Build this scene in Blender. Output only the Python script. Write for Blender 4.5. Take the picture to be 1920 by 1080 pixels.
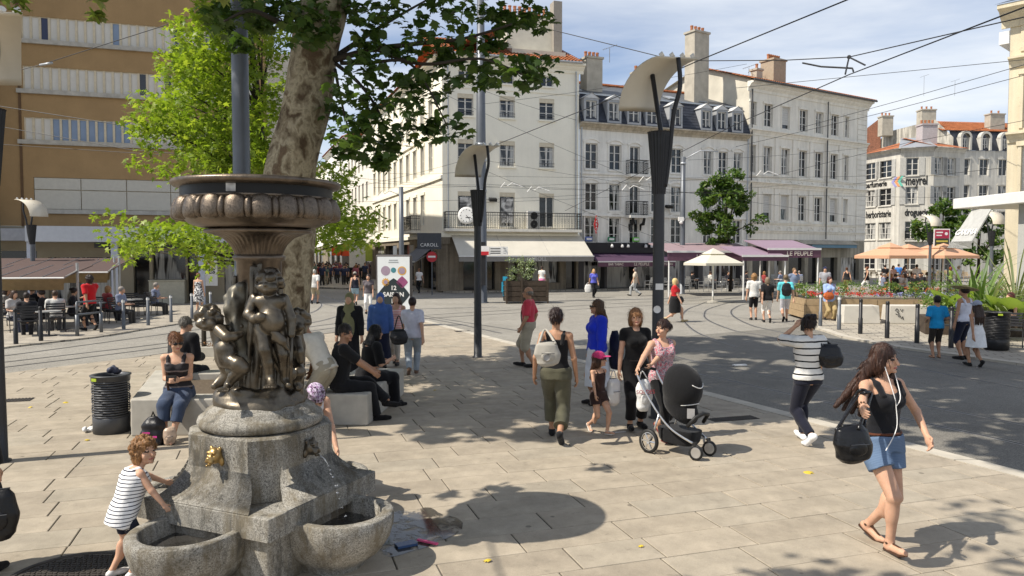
import bpy, math, random
import numpy as np
from mathutils import Matrix, Vector
for o in list(bpy.data.objects): bpy.data.objects.remove(o)
SC = bpy.context.scene
COL = SC.collection
R = math.radians
pi = math.pi
# ---------------------------------------------------------------- camera, sky, sun
FPX, HOR, CAMH = 1400.0, 478.0, 2.41          # focal length in px of a 1920 wide picture, horizon row, eye height (m)
PT = math.atan((540 - HOR) / FPX)
cd = bpy.data.cameras.new('camera'); cam = bpy.data.objects.new('camera', cd); COL.objects.link(cam)
cam.location = (0, 0, CAMH); cam.rotation_euler = (pi / 2 - PT, 0, 0)
cd.sensor_width = 36; cd.lens = 36 * FPX / 1920; cd.clip_end = 2000; cd.clip_start = 0.05
SC.camera = cam
SUN_AZ, SUN_EL = R(20), R(51)                 # sun stands left of and a little behind the camera
SDIR = Vector((-math.cos(SUN_AZ) * math.cos(SUN_EL), -math.sin(SUN_AZ) * math.cos(SUN_EL), math.sin(SUN_EL)))
W = bpy.data.worlds.new('World'); SC.world = W; W.use_nodes = True
nt = W.node_tree; nt.nodes.clear()
def wn(t, **k):
    n = nt.nodes.new(t)
    for a, b in k.items(): setattr(n, a, b)
    return n
sky = wn('ShaderNodeTexSky', sky_type='NISHITA', sun_disc=False, sun_elevation=SUN_EL,
         sun_rotation=math.atan2(SDIR.x, SDIR.y), air_density=1.0, dust_density=1.2, ozone_density=1.6, altitude=500)
tc = wn('ShaderNodeTexCoord'); sep = wn('ShaderNodeSeparateXYZ'); nt.links.new(tc.outputs['Generated'], sep.inputs[0])
zc = wn('ShaderNodeMath', operation='MAXIMUM'); nt.links.new(sep.outputs[2], zc.inputs[0]); zc.inputs[1].default_value = 0.03
za = wn('ShaderNodeMath', operation='ADD'); nt.links.new(zc.outputs[0], za.inputs[0]); za.inputs[1].default_value = 0.12
dx = wn('ShaderNodeMath', operation='DIVIDE'); nt.links.new(sep.outputs[0], dx.inputs[0]); nt.links.new(za.outputs[0], dx.inputs[1])
dy = wn('ShaderNodeMath', operation='DIVIDE'); nt.links.new(sep.outputs[1], dy.inputs[0]); nt.links.new(za.outputs[0], dy.inputs[1])
cb = wn('ShaderNodeCombineXYZ'); nt.links.new(dx.outputs[0], cb.inputs[0]); nt.links.new(dy.outputs[0], cb.inputs[1])
mp = wn('ShaderNodeMapping'); nt.links.new(cb.outputs[0], mp.inputs[0]); mp.inputs['Scale'].default_value = (.55, 1.0, 1); mp.inputs['Rotation'].default_value = (0, 0, .5); mp.inputs['Location'].default_value = (2.2, .7, 0)
cn = wn('ShaderNodeTexNoise'); nt.links.new(mp.outputs[0], cn.inputs['Vector']); cn.inputs['Scale'].default_value = .9; cn.inputs['Detail'].default_value = 7; cn.inputs['Roughness'].default_value = .55; cn.inputs['Distortion'].default_value = .5
cr = wn('ShaderNodeValToRGB'); nt.links.new(cn.outputs[0], cr.inputs[0]); cr.color_ramp.elements[0].position = .34; cr.color_ramp.elements[0].color = (.05,.05,.05,1); cr.color_ramp.elements[1].position = .68; cr.color_ramp.elements[1].color = (.92,.92,.92,1)
mx = wn('ShaderNodeMixRGB'); nt.links.new(cr.outputs[0], mx.inputs[0]); sm = wn('ShaderNodeMixRGB', blend_type='MULTIPLY'); sm.inputs[0].default_value = 1; nt.links.new(sky.outputs[0], sm.inputs[1]); sm.inputs[2].default_value = (1.4,1.52,1.72,1); nt.links.new(sm.outputs[0], mx.inputs[1]); mx.inputs[2].default_value = (12.2, 12.7, 13.2, 1)
bg = wn('ShaderNodeBackground'); nt.links.new(mx.outputs[0], bg.inputs[0]); bg.inputs[1].default_value = 0.066
wo = wn('ShaderNodeOutputWorld'); nt.links.new(bg.outputs[0], wo.inputs[0])
sl = bpy.data.lights.new('sun', 'SUN'); sl.energy = 5.0; sl.angle = R(.53); sl.color = (1, .93, .82)
sun = bpy.data.objects.new('sun', sl); COL.objects.link(sun); sun.rotation_euler = SDIR.to_track_quat('Z', 'Y').to_euler(); sun.location = SDIR * 60
SC.view_settings.view_transform = 'Standard'; SC.view_settings.look = 'None'; SC.view_settings.gamma = 1; SC.view_settings.use_curve_mapping = False
SC.view_settings.exposure = 0.3
SC.render.engine = 'CYCLES'

# ---------------------------------------------------------------- helpers
rnd = random.Random(7)
def ray(px, py):
    u, v = (px - 960) / FPX, (540 - py) / FPX
    return Vector((u, math.cos(PT) + v * math.sin(PT), -math.sin(PT) + v * math.cos(PT)))
def G(px, py, z=0.0):                           # the point of the plane at height z seen at a pixel
    r = ray(px, py); t = (z - CAMH) / r.z; return Vector((r.x * t, r.y * t, z))
def P(px, py, d):                               # the point at distance y = d seen at a pixel
    r = ray(px, py); t = d / r.y; return Vector((r.x * t, d, CAMH + r.z * t))
def V(*a): return Vector(a)

class MB:
    def __init__(s): s.v = []; s.f = []; s.m = []; s.mi = 0; s.M = None
    def add(s, vs, fs):
        n = len(s.v)
        if s.M is not None: vs = [s.M @ Vector(q) for q in vs]
        s.v += [tuple(q) for q in vs]; s.f += [tuple(i + n for i in q) for q in fs]; s.m += [s.mi] * len(fs); return s
    def poly(s, *p): return s.add(p, [tuple(range(len(p)))])
    def box(s, x0, x1, y0, y1, z0, z1):
        return s.add([(x0,y0,z0),(x1,y0,z0),(x1,y1,z0),(x0,y1,z0),(x0,y0,z1),(x1,y0,z1),(x1,y1,z1),(x0,y1,z1)],
                     [(3,2,1,0),(4,5,6,7),(0,1,5,4),(1,2,6,5),(2,3,7,6),(3,0,4,7)])
    def cbox(s, c, sx, sy, sz, rz=0, rx=0):
        M = Matrix.Translation(c) @ Matrix.Rotation(rz, 4, 'Z') @ Matrix.Rotation(rx, 4, 'X')
        p = [M @ Vector((a*sx/2, b*sy/2, d*sz/2)) for a,b,d in ((-1,-1,-1),(1,-1,-1),(1,1,-1),(-1,1,-1),(-1,-1,1),(1,-1,1),(1,1,1),(-1,1,1))]
        return s.add(p, [(3,2,1,0),(4,5,6,7),(0,1,5,4),(1,2,6,5),(2,3,7,6),(3,0,4,7)])
    def tube(s, pts, rs, n=8, caps=True, flat=1.0):
        pts = [Vector(p) for p in pts]
        if not hasattr(rs, '__len__'): rs = [rs] * len(pts)
        vs = []; fs = []; pu = None
        for i, p in enumerate(pts):
            a = pts[max(i-1,0)]; b = pts[min(i+1,len(pts)-1)]; t = (b-a)
            if t.length < 1e-9: t = Vector((0,0,1))
            t.normalize()
            if pu is None: pu = t.cross(Vector((0,0,1)) if abs(t.z) < .9 else Vector((0,1,0))).normalized()
            u = (pu - t * pu.dot(t)).normalized(); pu = u; w = t.cross(u)
            for k in range(n):
                an = 2*pi*k/n; vs.append(p + (u*math.cos(an) + w*math.sin(an)*flat) * rs[i])
        for i in range(len(pts)-1):
            for k in range(n):
                a = i*n+k; b = i*n+(k+1)%n; fs.append((a, b, b+n, a+n))
        if caps: fs.append(tuple(range(n-1,-1,-1))); fs.append(tuple(len(vs)-n+k for k in range(n)))
        return s.add(vs, fs)
    def cyl(s, p0, p1, r0, r1=None, n=12, caps=True): return s.tube([p0, p1], [r0, r0 if r1 is None else r1], n, caps)
    def lathe(s, prof, n=32, c=(0,0,0), a0=0, a1=2*pi, sx=1, sy=1, fn=None):
        full = abs(a1-a0-2*pi) < 1e-6; m = n if full else n+1; vs = []; fs = []
        for (r, z) in prof:
            for k in range(m):
                a = a0+(a1-a0)*k/n; rr = r if fn is None else fn(r, z, a)
                vs.append((c[0]+rr*math.cos(a)*sx, c[1]+rr*math.sin(a)*sy, c[2]+z))
        for i in range(len(prof)-1):
            for k in range(n):
                b = (k+1) % m; fs.append((i*m+k, i*m+b, (i+1)*m+b, (i+1)*m+k))
        return s.add(vs, fs)
    def prism(s, pl, z0, z1):                   # polygon in xy pulled up from z0 to z1 (counter-clockwise)
        n = len(pl); vs = [(x,y,z0) for x,y in pl] + [(x,y,z1) for x,y in pl]
        return s.add(vs, [tuple(range(n-1,-1,-1)), tuple(range(n,2*n))] + [(k,(k+1)%n,n+(k+1)%n,n+k) for k in range(n)])
    def prismx(s, pl, x0, x1):                  # polygon in yz pulled along x
        n = len(pl); vs = [(x0,y,z) for y,z in pl] + [(x1,y,z) for y,z in pl]
        return s.add(vs, [tuple(range(n-1,-1,-1)), tuple(range(n,2*n))] + [(k,(k+1)%n,n+(k+1)%n,n+k) for k in range(n)])
    def sph(s, c, r, n=10, m=6, sz=1.0):
        return s.lathe([(max(r*math.sin(pi*i/m),1e-4), -r*math.cos(pi*i/m)*sz) for i in range(m+1)], n, c)
    def mesh(s, name, mats=None, smooth=False):
        me = bpy.data.meshes.new(name); me.from_pydata(s.v, [], s.f)
        for m in (mats if isinstance(mats, (list, tuple)) else [mats]):
            if m is not None: me.materials.append(m)
        if any(s.m): me.polygons.foreach_set('material_index', s.m)
        if smooth: me.polygons.foreach_set('use_smooth', [True]*len(s.f))
        me.update(); return me
    def build(s, name, mats, parent=None, smooth=False, world=False, bevel=0):
        o = link(name, s.mesh(name, mats, smooth), parent, world)
        if bevel:
            b = o.modifiers.new('bevel', 'BEVEL'); b.width = bevel; b.segments = 2; b.limit_method = 'ANGLE'
        return o
def wmat(o):
    M = Matrix.Translation(o.location) @ o.rotation_euler.to_matrix().to_4x4() @ Matrix.Diagonal((*o.scale, 1))
    return M if o.parent is None else wmat(o.parent) @ o.matrix_parent_inverse @ M
def link(name, data, parent=None, world=False):
    o = bpy.data.objects.new(name, data); COL.objects.link(o)
    if parent is not None:
        o.parent = parent
        if world: o.matrix_parent_inverse = wmat(parent).inverted()
    return o
def tag(o, label, cat, group=None):
    o['label'] = label; o['category'] = cat
    if group: o['group'] = group
    return o
def thing(name, label, cat, loc=(0,0,0), rz=0, group=None):
    o = bpy.data.objects.new(name, None); COL.objects.link(o); o.empty_display_size = .2
    o.location = loc; o.rotation_euler = (0,0,rz); return tag(o, label, cat, group)
def struct(o): o['kind'] = 'structure'; return o
def stuff(o): o['kind'] = 'stuff'; return o
def kids(o): return [c for c in COL.objects if c.parent is o]
def dup(root, loc, rz=None, label=None, scale=None):
    def cp(o, par):
        c = o.copy(); COL.objects.link(c)
        if par is not None: c.parent = par
        for ch in KID.get(o, []): cp(ch, c)
        return c
    KID = {}
    def walk(o):
        KID[o] = list(o.children)
        for q in KID[o]: walk(q)
    walk(root); r = cp(root, None); r.location = loc
    if rz is not None: r.rotation_euler = (0,0,rz)
    if scale: r.scale = (scale,)*3
    if label: r['label'] = label
    return r

# ---------------------------------------------------------------- materials
MC = {}
class NT:                                       # tiny node-graph writer
    def __init__(s, name):
        s.mat = bpy.data.materials.new(name); s.mat.use_nodes = True; s.t = s.mat.node_tree; s.t.nodes.clear()
        s.out = s.n('ShaderNodeOutputMaterial'); s.b = s.n('ShaderNodeBsdfPrincipled'); s.l(s.b.outputs[0], s.out.inputs[0])
    def n(s, t, **k):
        q = s.t.nodes.new(t)
        for a, b in k.items(): setattr(q, a, b)
        return q
    def l(s, a, b): s.t.links.new(a, b)
    def coord(s, kind='Object', scale=(1,1,1), rot=(0,0,0)):
        c = s.n('ShaderNodeTexCoord'); m = s.n('ShaderNodeMapping'); s.l(c.outputs[kind], m.inputs[0]); m.inputs['Scale'].default_value = scale; m.inputs['Rotation'].default_value = rot
        return m.outputs[0]
    def noise(s, vec, scale, detail=4, rough=.55, dist=0):
        q = s.n('ShaderNodeTexNoise'); s.l(vec, q.inputs['Vector']); q.inputs['Scale'].default_value = scale; q.inputs['Detail'].default_value = detail; q.inputs['Roughness'].default_value = rough; q.inputs['Distortion'].default_value = dist
        return q.outputs[0]
    def vor(s, vec, scale, out='Color', feature='F1'):
        q = s.n('ShaderNodeTexVoronoi', feature=feature); s.l(vec, q.inputs['Vector']); q.inputs['Scale'].default_value = scale
        return q.outputs[out]
    def ramp(s, fac, *st, mode='LINEAR'):
        q = s.n('ShaderNodeValToRGB'); s.l(fac, q.inputs[0]); cr = q.color_ramp; cr.interpolation = mode
        while len(cr.elements) < len(st): cr.elements.new(.5)
        for e, (p, c) in zip(cr.elements, st): e.position = p; e.color = (*c, 1) if hasattr(c, '__len__') else (c, c, c, 1)
        return q.outputs[0]
    def mix(s, fac, a, b, mode='MIX'):
        q = s.n('ShaderNodeMixRGB', blend_type=mode)
        for v, i in ((fac, 0), (a, 1), (b, 2)):
            if hasattr(v, 'node'): s.l(v, q.inputs[i])
            elif i == 0: q.inputs[0].default_value = v
            else: q.inputs[i].default_value = (*v, 1) if hasattr(v, '__len__') else (v, v, v, 1)
        return q.outputs[0]
    def math(s, op, a, b=0):
        q = s.n('ShaderNodeMath', operation=op)
        for v, i in ((a, 0), (b, 1)):
            if hasattr(v, 'node'): s.l(v, q.inputs[i])
            else: q.inputs[i].default_value = v
        return q.outputs[0]
    def bump(s, h, strength=.3, dist=.01):
        q = s.n('ShaderNodeBump'); s.l(h, q.inputs['Height']); q.inputs['Strength'].default_value = strength; q.inputs['Distance'].default_value = dist
        s.l(q.outputs[0], s.b.inputs['Normal']); return q
    def col(s, c): s.l(c, s.b.inputs['Base Color']) if hasattr(c, 'node') else setattr(s.b.inputs['Base Color'], 'default_value', (*c, 1))
    def set(s, rough=.6, metal=0, spec=.5):
        if hasattr(rough, 'node'): s.l(rough, s.b.inputs['Roughness'])
        else: s.b.inputs['Roughness'].default_value = rough
        s.b.inputs['Metallic'].default_value = metal; s.b.inputs['Specular IOR Level'].default_value = spec; return s.mat
def lin(*c):                                    # sRGB 0-255 to linear
    return tuple(((x/255+.055)/1.055)**2.4 if x > 10 else x/255/12.92 for x in c)
def mul(c, k): return tuple(min(x*k, .95) for x in c)
def M(name, c, r=.6, met=0, var=.12, vs=6, bump=.15, bs=80, spec=.4, c2=None, bd=.004, detail=5):
    if name in MC: return MC[name]
    n = NT(name); co = n.coord()
    f = n.noise(co, vs, detail)
    n.col(n.ramp(f, (.25, mul(c, 1-var)), (.75, c2 or mul(c, 1+var))))
    if bump: n.bump(n.noise(co, bs, 3), bump, bd)
    MC[name] = n.set(r, met, spec); return MC[name]
def cloth(c, r=.9):
    k = 'cloth_%02x%02x%02x' % tuple(int(x) for x in c)
    if k in MC: return MC[k]
    n = NT(k); co = n.coord(); L = lin(*c)
    n.col(n.ramp(n.noise(co, 9, 3), (.3, mul(L, .86)), (.7, mul(L, 1.1))))
    h = n.mix(.35, n.noise(n.coord(scale=(1,1,.45)), 16, 3, .6, .6), n.noise(co, 220, 2)); n.bump(h, .45, .018)
    n.b.inputs['Sheen Weight'].default_value = .12
    MC[k] = n.set(r, 0, .25); return MC[k]
def stripes(name, ca, cbb, period, duty, axis=2, off=0):
    if name in MC: return MC[name]
    n = NT(name); co = n.coord(); s = n.n('ShaderNodeSeparateXYZ'); n.l(co, s.inputs[0])
    w = n.math('ADD', s.outputs[axis], n.math('MULTIPLY', n.noise(co, 5, 2), .02))
    f = n.math('FRACT', n.math('ADD', n.math('DIVIDE', w, period), off)); g = n.math('LESS_THAN', f, duty)
    n.col(n.mix(g, lin(*ca), lin(*cbb))); n.bump(n.noise(co, 16, 3, .6, .5), .4, .015)
    MC[name] = n.set(.9, 0, .2); return MC[name]
# ================================================================ setting: ground
def m_ground(nm='plaza_asphalt', k=1.0):
    n = NT(nm); co = n.coord()
    big = n.noise(co, .35, 5, .6); gr = n.vor(co, 90, 'Color'); g = n.n('ShaderNodeRGBToBW'); n.l(gr, g.inputs[0])
    c = n.ramp(big, (.3, (.25,.233,.20)), (.7, (.32,.30,.26)))
    sp = n.ramp(g.outputs[0], (.1, .55), (.9, 1.35)); c = n.mix(1, n.mix(1, c, k, 'MULTIPLY'), sp, 'MULTIPLY')
    st = n.ramp(n.noise(co, 2.2, 6, .7), (.45, 1), (.75, .78)); n.col(n.mix(1, c, st, 'MULTIPLY'))
    n.bump(g.outputs[0], .5, .006); return n.set(.85, 0, .35)
def m_slab():
    n = NT('paving_stone'); co = n.coord()
    ge = n.n('ShaderNodeNewGeometry'); oi = n.n('ShaderNodeObjectInfo')
    rr = n.math('FRACT', n.math('ADD', ge.outputs['Random Per Island'], oi.outputs['Random']))
    base = n.ramp(rr, (0, (.335,.285,.218)), (.35, (.365,.312,.238)), (.7, (.39,.334,.256)), (1, (.352,.308,.24)))
    c = n.mix(1, base, n.ramp(n.noise(co, 3.2, 6, .62), (.3, .8), (.7, 1.12)), 'MULTIPLY')
    w = n.coord('Object'); q = n.n('ShaderNodeNewGeometry')
    stain = n.ramp(n.noise(q.outputs['Position'], 1.1, 6, .7, .4), (.48, 1), (.72, .76)); c = n.mix(1, c, stain, 'MULTIPLY'); c = n.mix(1, c, n.ramp(n.noise(q.outputs['Position'], 9, 5, .75), (.58, 1), (.72, .74)), 'MULTIPLY')
    gum = n.ramp(n.vor(q.outputs['Position'], 2.3, 'Distance'), (.055, .5), (.075, 1)); c = n.mix(1, c, gum, 'MULTIPLY')
    c = n.mix(1, c, n.ramp(n.noise(q.outputs['Position'], 120, 2), (.3, .9), (.7, 1.08)), 'MULTIPLY')
    n.col(c); n.bump(n.noise(q.outputs['Position'], 70, 3), .25, .004)
    return n.set(n.ramp(n.noise(q.outputs['Position'], 6, 3), (.3, .62), (.7, .8)), 0, .35)
MG, MS = m_ground(), m_slab()
m_bed = M('joint_mortar', (.10,.088,.07), .95, var=.3)
m_kerb = M('kerb_stone', (.45,.41,.34), .8, var=.18, vs=3, bump=.3)
m_rail = M('rail_steel', (.30,.295,.29), .45, .55, var=.3, vs=2)
m_groove = M('rail_groove', (.03,.028,.026), .8)
m_blackmetal = M('black_metal', (.022,.022,.024), .42, .2, var=.25, bump=.1)
m_greymetal = M('grey_painted_steel', (.125,.135,.15), .42, .3, var=.1, vs=3, bump=.08)
m_darkpost = M('dark_painted_steel', (.045,.047,.052), .45, .3, var=.15, vs=3, bump=.08)
m_white = M('white_paint', (.72,.71,.68), .5, var=.08, bump=.05)
m_concrete = M('concrete', (.40,.375,.325), .85, var=.2, vs=4, bump=.4, bs=120)
m_castiron = M('cast_iron', (.07,.06,.052), .6, .4, var=.3)
b = MB(); b.poly((-900,-60,0),(900,-60,0),(900,1500,0),(-900,1500,0)); struct(b.build('ground', MG))
def clip(poly, cx):                              # Sutherland-Hodgman against a convex polygon (counter-clockwise)
    for i in range(len(cx)):
        a, c = cx[i], cx[(i+1) % len(cx)]; out = []
        ins = lambda p: (c[0]-a[0])*(p[1]-a[1])-(c[1]-a[1])*(p[0]-a[0]) >= 0
        for k in range(len(poly)):
            p, q = poly[k], poly[(k+1) % len(poly)]
            if ins(p): out.append(p)
            if ins(p) != ins(q):
                d1 = (c[0]-a[0])*(p[1]-a[1])-(c[1]-a[1])*(p[0]-a[0]); d2 = (c[0]-a[0])*(q[1]-a[1])-(c[1]-a[1])*(q[0]-a[0])
                t = d1/(d1-d2); out.append((p[0]+(q[0]-p[0])*t, p[1]+(q[1]-p[1])*t))
        poly = out
        if len(poly) < 3: return []
    return poly
def kx(y): return 3.2 - .46*(y-12.9)             # edge of the tram road
PAVE = [(-14, 1), (kx(1), 1), (kx(26.6), 26.6), (-3.6, 26.6), (-10.25, 15.1), (-14, 9.0)]
b = MB(); b.poly(*[(x, y, .004) for x, y in PAVE]); pav = struct(b.build('pavement', m_bed))
def slab_mb(mb, pl, zt):
    n = len(pl); cx = sum(p[0] for p in pl)/n; cy = sum(p[1] for p in pl)/n
    def ins(p, k):
        d = math.hypot(p[0]-cx, p[1]-cy); return (p[0]-(p[0]-cx)/d*k, p[1]-(p[1]-cy)/d*k)
    o = [ins(p, .007) for p in pl]; t = [ins(p, .013) for p in pl]
    mb.add([(x,y,.005) for x,y in o] + [(x,y,zt-.004) for x,y in o] + [(x,y,zt) for x,y in t],
           [tuple(range(2*n,3*n))] + [(k,(k+1)%n,n+(k+1)%n,n+k) for k in range(n)] + [(n+k,n+(k+1)%n,2*n+(k+1)%n,2*n+k) for k in range(n)])
ca, sa = math.cos(R(18)), math.sin(R(18)); slabs = []
for j in range(-12, 72):
    t0 = j*.43; s = -16 + rnd.uniform(0, 1)
    while s < 16:
        L = rnd.choice((.72, .86, .95, 1.05)); q = [(s,t0),(s+L,t0),(s+L,t0+.43),(s,t0+.43)]; s += L
        w = clip([(x*ca-y*sa, x*sa+y*ca) for x, y in q], PAVE)
        if len(w) >= 3: slabs.append((w, .014 + rnd.uniform(-.0015, .0015)))
def vis(w):
    x = sum(p[0] for p in w[0])/len(w[0]); y = sum(p[1] for p in w[0])/len(w[0])
    return y if (abs(x) < y*.72 and y > 4.7) else 1000 + y
slabs.sort(key=vis)
for w in slabs[:300]:
    c = (sum(p[0] for p in w[0])/len(w[0]), sum(p[1] for p in w[0])/len(w[0])); mb = MB(); slab_mb(mb, [(x-c[0], y-c[1]) for x, y in w[0]], w[1])
    o = mb.build('paving_slab', MS, pav); o.location = (c[0], c[1], 0)
mb = MB()
for w in slabs[300:]: slab_mb(mb, *w)
stuff(mb.build('paving_slabs', MS, pav))
for i in range(24):                              # kerb stones along the tram road
    y0 = 1 + i*1.09; y1 = y0+1.07
    mb = MB(); mb.prism([(kx(y0), y0), (kx(y0)+.27, y0), (kx(y1)+.27, y1), (kx(y1), y1)], .004, .02 + rnd.uniform(0, .004)); mb.build('kerb_stone', m_kerb, pav)
def strip(name, pts, w, z, mat, h=.003):
    mb = MB(); n = len(pts); L = []
    for i, p in enumerate(pts):
        a = pts[max(i-1,0)]; c = pts[min(i+1,n-1)]; d = Vector((c[0]-a[0], c[1]-a[1])).normalized(); q = Vector((-d.y, d.x))*w/2
        L.append(((p[0]+q.x, p[1]+q.y, z), (p[0]-q.x, p[1]-q.y, z)))
    vs = [v for l in L for v in l]
    mb.add(vs, [(2*i, 2*i+1, 2*i+3, 2*i+2) for i in range(n-1)]); return mb.build(name, mat)
def smooth(pts, k=8):
    pts = [Vector(p) for p in pts]; out = []
    for i in range(len(pts)-1):
        p0, p1, p2, p3 = pts[max(i-1,0)], pts[i], pts[i+1], pts[min(i+2,len(pts)-1)]
        for j in range(k):
            t = j/k; out.append(.5*((2*p1)+(p2-p0)*t+(2*p0-5*p1+4*p2-p3)*t*t+(3*p1-p0-3*p2+p3)*t**3))
    return out + [pts[-1]]
RAILS = [[(1240,661),(1307,678.6),(1495,714),(1711,756.6),(1920,797),(2300,880)], [(1250,689),(1321,703),(1488,740.6),(1683,783),(1920,834.5),(2300,930)],
 [(1700,539),(1500,549),(1398,561.7),(1335,577),(1321,588.8),(1329,601),(1377,620),(1438,631),(1686,684),(1920,730),(2200,785)],
 [(1700,548),(1500,556),(1404,569),(1377,578),(1371,586.7),(1381,597),(1408,609.6),(1440,618),(1559,641.5),(1683,663),(1920,703),(2200,752)],
 [(1600,540),(1377,558.5),(1304,574),(1279,591),(1283,603),(1310,625),(1380,650)],
 [(-200,728),(11,701),(322,661),(700,606),(1000,585),(1220,573),(1500,563),(1720,552)], [(-200,712),(11,688.6),(328,649),(700,599),(1000,579),(1220,566),(1500,556),(1720,547)],
 [(-200,702),(11,679),(333,641),(560,610),(640,590),(650,575),(620,560),(585,549)], [(-200,690),(11,667),(372,618),(560,592),(600,577),(596,565),(560,552)],
 [(620,560),(700,577),(983,622)], [(560,556),(640,577),(800,597),(940,625)]]
for rl in RAILS:
    pts = [(p.x, p.y) for p in smooth([G(*q) for q in rl], 10)]
    o = struct(strip('tram_rail', pts, .10, .005, m_rail)); o2 = strip('groove', pts, .036, .008, m_groove); o2.parent = o
b = MB(); b.poly(*[(p.x, p.y, .003) for p in (V(kx(1)+.2,1,0), V(26,1,0), G(2400,770), G(1920,684), G(1700,654), G(1594,634), G(1500,612), G(1300,629), G(1120,643), V(kx(18.4)+.2,18.4,0))]); struct(b.build('tram_road', m_ground('shade_toned_asphalt', .66)))  # darker road asphalt, lowered further to carry tree shade; far edge at shade boundary
# far pavement on the right with its kerb, terrace pavement on the left
def m_pavers():
    n = NT('small_pavers'); co = n.coord(rot=(0,0,.3)); br = n.n('ShaderNodeTexBrick'); n.l(co, br.inputs[0]); br.inputs['Scale'].default_value = 1.0
    for k, v in (('Brick Width', .5), ('Row Height', .28), ('Mortar Size', .012)): br.inputs[k].default_value = v
    br.inputs['Color1'].default_value = (.34,.305,.25,1); br.inputs['Color2'].default_value = (.41,.37,.30,1); br.inputs['Mortar'].default_value = (.12,.1,.085,1)
    n.col(n.mix(1, br.outputs[0], n.ramp(n.noise(co, 1.5, 6, .65), (.3, .8), (.7, 1.1)), 'MULTIPLY')); n.bump(br.outputs['Fac'], -.4, .006); return n.set(.85, 0, .3)
m_pav2 = m_pavers()
RP = [G(1500,603), G(1594,634), G(1700,654), G(1920,684), G(2300,735)]
b = MB(); b.prism([(p.x, p.y) for p in RP] + [(22, 13), (34, 24), (30, 33), (14, 31)], -.05, .05); struct(b.build('far_pavement', m_pav2))
for i in range(4):
    a, c = RP[i], RP[i+1]; n = max(1, int((c-a).length/1.0))
    for k in range(n):
        p = a+(c-a)*(k/n); q = a+(c-a)*((k+.985)/n); d = (q-p).normalized(); w = Vector((-d.y, d.x, 0))*-.24
        mb = MB(); mb.prism([(p.x,p.y),(p.x+w.x,p.y+w.y),(q.x+w.x,q.y+w.y),(q.x,q.y)][::-1], -.02, .058+rnd.uniform(0,.004)); mb.build('kerb_stone', m_kerb, bpy.data.objects['far_pavement'])
b = MB(); LP = [G(-300,700), G(22,652), G(180,634), G(400,598), G(470,585)]
b.prism([(p.x, p.y) for p in LP] + [(-12, 42), (-40, 33)], -.05, .045); struct(b.build('terrace_pavement', m_pav2))
b = MB(); b.prism([(-14.5,54),(-3.5,47.4),(4.2,49.5),(17.6,55.2),(30.5,63.2),(38,74),(30,80),(2,60),(-14,72)], -.05, .10); struct(b.build('building_pavement', m_pav2))
# manhole cover, drain grates, puddle
mh = thing('manhole_cover', 'round cast iron manhole cover in the paving beside the fountain', 'manhole cover', G(135,1085) + V(0,0,.012))
b = MB(); b.lathe([(.001,.010),(.40,.010),(.41,.006),(.42,.0)], 48); b.build('plate', m_castiron, mh)
b = MB(); b.lathe([(.42,0),(.425,.012),(.46,.012),(.47,0)], 48); b.build('rim', m_castiron, mh)
b = MB()
for i in range(-9, 10):
    for j in range(-9, 10):
        x, y = i*.041 + (j%2)*.02, j*.041
        if math.hypot(x, y) < .385: b.cbox((x, y, .013), .029, .012, .008, (i*7+j*3)%2*pi/2)
stuff(b.build('studs', m_castiron, mh))
def grate(lab, c, w, l, rz, n=9):
    t = thing('drain_grate', lab, 'drain grate', c + V(0,0,.012), rz)
    b = MB(); b.box(-w/2,w/2,-l/2,l/2,.001,.006); b.build('pan', m_groove, t)
    b = MB()
    for i in range(n): b.box(-w/2+w*i/n+.006, -w/2+w*(i+.55)/n, -l/2, l/2, .006, .012)
    b.build('bars', m_castiron, t)
grate('small dark drain grate in the paving left of the bin', G(32,752), .45, .3, .3)
grate('long drain grate in the paving beside the pushchair wheels', G(1375,787), .75, .22, .3, 18)
grate('small drain cover on the plaza left of the dark lamp post', G(868,622), .5, .4, .3)
def m_wet():
    n = NT('wet_film'); n.col((.05,.047,.043)); n.set(.05, 0, .6); tr = n.n('ShaderNodeBsdfTransparent'); mx_ = n.n('ShaderNodeMixShader'); n.l(n.ramp(n.noise(n.coord(), 6, 6, .7, .3), (.40, 0), (.5, .85)), mx_.inputs[0]); n.l(tr.outputs[0], mx_.inputs[1]); n.l(n.b.outputs[0], mx_.inputs[2]); n.l(mx_.outputs[0], n.out.inputs[0]); return n.mat
def blob(c, rx, ry, n=36, j=.25, seed=1):
    r = random.Random(seed); ph = [r.uniform(0, 6.28) for _ in range(5)]
    return [(c.x + rx*k*math.cos(a), c.y + ry*k*math.sin(a)) for a, k in ((2*pi*i/n, 1 + j*sum(math.sin((m+2)*2*pi*i/n + ph[m])/(m+1.5) for m in range(5))) for i in range(n))]
b = MB(); b.poly(*[(x,y,.0185) for x, y in blob(G(772,995), .33, .62, seed=4)]); stuff(b.build('puddle', m_wet()))

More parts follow.
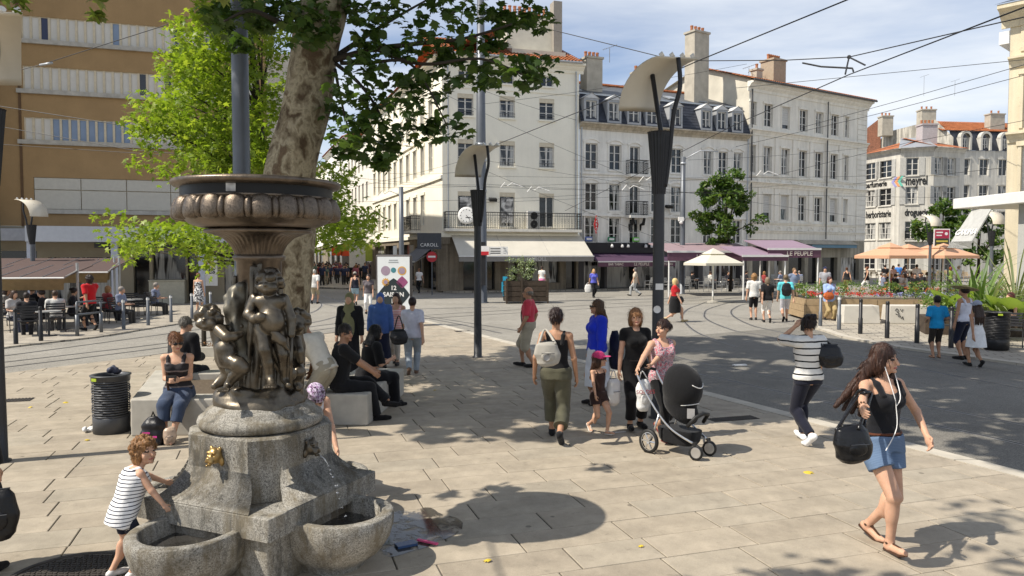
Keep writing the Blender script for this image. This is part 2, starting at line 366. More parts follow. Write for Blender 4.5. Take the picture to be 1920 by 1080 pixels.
# ================================================================ setting: buildings
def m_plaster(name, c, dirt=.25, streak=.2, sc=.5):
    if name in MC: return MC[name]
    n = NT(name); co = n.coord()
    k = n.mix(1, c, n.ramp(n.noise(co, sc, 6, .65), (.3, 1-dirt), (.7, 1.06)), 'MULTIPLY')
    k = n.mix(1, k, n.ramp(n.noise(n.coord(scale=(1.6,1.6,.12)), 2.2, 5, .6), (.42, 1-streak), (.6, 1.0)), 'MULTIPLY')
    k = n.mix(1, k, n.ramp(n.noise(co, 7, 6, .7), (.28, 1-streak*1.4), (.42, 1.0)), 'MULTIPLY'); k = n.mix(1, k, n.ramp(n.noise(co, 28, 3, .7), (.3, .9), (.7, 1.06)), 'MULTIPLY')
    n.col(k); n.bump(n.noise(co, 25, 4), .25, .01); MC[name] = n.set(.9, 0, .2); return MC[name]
def m_glassy():
    n = NT('window_glass'); oi = n.n('ShaderNodeObjectInfo'); co = n.coord()
    f = n.noise(n.coord(scale=(1,1,.3)), 2.5, 3, .6, .8)
    c = n.mix(n.ramp(f, (.5, 0), (.62, 1)), (.012,.014,.017), n.ramp(oi.outputs['Random'], (0, (.015,.015,.017)), (.45, (.03,.03,.03)), (.7, (.22,.22,.21)), (1, (.35,.34,.32))))
    cu = n.math('MULTIPLY', n.math('GREATER_THAN', oi.outputs['Random'], .58), n.ramp(n.noise(n.coord(scale=(1,1,.12)), 3.2, 2), (.44, 0), (.5, 1))); c = n.mix(cu, (.013,.014,.016), n.mix(1, (.46,.45,.42), n.ramp(n.noise(n.coord(scale=(1,1,.03)), 26, 2), (.3, .6), (.7, 1.1)), 'MULTIPLY')); n.col(c); return n.set(.08, 0, .7)
m_glass = m_glassy()
m_frame = M('window_frame_white', (.62,.60,.55), .55, var=.1)
m_creamA = m_plaster('cream_render', (.87,.825,.70), .06, .025)
m_stoneB = m_plaster('dirty_white_render', (.85,.82,.75), .13, .10, .9)
m_stoneC = m_plaster('grey_limestone', (.83,.79,.70), .12, .11, .7)
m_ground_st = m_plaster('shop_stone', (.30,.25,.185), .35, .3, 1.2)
m_brown = m_plaster('brown_roughcast', (.36,.235,.115), .12, .03, 1.0)
m_darkshop = M('dark_shop_interior', (.02,.019,.018), .6)
m_slate = M('slate', (.032,.036,.048), .5, var=.35, vs=3, bump=.5, bs=14)
m_zinc = M('zinc', (.40,.42,.44), .45, .5, var=.15)
m_iron = M('wrought_iron', (.018,.018,.018), .5, .3)
m_pot = M('terracotta_pot', (.38,.15,.07), .8, var=.3)
def m_tile():
    n = NT('clay_roof_tile'); ge = n.n('ShaderNodeNewGeometry'); co = n.coord()
    c = n.ramp(n.noise(co, 9, 4), (.25, (.22,.075,.032)), (.5, (.40,.135,.055)), (.75, (.48,.20,.09)))
    n.col(n.mix(1, c, n.ramp(n.noise(co, 1.2, 4), (.3, .7), (.7, 1.1)), 'MULTIPLY')); return n.set(.85, 0, .2)
m_roof = m_tile()
WINC = {}
def win(par, u, z, w, h, style='c3', y=.16, fr=None, name='window'):
    key = (round(w,2), round(h,2), style, fr.name if fr else '')
    if key not in WINC:
        f = fr or m_frame; b = MB(); t = .07
        b.box(-w/2,-w/2+t,-.04,.03,0,h); b.box(w/2-t,w/2,-.04,.03,0,h); b.box(-w/2+t,w/2-t,-.04,.03,0,t); b.box(-w/2+t,w/2-t,-.04,.03,h-t,h)
        if style[0] == 'c':
            b.box(-.045,.045,-.05,.02,t,h-t)
            for k in range(1, int(style[1])):
                zz = h*k/int(style[1]); b.box(-w/2+t,-.045,-.035,.02,zz-.02,zz+.02); b.box(.045,w/2-t,-.035,.02,zz-.02,zz+.02)
        p = MB(); p.poly((-w/2+.02,.005,.02),(w/2-.02,.005,.02),(w/2-.02,.005,h-.02),(-w/2+.02,.005,h-.02))
        s = None
        if style[0] == 's':
            k = float(style[1:])/100; s = MB()
            m = 7; z1 = h*(1-k)
            for i in range(m): s.box(-w/2+t,w/2-t,-.03,-.02+.004*(i%2),z1+(h-t-z1)*i/m,z1+(h-t-z1)*(i+.96)/m)
        WINC[key] = (b.mesh('window', f), p.mesh('pane', m_glass), s and s.mesh('roller_blind', M('blind_slats', (.52,.51,.48), .6, var=.06)))
    a, p, s = WINC[key]
    o = link(name, a, par); o.location = (u, y, z); q = link('pane', p, o)
    if s: link('roller_blind', s, o)
    return o
def wall(par, name, u0, u1, z0, z1, ops, mat, y=0.0, rev=.2, thick=.35):
    b = MB(); us = sorted({u0, u1} | {x for o in ops for x in (o[0], o[2]) if u0 < x < u1}); zs = sorted({z0, z1} | {x for o in ops for x in (o[1], o[3]) if z0 < x < z1})
    for i in range(len(us)-1):
        for j in range(len(zs)-1):
            cu, cz = (us[i]+us[i+1])/2, (zs[j]+zs[j+1])/2
            if any(o[0] < cu < o[2] and o[1] < cz < o[3] for o in ops): continue
            b.poly((us[i],y,zs[j]),(us[i+1],y,zs[j]),(us[i+1],y,zs[j+1]),(us[i],y,zs[j+1]))
    for a, c, d, e in ops:
        b.poly((a,y,c),(a,y,e),(a,y+rev,e),(a,y+rev,c)); b.poly((d,y,e),(d,y,c),(d,y+rev,c),(d,y+rev,e))
        b.poly((a,y,e),(d,y,e),(d,y+rev,e),(a,y+rev,e)); b.poly((d,y,c),(a,y,c),(a,y+rev,c),(d,y+rev,c))
    return b.build(name, mat, par)
class Fac:                                       # a facade: origin, direction angle; local x along it, y inwards, z up
    def __init__(s, x, y, a): s.x, s.y, s.a = x, y, a; s.c, s.s = math.cos(a), math.sin(a)
    def uz(s, px, py):
        r = ray(px, py); k = r.x/r.y                 # (x+c u) = k (y + s u)
        u = (k*s.y - s.x)/(s.c - k*s.s); d = s.y + s.s*u; return u, CAMH + r.z/r.y*d
    def u(s, px, py=300): return s.uz(px, py)[0]
    def z(s, px, py): return s.uz(px, py)[1]
def facade_between(x0, y0, x1, y1): return Fac(x0, y0, math.atan2(y1-y0, x1-x0)), math.hypot(x1-x0, y1-y0)
def sill(par, u, z, w, mat, d=.1): b = MB(); b.box(u-w/2-.08,u+w/2+.08,-d,.02,z-.1,z-.003); return b.build('sill', mat, par)
def surround(par, u, z, w, h, mat, arch=False, t=.13, d=.05):
    b = MB(); b.box(u-w/2-t,u-w/2-.003,-d,.01,z,z+h); b.box(u+w/2+.003,u+w/2+t,-d,.01,z,z+h)
    if not arch: b.box(u-w/2-t-.05,u+w/2+t+.05,-d-.04,.01,z+h+.003,z+h+t+.06)
    else:
        n = 8; vs = []; r = w*.95; half = w/2+t; th = math.asin(min(.98, half/r)); cz = z+h-r*math.cos(th)+.02
        for k in range(n+1):
            a = -th+2*th*k/n
            for rr in (r, r+t*1.3): vs += [(u+rr*math.sin(a), -d-.02, cz+rr*math.cos(a)), (u+rr*math.sin(a), .01, cz+rr*math.cos(a))]
        fs = []
        for k in range(n): i = 4*k; fs += [(i,i+4,i+6,i+2),(i+1,i+3,i+7,i+5),(i+2,i+6,i+7,i+3),(i,i+1,i+5,i+4)]
        b.add(vs, fs); b.poly((u-w/2-t,-.004,z+h),(u+w/2+t,-.004,z+h),(u+w/2*.5,-.004,z+h+.14),(u-w/2*.5,-.004,z+h+.14))
    return b.build('surround', mat, par)
def balcony(par, u, z, w, d=.8, h=1.0, slab=None, y0=0.0):
    b = MB(); b.box(u-w/2,u+w/2,y0-d,y0,z-.18,z-.003); o = b.build('balcony', slab or m_stoneB, par)
    b = MB(); n = max(4, int(w/.13))
    def run(p, q):
        p, q = Vector(p), Vector(q); k = max(3, int((q-p).length/.12))
        for zz in (.06, h-.18, h): b.tube([p+V(0,0,zz), q+V(0,0,zz)], .017 if zz < h else .026, 4)
        for i in range(k+1):
            c = p+(q-p)*(i/k); b.tube([c, c+V(0,0,h)], .011, 4)
            if i < k and i % 2 == 0:
                e = p+(q-p)*((i+1)/k)
                for zz in (.22, .45, .62): b.tube([c+V(0,0,zz), (c+e)/2+V(0,0,zz+.09), e+V(0,0,zz), (c+e)/2+V(0,0,zz-.09), c+V(0,0,zz)], .009, 3)
    run((u-w/2+.03,y0-d+.03,z),(u+w/2-.03,y0-d+.03,z)); run((u-w/2+.03,y0-d+.03,z),(u-w/2+.03,y0-.02,z)); run((u+w/2-.03,y0-d+.03,z),(u+w/2-.03,y0-.02,z))
    b.build('railing', m_iron, o); return o
def cornice(par, u0, u1, z, mat, d=.45, h=.5, name='cornice', ends=.0):
    b = MB(); b.prismx([(.02,z),(-.06,z),(-.08,z+h*.3),(-d*.5,z+h*.55),(-d*.6,z+h*.7),(-d,z+h*.8),(-d,z+h),(.02,z+h)][::-1], u0-ends, u1+ends); return b.build(name, mat, par)
def tiles(par, u0, u1, y0, z0, y1, z1, pitch=.24, mat=None):     # pan-tile roof: ridged courses
    b = MB(); n = int((u1-u0)/pitch); L = math.hypot(y1-y0, z1-z0); m = max(2, int(L/.38))
    ny, nz = -(z1-z0)/L, (y1-y0)/L
    for j in range(m):
        a, c = j/m, (j+1.06)/m
        row = []
        for t, lift in ((a, .045), (c, .0)):
            for i in range(n*2+1):
                hh = (.055 if i % 2 else 0) + lift; row.append((u0+(u1-u0)*i/(2*n), y0+(y1-y0)*t+ny*hh, z0+(z1-z0)*t+nz*hh))
        k = 2*n+1; b.add(row, [(i,i+1,k+i+1,k+i) for i in range(k-1)])
    b.poly((u0,y0+.01,z0-.03),(u1,y0+.01,z0-.03),(u1,y1,z1-.03),(u0,y1,z1-.03)); return b.build('roof', mat or m_roof, par)
def chimney(par, u, y, z, w, d, h, pots=4, mat=None, parent_name='chimney'):
    b = MB(); b.box(u-w/2,u+w/2,y-d/2,y+d/2,z,z+h); b.box(u-w/2-.08,u+w/2+.08,y-d/2-.08,y+d/2+.08,z+h+.003,z+h+.15); o = b.build('chimney', mat or M('chimney_render', (.42,.38,.31), .9, var=.2, vs=2), par)
    for k in range(pots):
        c = u-w/2+w*(k+.5)/pots; b = MB(); b.lathe([(.09,0),(.11,.05),(.10,.3),(.12,.33),(.12,.42),(.08,.42)], 8, (c,y,z+h+.15)); b.build('chimney_pot', m_pot, o)
    return o
def shell(par, W, D, H, mat, name='side_walls'):   # the other three walls
    b = MB(); b.poly((W,0,0),(W,D,0),(W,D,H),(W,0,H)); b.poly((W,D,0),(0,D,0),(0,D,H),(W,D,H)); b.poly((0,D,0),(0,0,0),(0,0,H),(0,D,H)); return b.build(name, mat, par)
def antenna(lab, p, h=1.6):
    b = MB(); b.tube([p, p+V(0,0,h)], .02, 4); q = p+V(0,0,h)
    b.tube([q+V(-.5,0,-.1), q+V(.55,0,.25)], .014, 4)
    for k in range(6): c = q+V(-.4+k*.17,0,-.08+k*.06); b.tube([c+V(0,-.25,0), c+V(0,.25,0)], .01, 3)
    return tag(b.build('roof_antenna', M('aerial', (.2,.2,.2), .5, .5)), lab, 'antenna', 'roof antennas')
def text(par, s, x, y, z, size, mat, depth=.012, rx=pi/2, align='CENTER', sx=1.0, rz=0, name='lettering', bold=0.0, mid=True):
    c = bpy.data.curves.new('lettering', 'FONT'); c.body = s; c.size = size; c.extrude = depth; c.align_x = align; c.align_y = 'CENTER' if mid else 'BOTTOM_BASELINE'; c.offset = bold; c.resolution_u = 3
    t = bpy.data.objects.new('tmp', c); me = bpy.data.meshes.new_from_object(t); bpy.data.objects.remove(t); me.name = 'lettering'
    me.materials.clear(); me.materials.append(mat); o = link(name, me, par); o.location = (x, y, z); o.rotation_euler = (rx, 0, rz); o.scale = (sx, 1, 1); return o
m_black = M('black_paint', (.015,.015,.015), .6)
m_lwhite = M('white_lettering', (.75,.74,.72), .6)
m_grey_l = M('grey_lettering', (.35,.34,.33), .6)

# ---- A: cream corner building with the awning shop
FA, WA = facade_between(-4.45, 48.0, 4.5, 50.7); HA = 15.15
bA = thing('corner_building', 'tall cream corner building with clay tile roof above the long pale shop awning', 'building', (FA.x, FA.y, 0), FA.a)
ops = []; wins = []
for px in (873, 951, 1025):
    u = FA.u(px)
    for zt, zb, w, st in ((13.55,14.25,.95,'c1'),(11.35,12.75,1.05,'c3'),(8.2,9.85,1.05,'c3'),(4.25,6.5,1.05,'c0')):
        ops.append((u-w/2, zt, u+w/2, zb)); wins.append((u, zt, w, zb-zt, st))
shopA = [(1.35,.12,3.5,3.3),(4.35,.12,5.0,3.3),(5.6,.55,8.0,3.3),(8.45,.12,9.2,3.3)]
wall(bA, 'wall', 0, WA, 3.8, HA, ops, m_creamA)
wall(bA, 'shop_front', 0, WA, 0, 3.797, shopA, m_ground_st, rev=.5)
for a, c, d, e in shopA:
    b = MB(); b.poly((a,.42,c),(d,.42,c),(d,.42,e),(a,.42,e)); q = b.build('shop_window', m_glass, bA)
    b = MB(); b.box(a,d,.36,.41,e-.06,e); b.box(a,a+.05,.36,.41,c,e-.06); b.box(d-.05,d,.36,.41,c,e-.06); b.build('frame', m_blackmetal, q)
for (u, z, w, h, st) in wins:
    o = win(bA, u, z, w, h, st if st != 'c0' else 'c1')
    sill(bA, u, z, w, m_creamA)
    if h > 1.2: b = MB(); b.box(u-w/2+.004,u+w/2-.004,.02,.1,z+h-.27,z+h-.004); b.build('shutter_box', M('shutter_box', (.60,.53,.40), .7), bA)
    if 1.2 < h < 2:
        b = MB(); b.tube([(u-w/2,-.05,z+.28),(u+w/2,-.05,z+.28)], .02, 4); b.tube([(u-w/2,-.05,z+.1),(u+w/2,-.05,z+.1)], .015, 4); b.build('guard_rail', m_greymetal, bA)
cornice(bA, 0, WA, HA-.62, m_creamA, .5, .6, ends=.3)
b = MB(); b.box(-.1,WA+.05,-.13,-.003,3.55,3.8); b.build('string_course', m_creamA, bA); b = MB(); b.box(0,WA,-.05,-.003,13.1,13.22); b.build('string_course', m_creamA, bA)
balcony(bA, WA/2, 4.1, WA-.1, .75, 1.05, m_stoneC)
tiles(bA, -.5, WA+.1, -.62, HA+.02, 4.5, HA+2.3)
b = MB(); b.tube([(-.4,-.6,HA+.0),(WA,-.6,HA+.0)], .075, 6); b.tube([(.35,-.12,HA-.5),(.35,-.12,3.9)], .05, 6); b.tube([(WA-.25,-.12,HA-.5),(WA-.25,-.12,3.9)], .05, 6); b.build('gutter', m_zinc, bA)
b = MB(); b.poly((WA,.01,0),(WA,14,0),(WA,14,HA),(WA,.01,HA)); b.poly((WA,-.3,HA),(WA,14,HA),(WA,4.6,HA+2.3)); b.build('side_wall', m_creamA, bA)
b = MB(); b.poly((FA.u(832)-.3,4.4,HA+2.3),(WA,4.4,HA+2.3),(WA,13,HA),(-.5,13,HA)); b.build('roof_back', m_roof, bA)
# big rendered chimney wall on the roof
b = MB(); b.prismx([(.6,HA-.3),(4.6,HA-.3),(4.6,HA+4.4),(1.9,HA+3.55),(1.7,HA+1.2),(.6,HA+.9)][::-1], FA.u(965), FA.u(1066)); o = b.build('chimney_wall', M('chimney_wall_render', (.56,.52,.43), .9, var=.12, vs=1.5), bA)
for k in range(9):
    b = MB(); b.lathe([(.11,0),(.13,.06),(.1,.45),(.13,.5),(.13,.56),(.09,.56)], 8, (FA.u(972)+k*.36, 3.2, HA+3.98)); b.build('chimney_pot', m_pot, o)
b = MB(); b.box(FA.u(1052), FA.u(1068), 1.5, 2.3, HA+.5, HA+4.6); b.build('flue', M('flue_render', (.30,.27,.23), .9), bA)
# air-conditioning unit on the balcony, posters behind the balcony windows, wall lamps
ac = thing('air_conditioner', 'twin fan air conditioning unit on the iron balcony', 'air conditioner', (FA.x+FA.c*FA.u(996)-FA.s*-.4, FA.y+FA.s*FA.u(996)+FA.c*-.4, 4.1), FA.a)
b = MB(); b.box(-.42,.42,-.16,.16,.0,1.2); b.build('casing', M('ac_casing', (.50,.49,.46), .5), ac, bevel=.02)
for z in (.33, .88):
    b = MB(); b.lathe([(.02,0),(.22,.0),(.24,.03),(.26,.0)], 20); o = b.build('fan_grille', m_black, ac); o.location = (.02,-.165,z); o.rotation_euler = (pi/2,0,0)
def m_photo(seed):
    n = NT('poster_print_%d' % seed); co = n.coord(); f = n.noise(co, 2.2+seed*.3, 3, .5, .8); n.col(n.ramp(f, (.4, (.60,.59,.56)), (.5, (.3,.29,.28)), (.62, (.06,.06,.06)))); return n.set(.4)
for i, px in enumerate((873, 951)):
    u = FA.u(px); b = MB(); b.box(u-.4,u+.4,.02,.04,4.5,6.15); b.build('window_poster', m_photo(i), bA)
# left side of A along the street
FL, WL = facade_between(-13.3, 71.6, -4.45, 48.0)
bL = thing('street_side_wing', 'sunlit cream side of the corner building running up the shopping street', 'building', (FL.x, FL.y, 0), FL.a)
ops = []; wins = []
for i in range(10):
    u = 1.2 + i*2.35
    for z0, z1, w in ((4.5,6.6,.95),(8.0,10.0,.95),(11.0,12.8,.95),(13.6,14.35,.8)):
        if u > 20.5 and z0 < 5: continue
        ops.append((u-w/2, z0, u+w/2, z1)); wins.append((u, z0, w, z1-z0))
wall(bL, 'wall', 0, WL-.003, 3.8, HA, ops, m_creamA)
shopL = [(1,.3,5.5,3.2),(6.2,.3,11,3.2),(12,.1,17,3.2),(17.6,.1,19.6,3.0),(20.2,.1,24.0,3.1)]
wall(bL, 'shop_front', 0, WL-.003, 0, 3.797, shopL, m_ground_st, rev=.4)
for a, c, d, e in shopL: b = MB(); b.poly((a,.33,c),(d,.33,c),(d,.33,e),(a,.33,e)); b.build('shop_window', m_glass, bL)
for (u, z, w, h) in wins: win(bL, u, z, w, h, 'c2'); surround(bL, u, z, w, h, m_creamA)
cornice(bL, 0, WL, HA-.6, m_creamA, .5, .58); tiles(bL, 0, WL+.3, -.6, HA+.02, 4.5, HA+2.2)
for z in (3.55, 7.3, 10.4): b = MB(); b.box(0,WL,-.12,-.003,z,z+.22); b.build('string_course', m_creamA, bL)
balcony(bL, 17.5, 4.15, 3.4, .7, 1.05, m_stoneC)
b = MB(); b.box(FA.c*0-.35,.35,-.12,.5,.1,3.55); b.box(-.45,.45,-.2,.55,3.1,3.55); b.build('corner_pier', m_ground_st, bA)
# further houses of the shopping street
px0, py0 = -13.3, 71.6
for i, (dw, hh, mm, lab) in enumerate(((16, 14.2, m_stoneC, 'grey stone house next after the cream wing in the shopping street'), (20, 16.0, m_stoneB, 'pale house at the far end of the sunlit side of the shopping street'), (30, 15, m_creamA, 'farthest cream house closing the sunlit side of the shopping street'))):
    x1, y1 = px0-.355*dw, py0+.935*dw; f, w = facade_between(x1, y1, px0, py0); t = thing('street_house', lab, 'building', (f.x, f.y, 0), f.a)
    ops = [(u-.5, z, u+.5, z+1.9) for u in [1.3+2.3*k for k in range(int(w/2.3))] for z in (4.6, 7.8, 11.0)]
    wall(t, 'wall', 0, w, 3.6, hh, ops, mm); sh = [(1+5*k, .2, 5+5*k, 3.0) for k in range(int((w-1)/5))]
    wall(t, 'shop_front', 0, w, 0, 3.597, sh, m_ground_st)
    for a, c, d, e in sh: b = MB(); b.poly((a,.15,c),(d,.15,c),(d,.15,e),(a,.15,e)); b.build('shop_window', m_glass, t)
    for o in ops: win(t, (o[0]+o[2])/2, o[1], 1.0, 1.9, 'c2')
    cornice(t, 0, w, hh-.5, mm, .45, .48); tiles(t, 0, w, -.55, hh, 4, hh+2)
    px0, py0 = x1, y1
f, w = facade_between(-46, 150, -26, 141); t = thing('street_house', 'distant house closing the end of the shopping street', 'building', (f.x, f.y, 0), f.a)
ops = [(u-.6, z, u+.6, z+2) for u in [1.8+2.6*k for k in range(7)] for z in (1, 4.6, 7.8, 11.0)]
wall(t, 'wall', 0, w, 0, 14, ops, m_stoneB)
for o in ops: win(t, (o[0]+o[2])/2, o[1], 1.2, 2.0, 'c2')
tiles(t, 0, w, -.3, 14, 4, 16)
# shaded side of the shopping street, behind the tree
f, w = facade_between(-12.5, 44.0, -33.5, 100.0); t = thing('street_house', 'shaded shop building on the left side of the shopping street', 'building', (f.x, f.y, 0), f.a)
ops = [(u-.6, z, u+.6, z+2) for u in [2+2.7*k for k in range(20)] for z in (5, 8.2, 11.4)]; sh = [(1+5.6*k, .2, 5.6+5.6*k, 3.4) for k in range(10)]
wall(t, 'wall', 0, w, 4, 14, ops, m_stoneC); wall(t, 'shop_front', 0, w, 0, 3.997, sh, M('dark_fascia', (.05,.05,.055), .5))
for a, c, d, e in sh: b = MB(); b.poly((a,.15,c),(d,.15,c),(d,.15,e),(a,.15,e)); b.build('shop_window', m_glass, t)
for o in ops: win(t, (o[0]+o[2])/2, o[1], 1.2, 2.0, 'c2')
b = MB(); b.poly((0,14,0),(0,0,0),(0,0,14),(0,14,14)); b.build('end_wall', m_stoneC, t)

# ---- B: dirty white house with slate mansard
FB, WB = facade_between(4.53, 50.72, 17.6, 56.1); HB = 11.3
bB = thing('mansard_house', 'dirty white house with black slate mansard roof and dormers over the purple bar', 'building', (FB.x, FB.y, 0), FB.a)
ops = []; wl = []
cols = [1109, 1153.5, 1190, 1232, 1269, 1328, 1355.5, 1383.5]
ul = [FB.u(p) for p in cols]
for k, u in enumerate(ul):
    for z0, h in ((8.25,1.75),(5.45,1.85),(2.95+.3,1.75)):
        w = .95 if k not in (5, 6, 7) else .82
        if k == 2: z0 -= .25; h += .2; w = .8
        ops.append((u-w/2, z0, u+w/2, z0+h)); wl.append((u, z0, w, h, k))
wall(bB, 'wall', 0, WB, 2.9, HB, ops, m_stoneB)
wall(bB, 'shop_front', 0, WB, 0, 2.897, [(.4,.1,2.0,2.5),(2.2,.1,4.4,2.5),(4.6,.1,6.6,2.5),(7.2,.1,9.8,2.5),(10.2,.1,13.6,2.5)], M('dark_fascia2', (.06,.055,.055), .6), rev=.6)
b = MB(); b.poly((.2,.55,0),(WB-.2,.55,0),(WB-.2,.55,2.6),(.2,.55,2.6)); b.build('shop_window', m_glass, bB)
for u, z, w, h, k in wl: win(bB, u, z, w, h, 'c3' if k != 2 else 'c2'); surround(bB, u, z, w, h, m_stoneB, True); sill(bB, u, z, w, m_stoneB, .08)
for z in (5.05, 7.9):
    for a, c in ((0,ul[2]-.75),(ul[2]+.75,WB)): b = MB(); b.box(a,c,-.1,-.003,z,z+.14); b.build('string_course', m_stoneB, bB)
cornice(bB, 0, WB, HB-.42, m_plaster('ochre_cornice', (.56,.49,.38), .2, .25), .5, .45)
for z in (5.15, 7.98): balcony(bB, ul[2], z, 1.45, .7, .95)
for s in (-1, 1): b = MB(); b.tube([(ul[2]+s*.45,-.6,4.95),(ul[2]+s*.45,-.45,4.55),(ul[2]+s*.45,-.12,4.5),(ul[2]+s*.45,-.1,4.1)], [.1,.13,.09,.05], 6); b.build('bracket', m_iron, bB)
b = MB(); b.poly((-.02,-.3,HB+.03),(WB,-.3,HB+.03),(WB,.75,HB+2.15),(-.02,.75,HB+2.15)); mr = b.build('mansard_roof', m_slate, bB)
for j in range(9):                              # slate courses stand slightly proud
    z = HB+.2+j*.22; y = -.3+(z-HB-.03)/2.12*1.05
    b = MB(); b.poly((-.02,y-.035,z),(WB,y-.035,z),(WB,y+.075,z+.2),(-.02,y+.075,z+.2)); b.poly((-.02,y-.035,z),(-.02,y+.02,z),(WB,y+.02,z),(WB,y-.035,z)); b.build('slate_course', m_slate, mr)
b = MB(); b.poly((-.02,.7,HB+2.15),(WB,.7,HB+2.15),(WB,5.5,HB+4.0),(-.02,5.5,HB+4.0)); b.build('upper_roof', M('slate_light', (.085,.092,.10), .55, var=.25, vs=4, bump=.5, bs=18), bB)
b = MB(); b.box(0,WB,.62,.72,HB+2.1,HB+2.2); b.build('roof_edge', m_zinc, bB)
b = MB(); b.tube([(0,5.5,HB+4.05),(WB,5.5,HB+4.05)], .14, 6); b.build('ridge', m_roof, bB)
for k, px in enumerate((1105, 1148, 1185, 1219, 1263, 1320, 1349, 1378)):
    u = FB.u(px); w = .84 if k < 5 else .74; t0 = HB+.25; h = 1.42
    b = MB(); b.box(u-w/2-.13,u-w/2,-.26,.65,t0-.15,t0+h); b.box(u+w/2,u+w/2+.13,-.26,.65,t0-.15,t0+h); b.box(u-w/2,u+w/2,-.26,.6,t0-.15,t0); b.box(u-w/2,u+w/2,-.255,.6,t0+h-.16,t0+h)
    o = b.build('dormer', M('dormer_zinc', (.36,.37,.38), .6, .1, var=.12), bB)
    b = MB(); a = w/2+.22; b.poly((u-a,-.34,t0+h-.03),(u,-.34,t0+h+.36),(u,.9,t0+h+.36),(u-a,.9,t0+h-.03)); b.poly((u,-.34,t0+h+.36),(u+a,-.34,t0+h-.03),(u+a,.9,t0+h-.03),(u,.9,t0+h+.36)); b.poly((u-a+.06,-.3,t0+h-.01),(u+a-.06,-.3,t0+h-.01),(u,-.3,t0+h+.33)); b.build('dormer_roof', M('dormer_lead', (.55,.55,.54), .5, var=.1), o)
    q = win(bB, u, t0, w, h-.16, 'c2', -.12)
for px, y in ((1098, .0), (1230, 0), (1390, 0)):
    pass
chimney(bB, FB.u(1142), 2.6, HB+2.4, 1.25, 1.0, 2.6, 4); chimney(bB, FB.u(1240), 3.0, HB+2.6, .9, .8, 1.9, 3); chimney(bB, FB.u(1283), 6.2, HB+3.4, 1.0, .7, 1.3, 3, m_pot)
for px in (1100, 1284, 1340):
    u = FB.u(px); b = MB(); M4 = Matrix.Translation((u,1.9,HB+2.66)) @ Matrix.Rotation(math.atan2(1.85,4.8), 4, 'X'); b.M = M4; b.box(-.35,.35,-.5,.5,0,.09); b.build('skylight', m_zinc, bB)
b = MB(); b.tube([(WB-.1,-.14,HB-.3),(WB-.1,-.14,3.0)], .05, 6); b.tube([(.12,-.14,HB-.3),(.12,-.14,3.0)], .05, 6); b.build('drainpipe', m_zinc, bB)
# bar front of B
b = MB(); b.box(.5,6.4,-.25,-.003,2.55,3.25); b.build('bar_fascia', M('bar_fascia_black', (.02,.019,.022), .45), bB)
for px in (1142, 1161,1172,1205,1216,1224,1234):
    u = FB.u(px, 460); b = MB(); b.lathe([(.02,.0),(.10,.02),(.11,.1),(.07,.2),(.02,.22)], 8, (u,-.42,2.92)); b.tube([(u,-.25,3.2),(u,-.42,3.14)], .012, 4); b.build('fascia_lamp', m_white, bB)
b = MB(); b.tube([(.3,-.05,5.2),(.3,-.05,3.1)], .02, 4); b.build('cable', m_black, bB)

# ---- C: grey limestone house
FC, WC = facade_between(17.66, 56.15, 30.1, 63.9); HC = 15.35
bC = thing('limestone_house', 'four storey grey limestone house with clay roof right of the slate mansard', 'building', (FC.x, FC.y, 0), FC.a)
ops = []; wl = []
colC = [1439, 1472, 1505, 1535, 1563.5, 1586]
uC = [FC.u(1411)] + [FC.u(p) for p in colC]
for k, u in enumerate(uC):
    for r, (z0, h) in enumerate(((12.15,1.7),(8.6,2.05),(5.1,1.95))):
        w = .95 if 0 < k < 6 else .6
        if k == 0 and r == 2: continue
        ops.append((u-w/2, z0, u+w/2, z0+h)); wl.append((u, z0, w, h, k, r))
wall(bC, 'wall', 0, WC, 3.6, HC, ops, m_stoneC)
shC = [(.6,.1,2.6,2.7),(3.1,.1,4.0,2.6),(4.8,.1,6.8,2.55),(7.2,.1,8.6,2.55),(9.0,.3,11.0,2.2),(11.5,.3,14,2.2)]
wall(bC, 'shop_front', 0, WC, 0, 3.597, shC, m_plaster('shop_cream', (.42,.38,.30), .3, .3), rev=.4)
for a, c, d, e in shC: b = MB(); b.poly((a,.33,c),(d,.33,c),(d,.33,e),(a,.33,e)); b.build('shop_window', m_glass, bC)
blind = {(2,0): 's80', (1,2): 's72', (2,2): 's55', (5,2): 's70', (6,2): 's80'}
for u, z, w, h, k, r in wl: win(bC, u, z, w, h, blind.get((k, r), 'c3')); surround(bC, u, z, w, h, m_stoneC, t=.1)
cornice(bC, 0, WC, HC-.75, m_stoneC, .55, .7, ends=.2)
for z, h, d in ((11.4,.45,.3),(7.55,.4,.3),(4.1,.2,.15),(8.3,.14,.1),(4.75,.16,.12)): cornice(bC, 0, WC, z, m_stoneC, d, h, 'string_course', .05)
for k in range(len(uC)-1):                      # pilasters and round medallions between the windows
    u = (uC[k]+uC[k+1])/2
    for z0, z1 in ((8.46,11.38),(5.0,7.5)): b = MB(); b.box(u-.2,u+.2,-.07,-.003,z0,z1); b.build('pilaster', m_stoneC, bC)

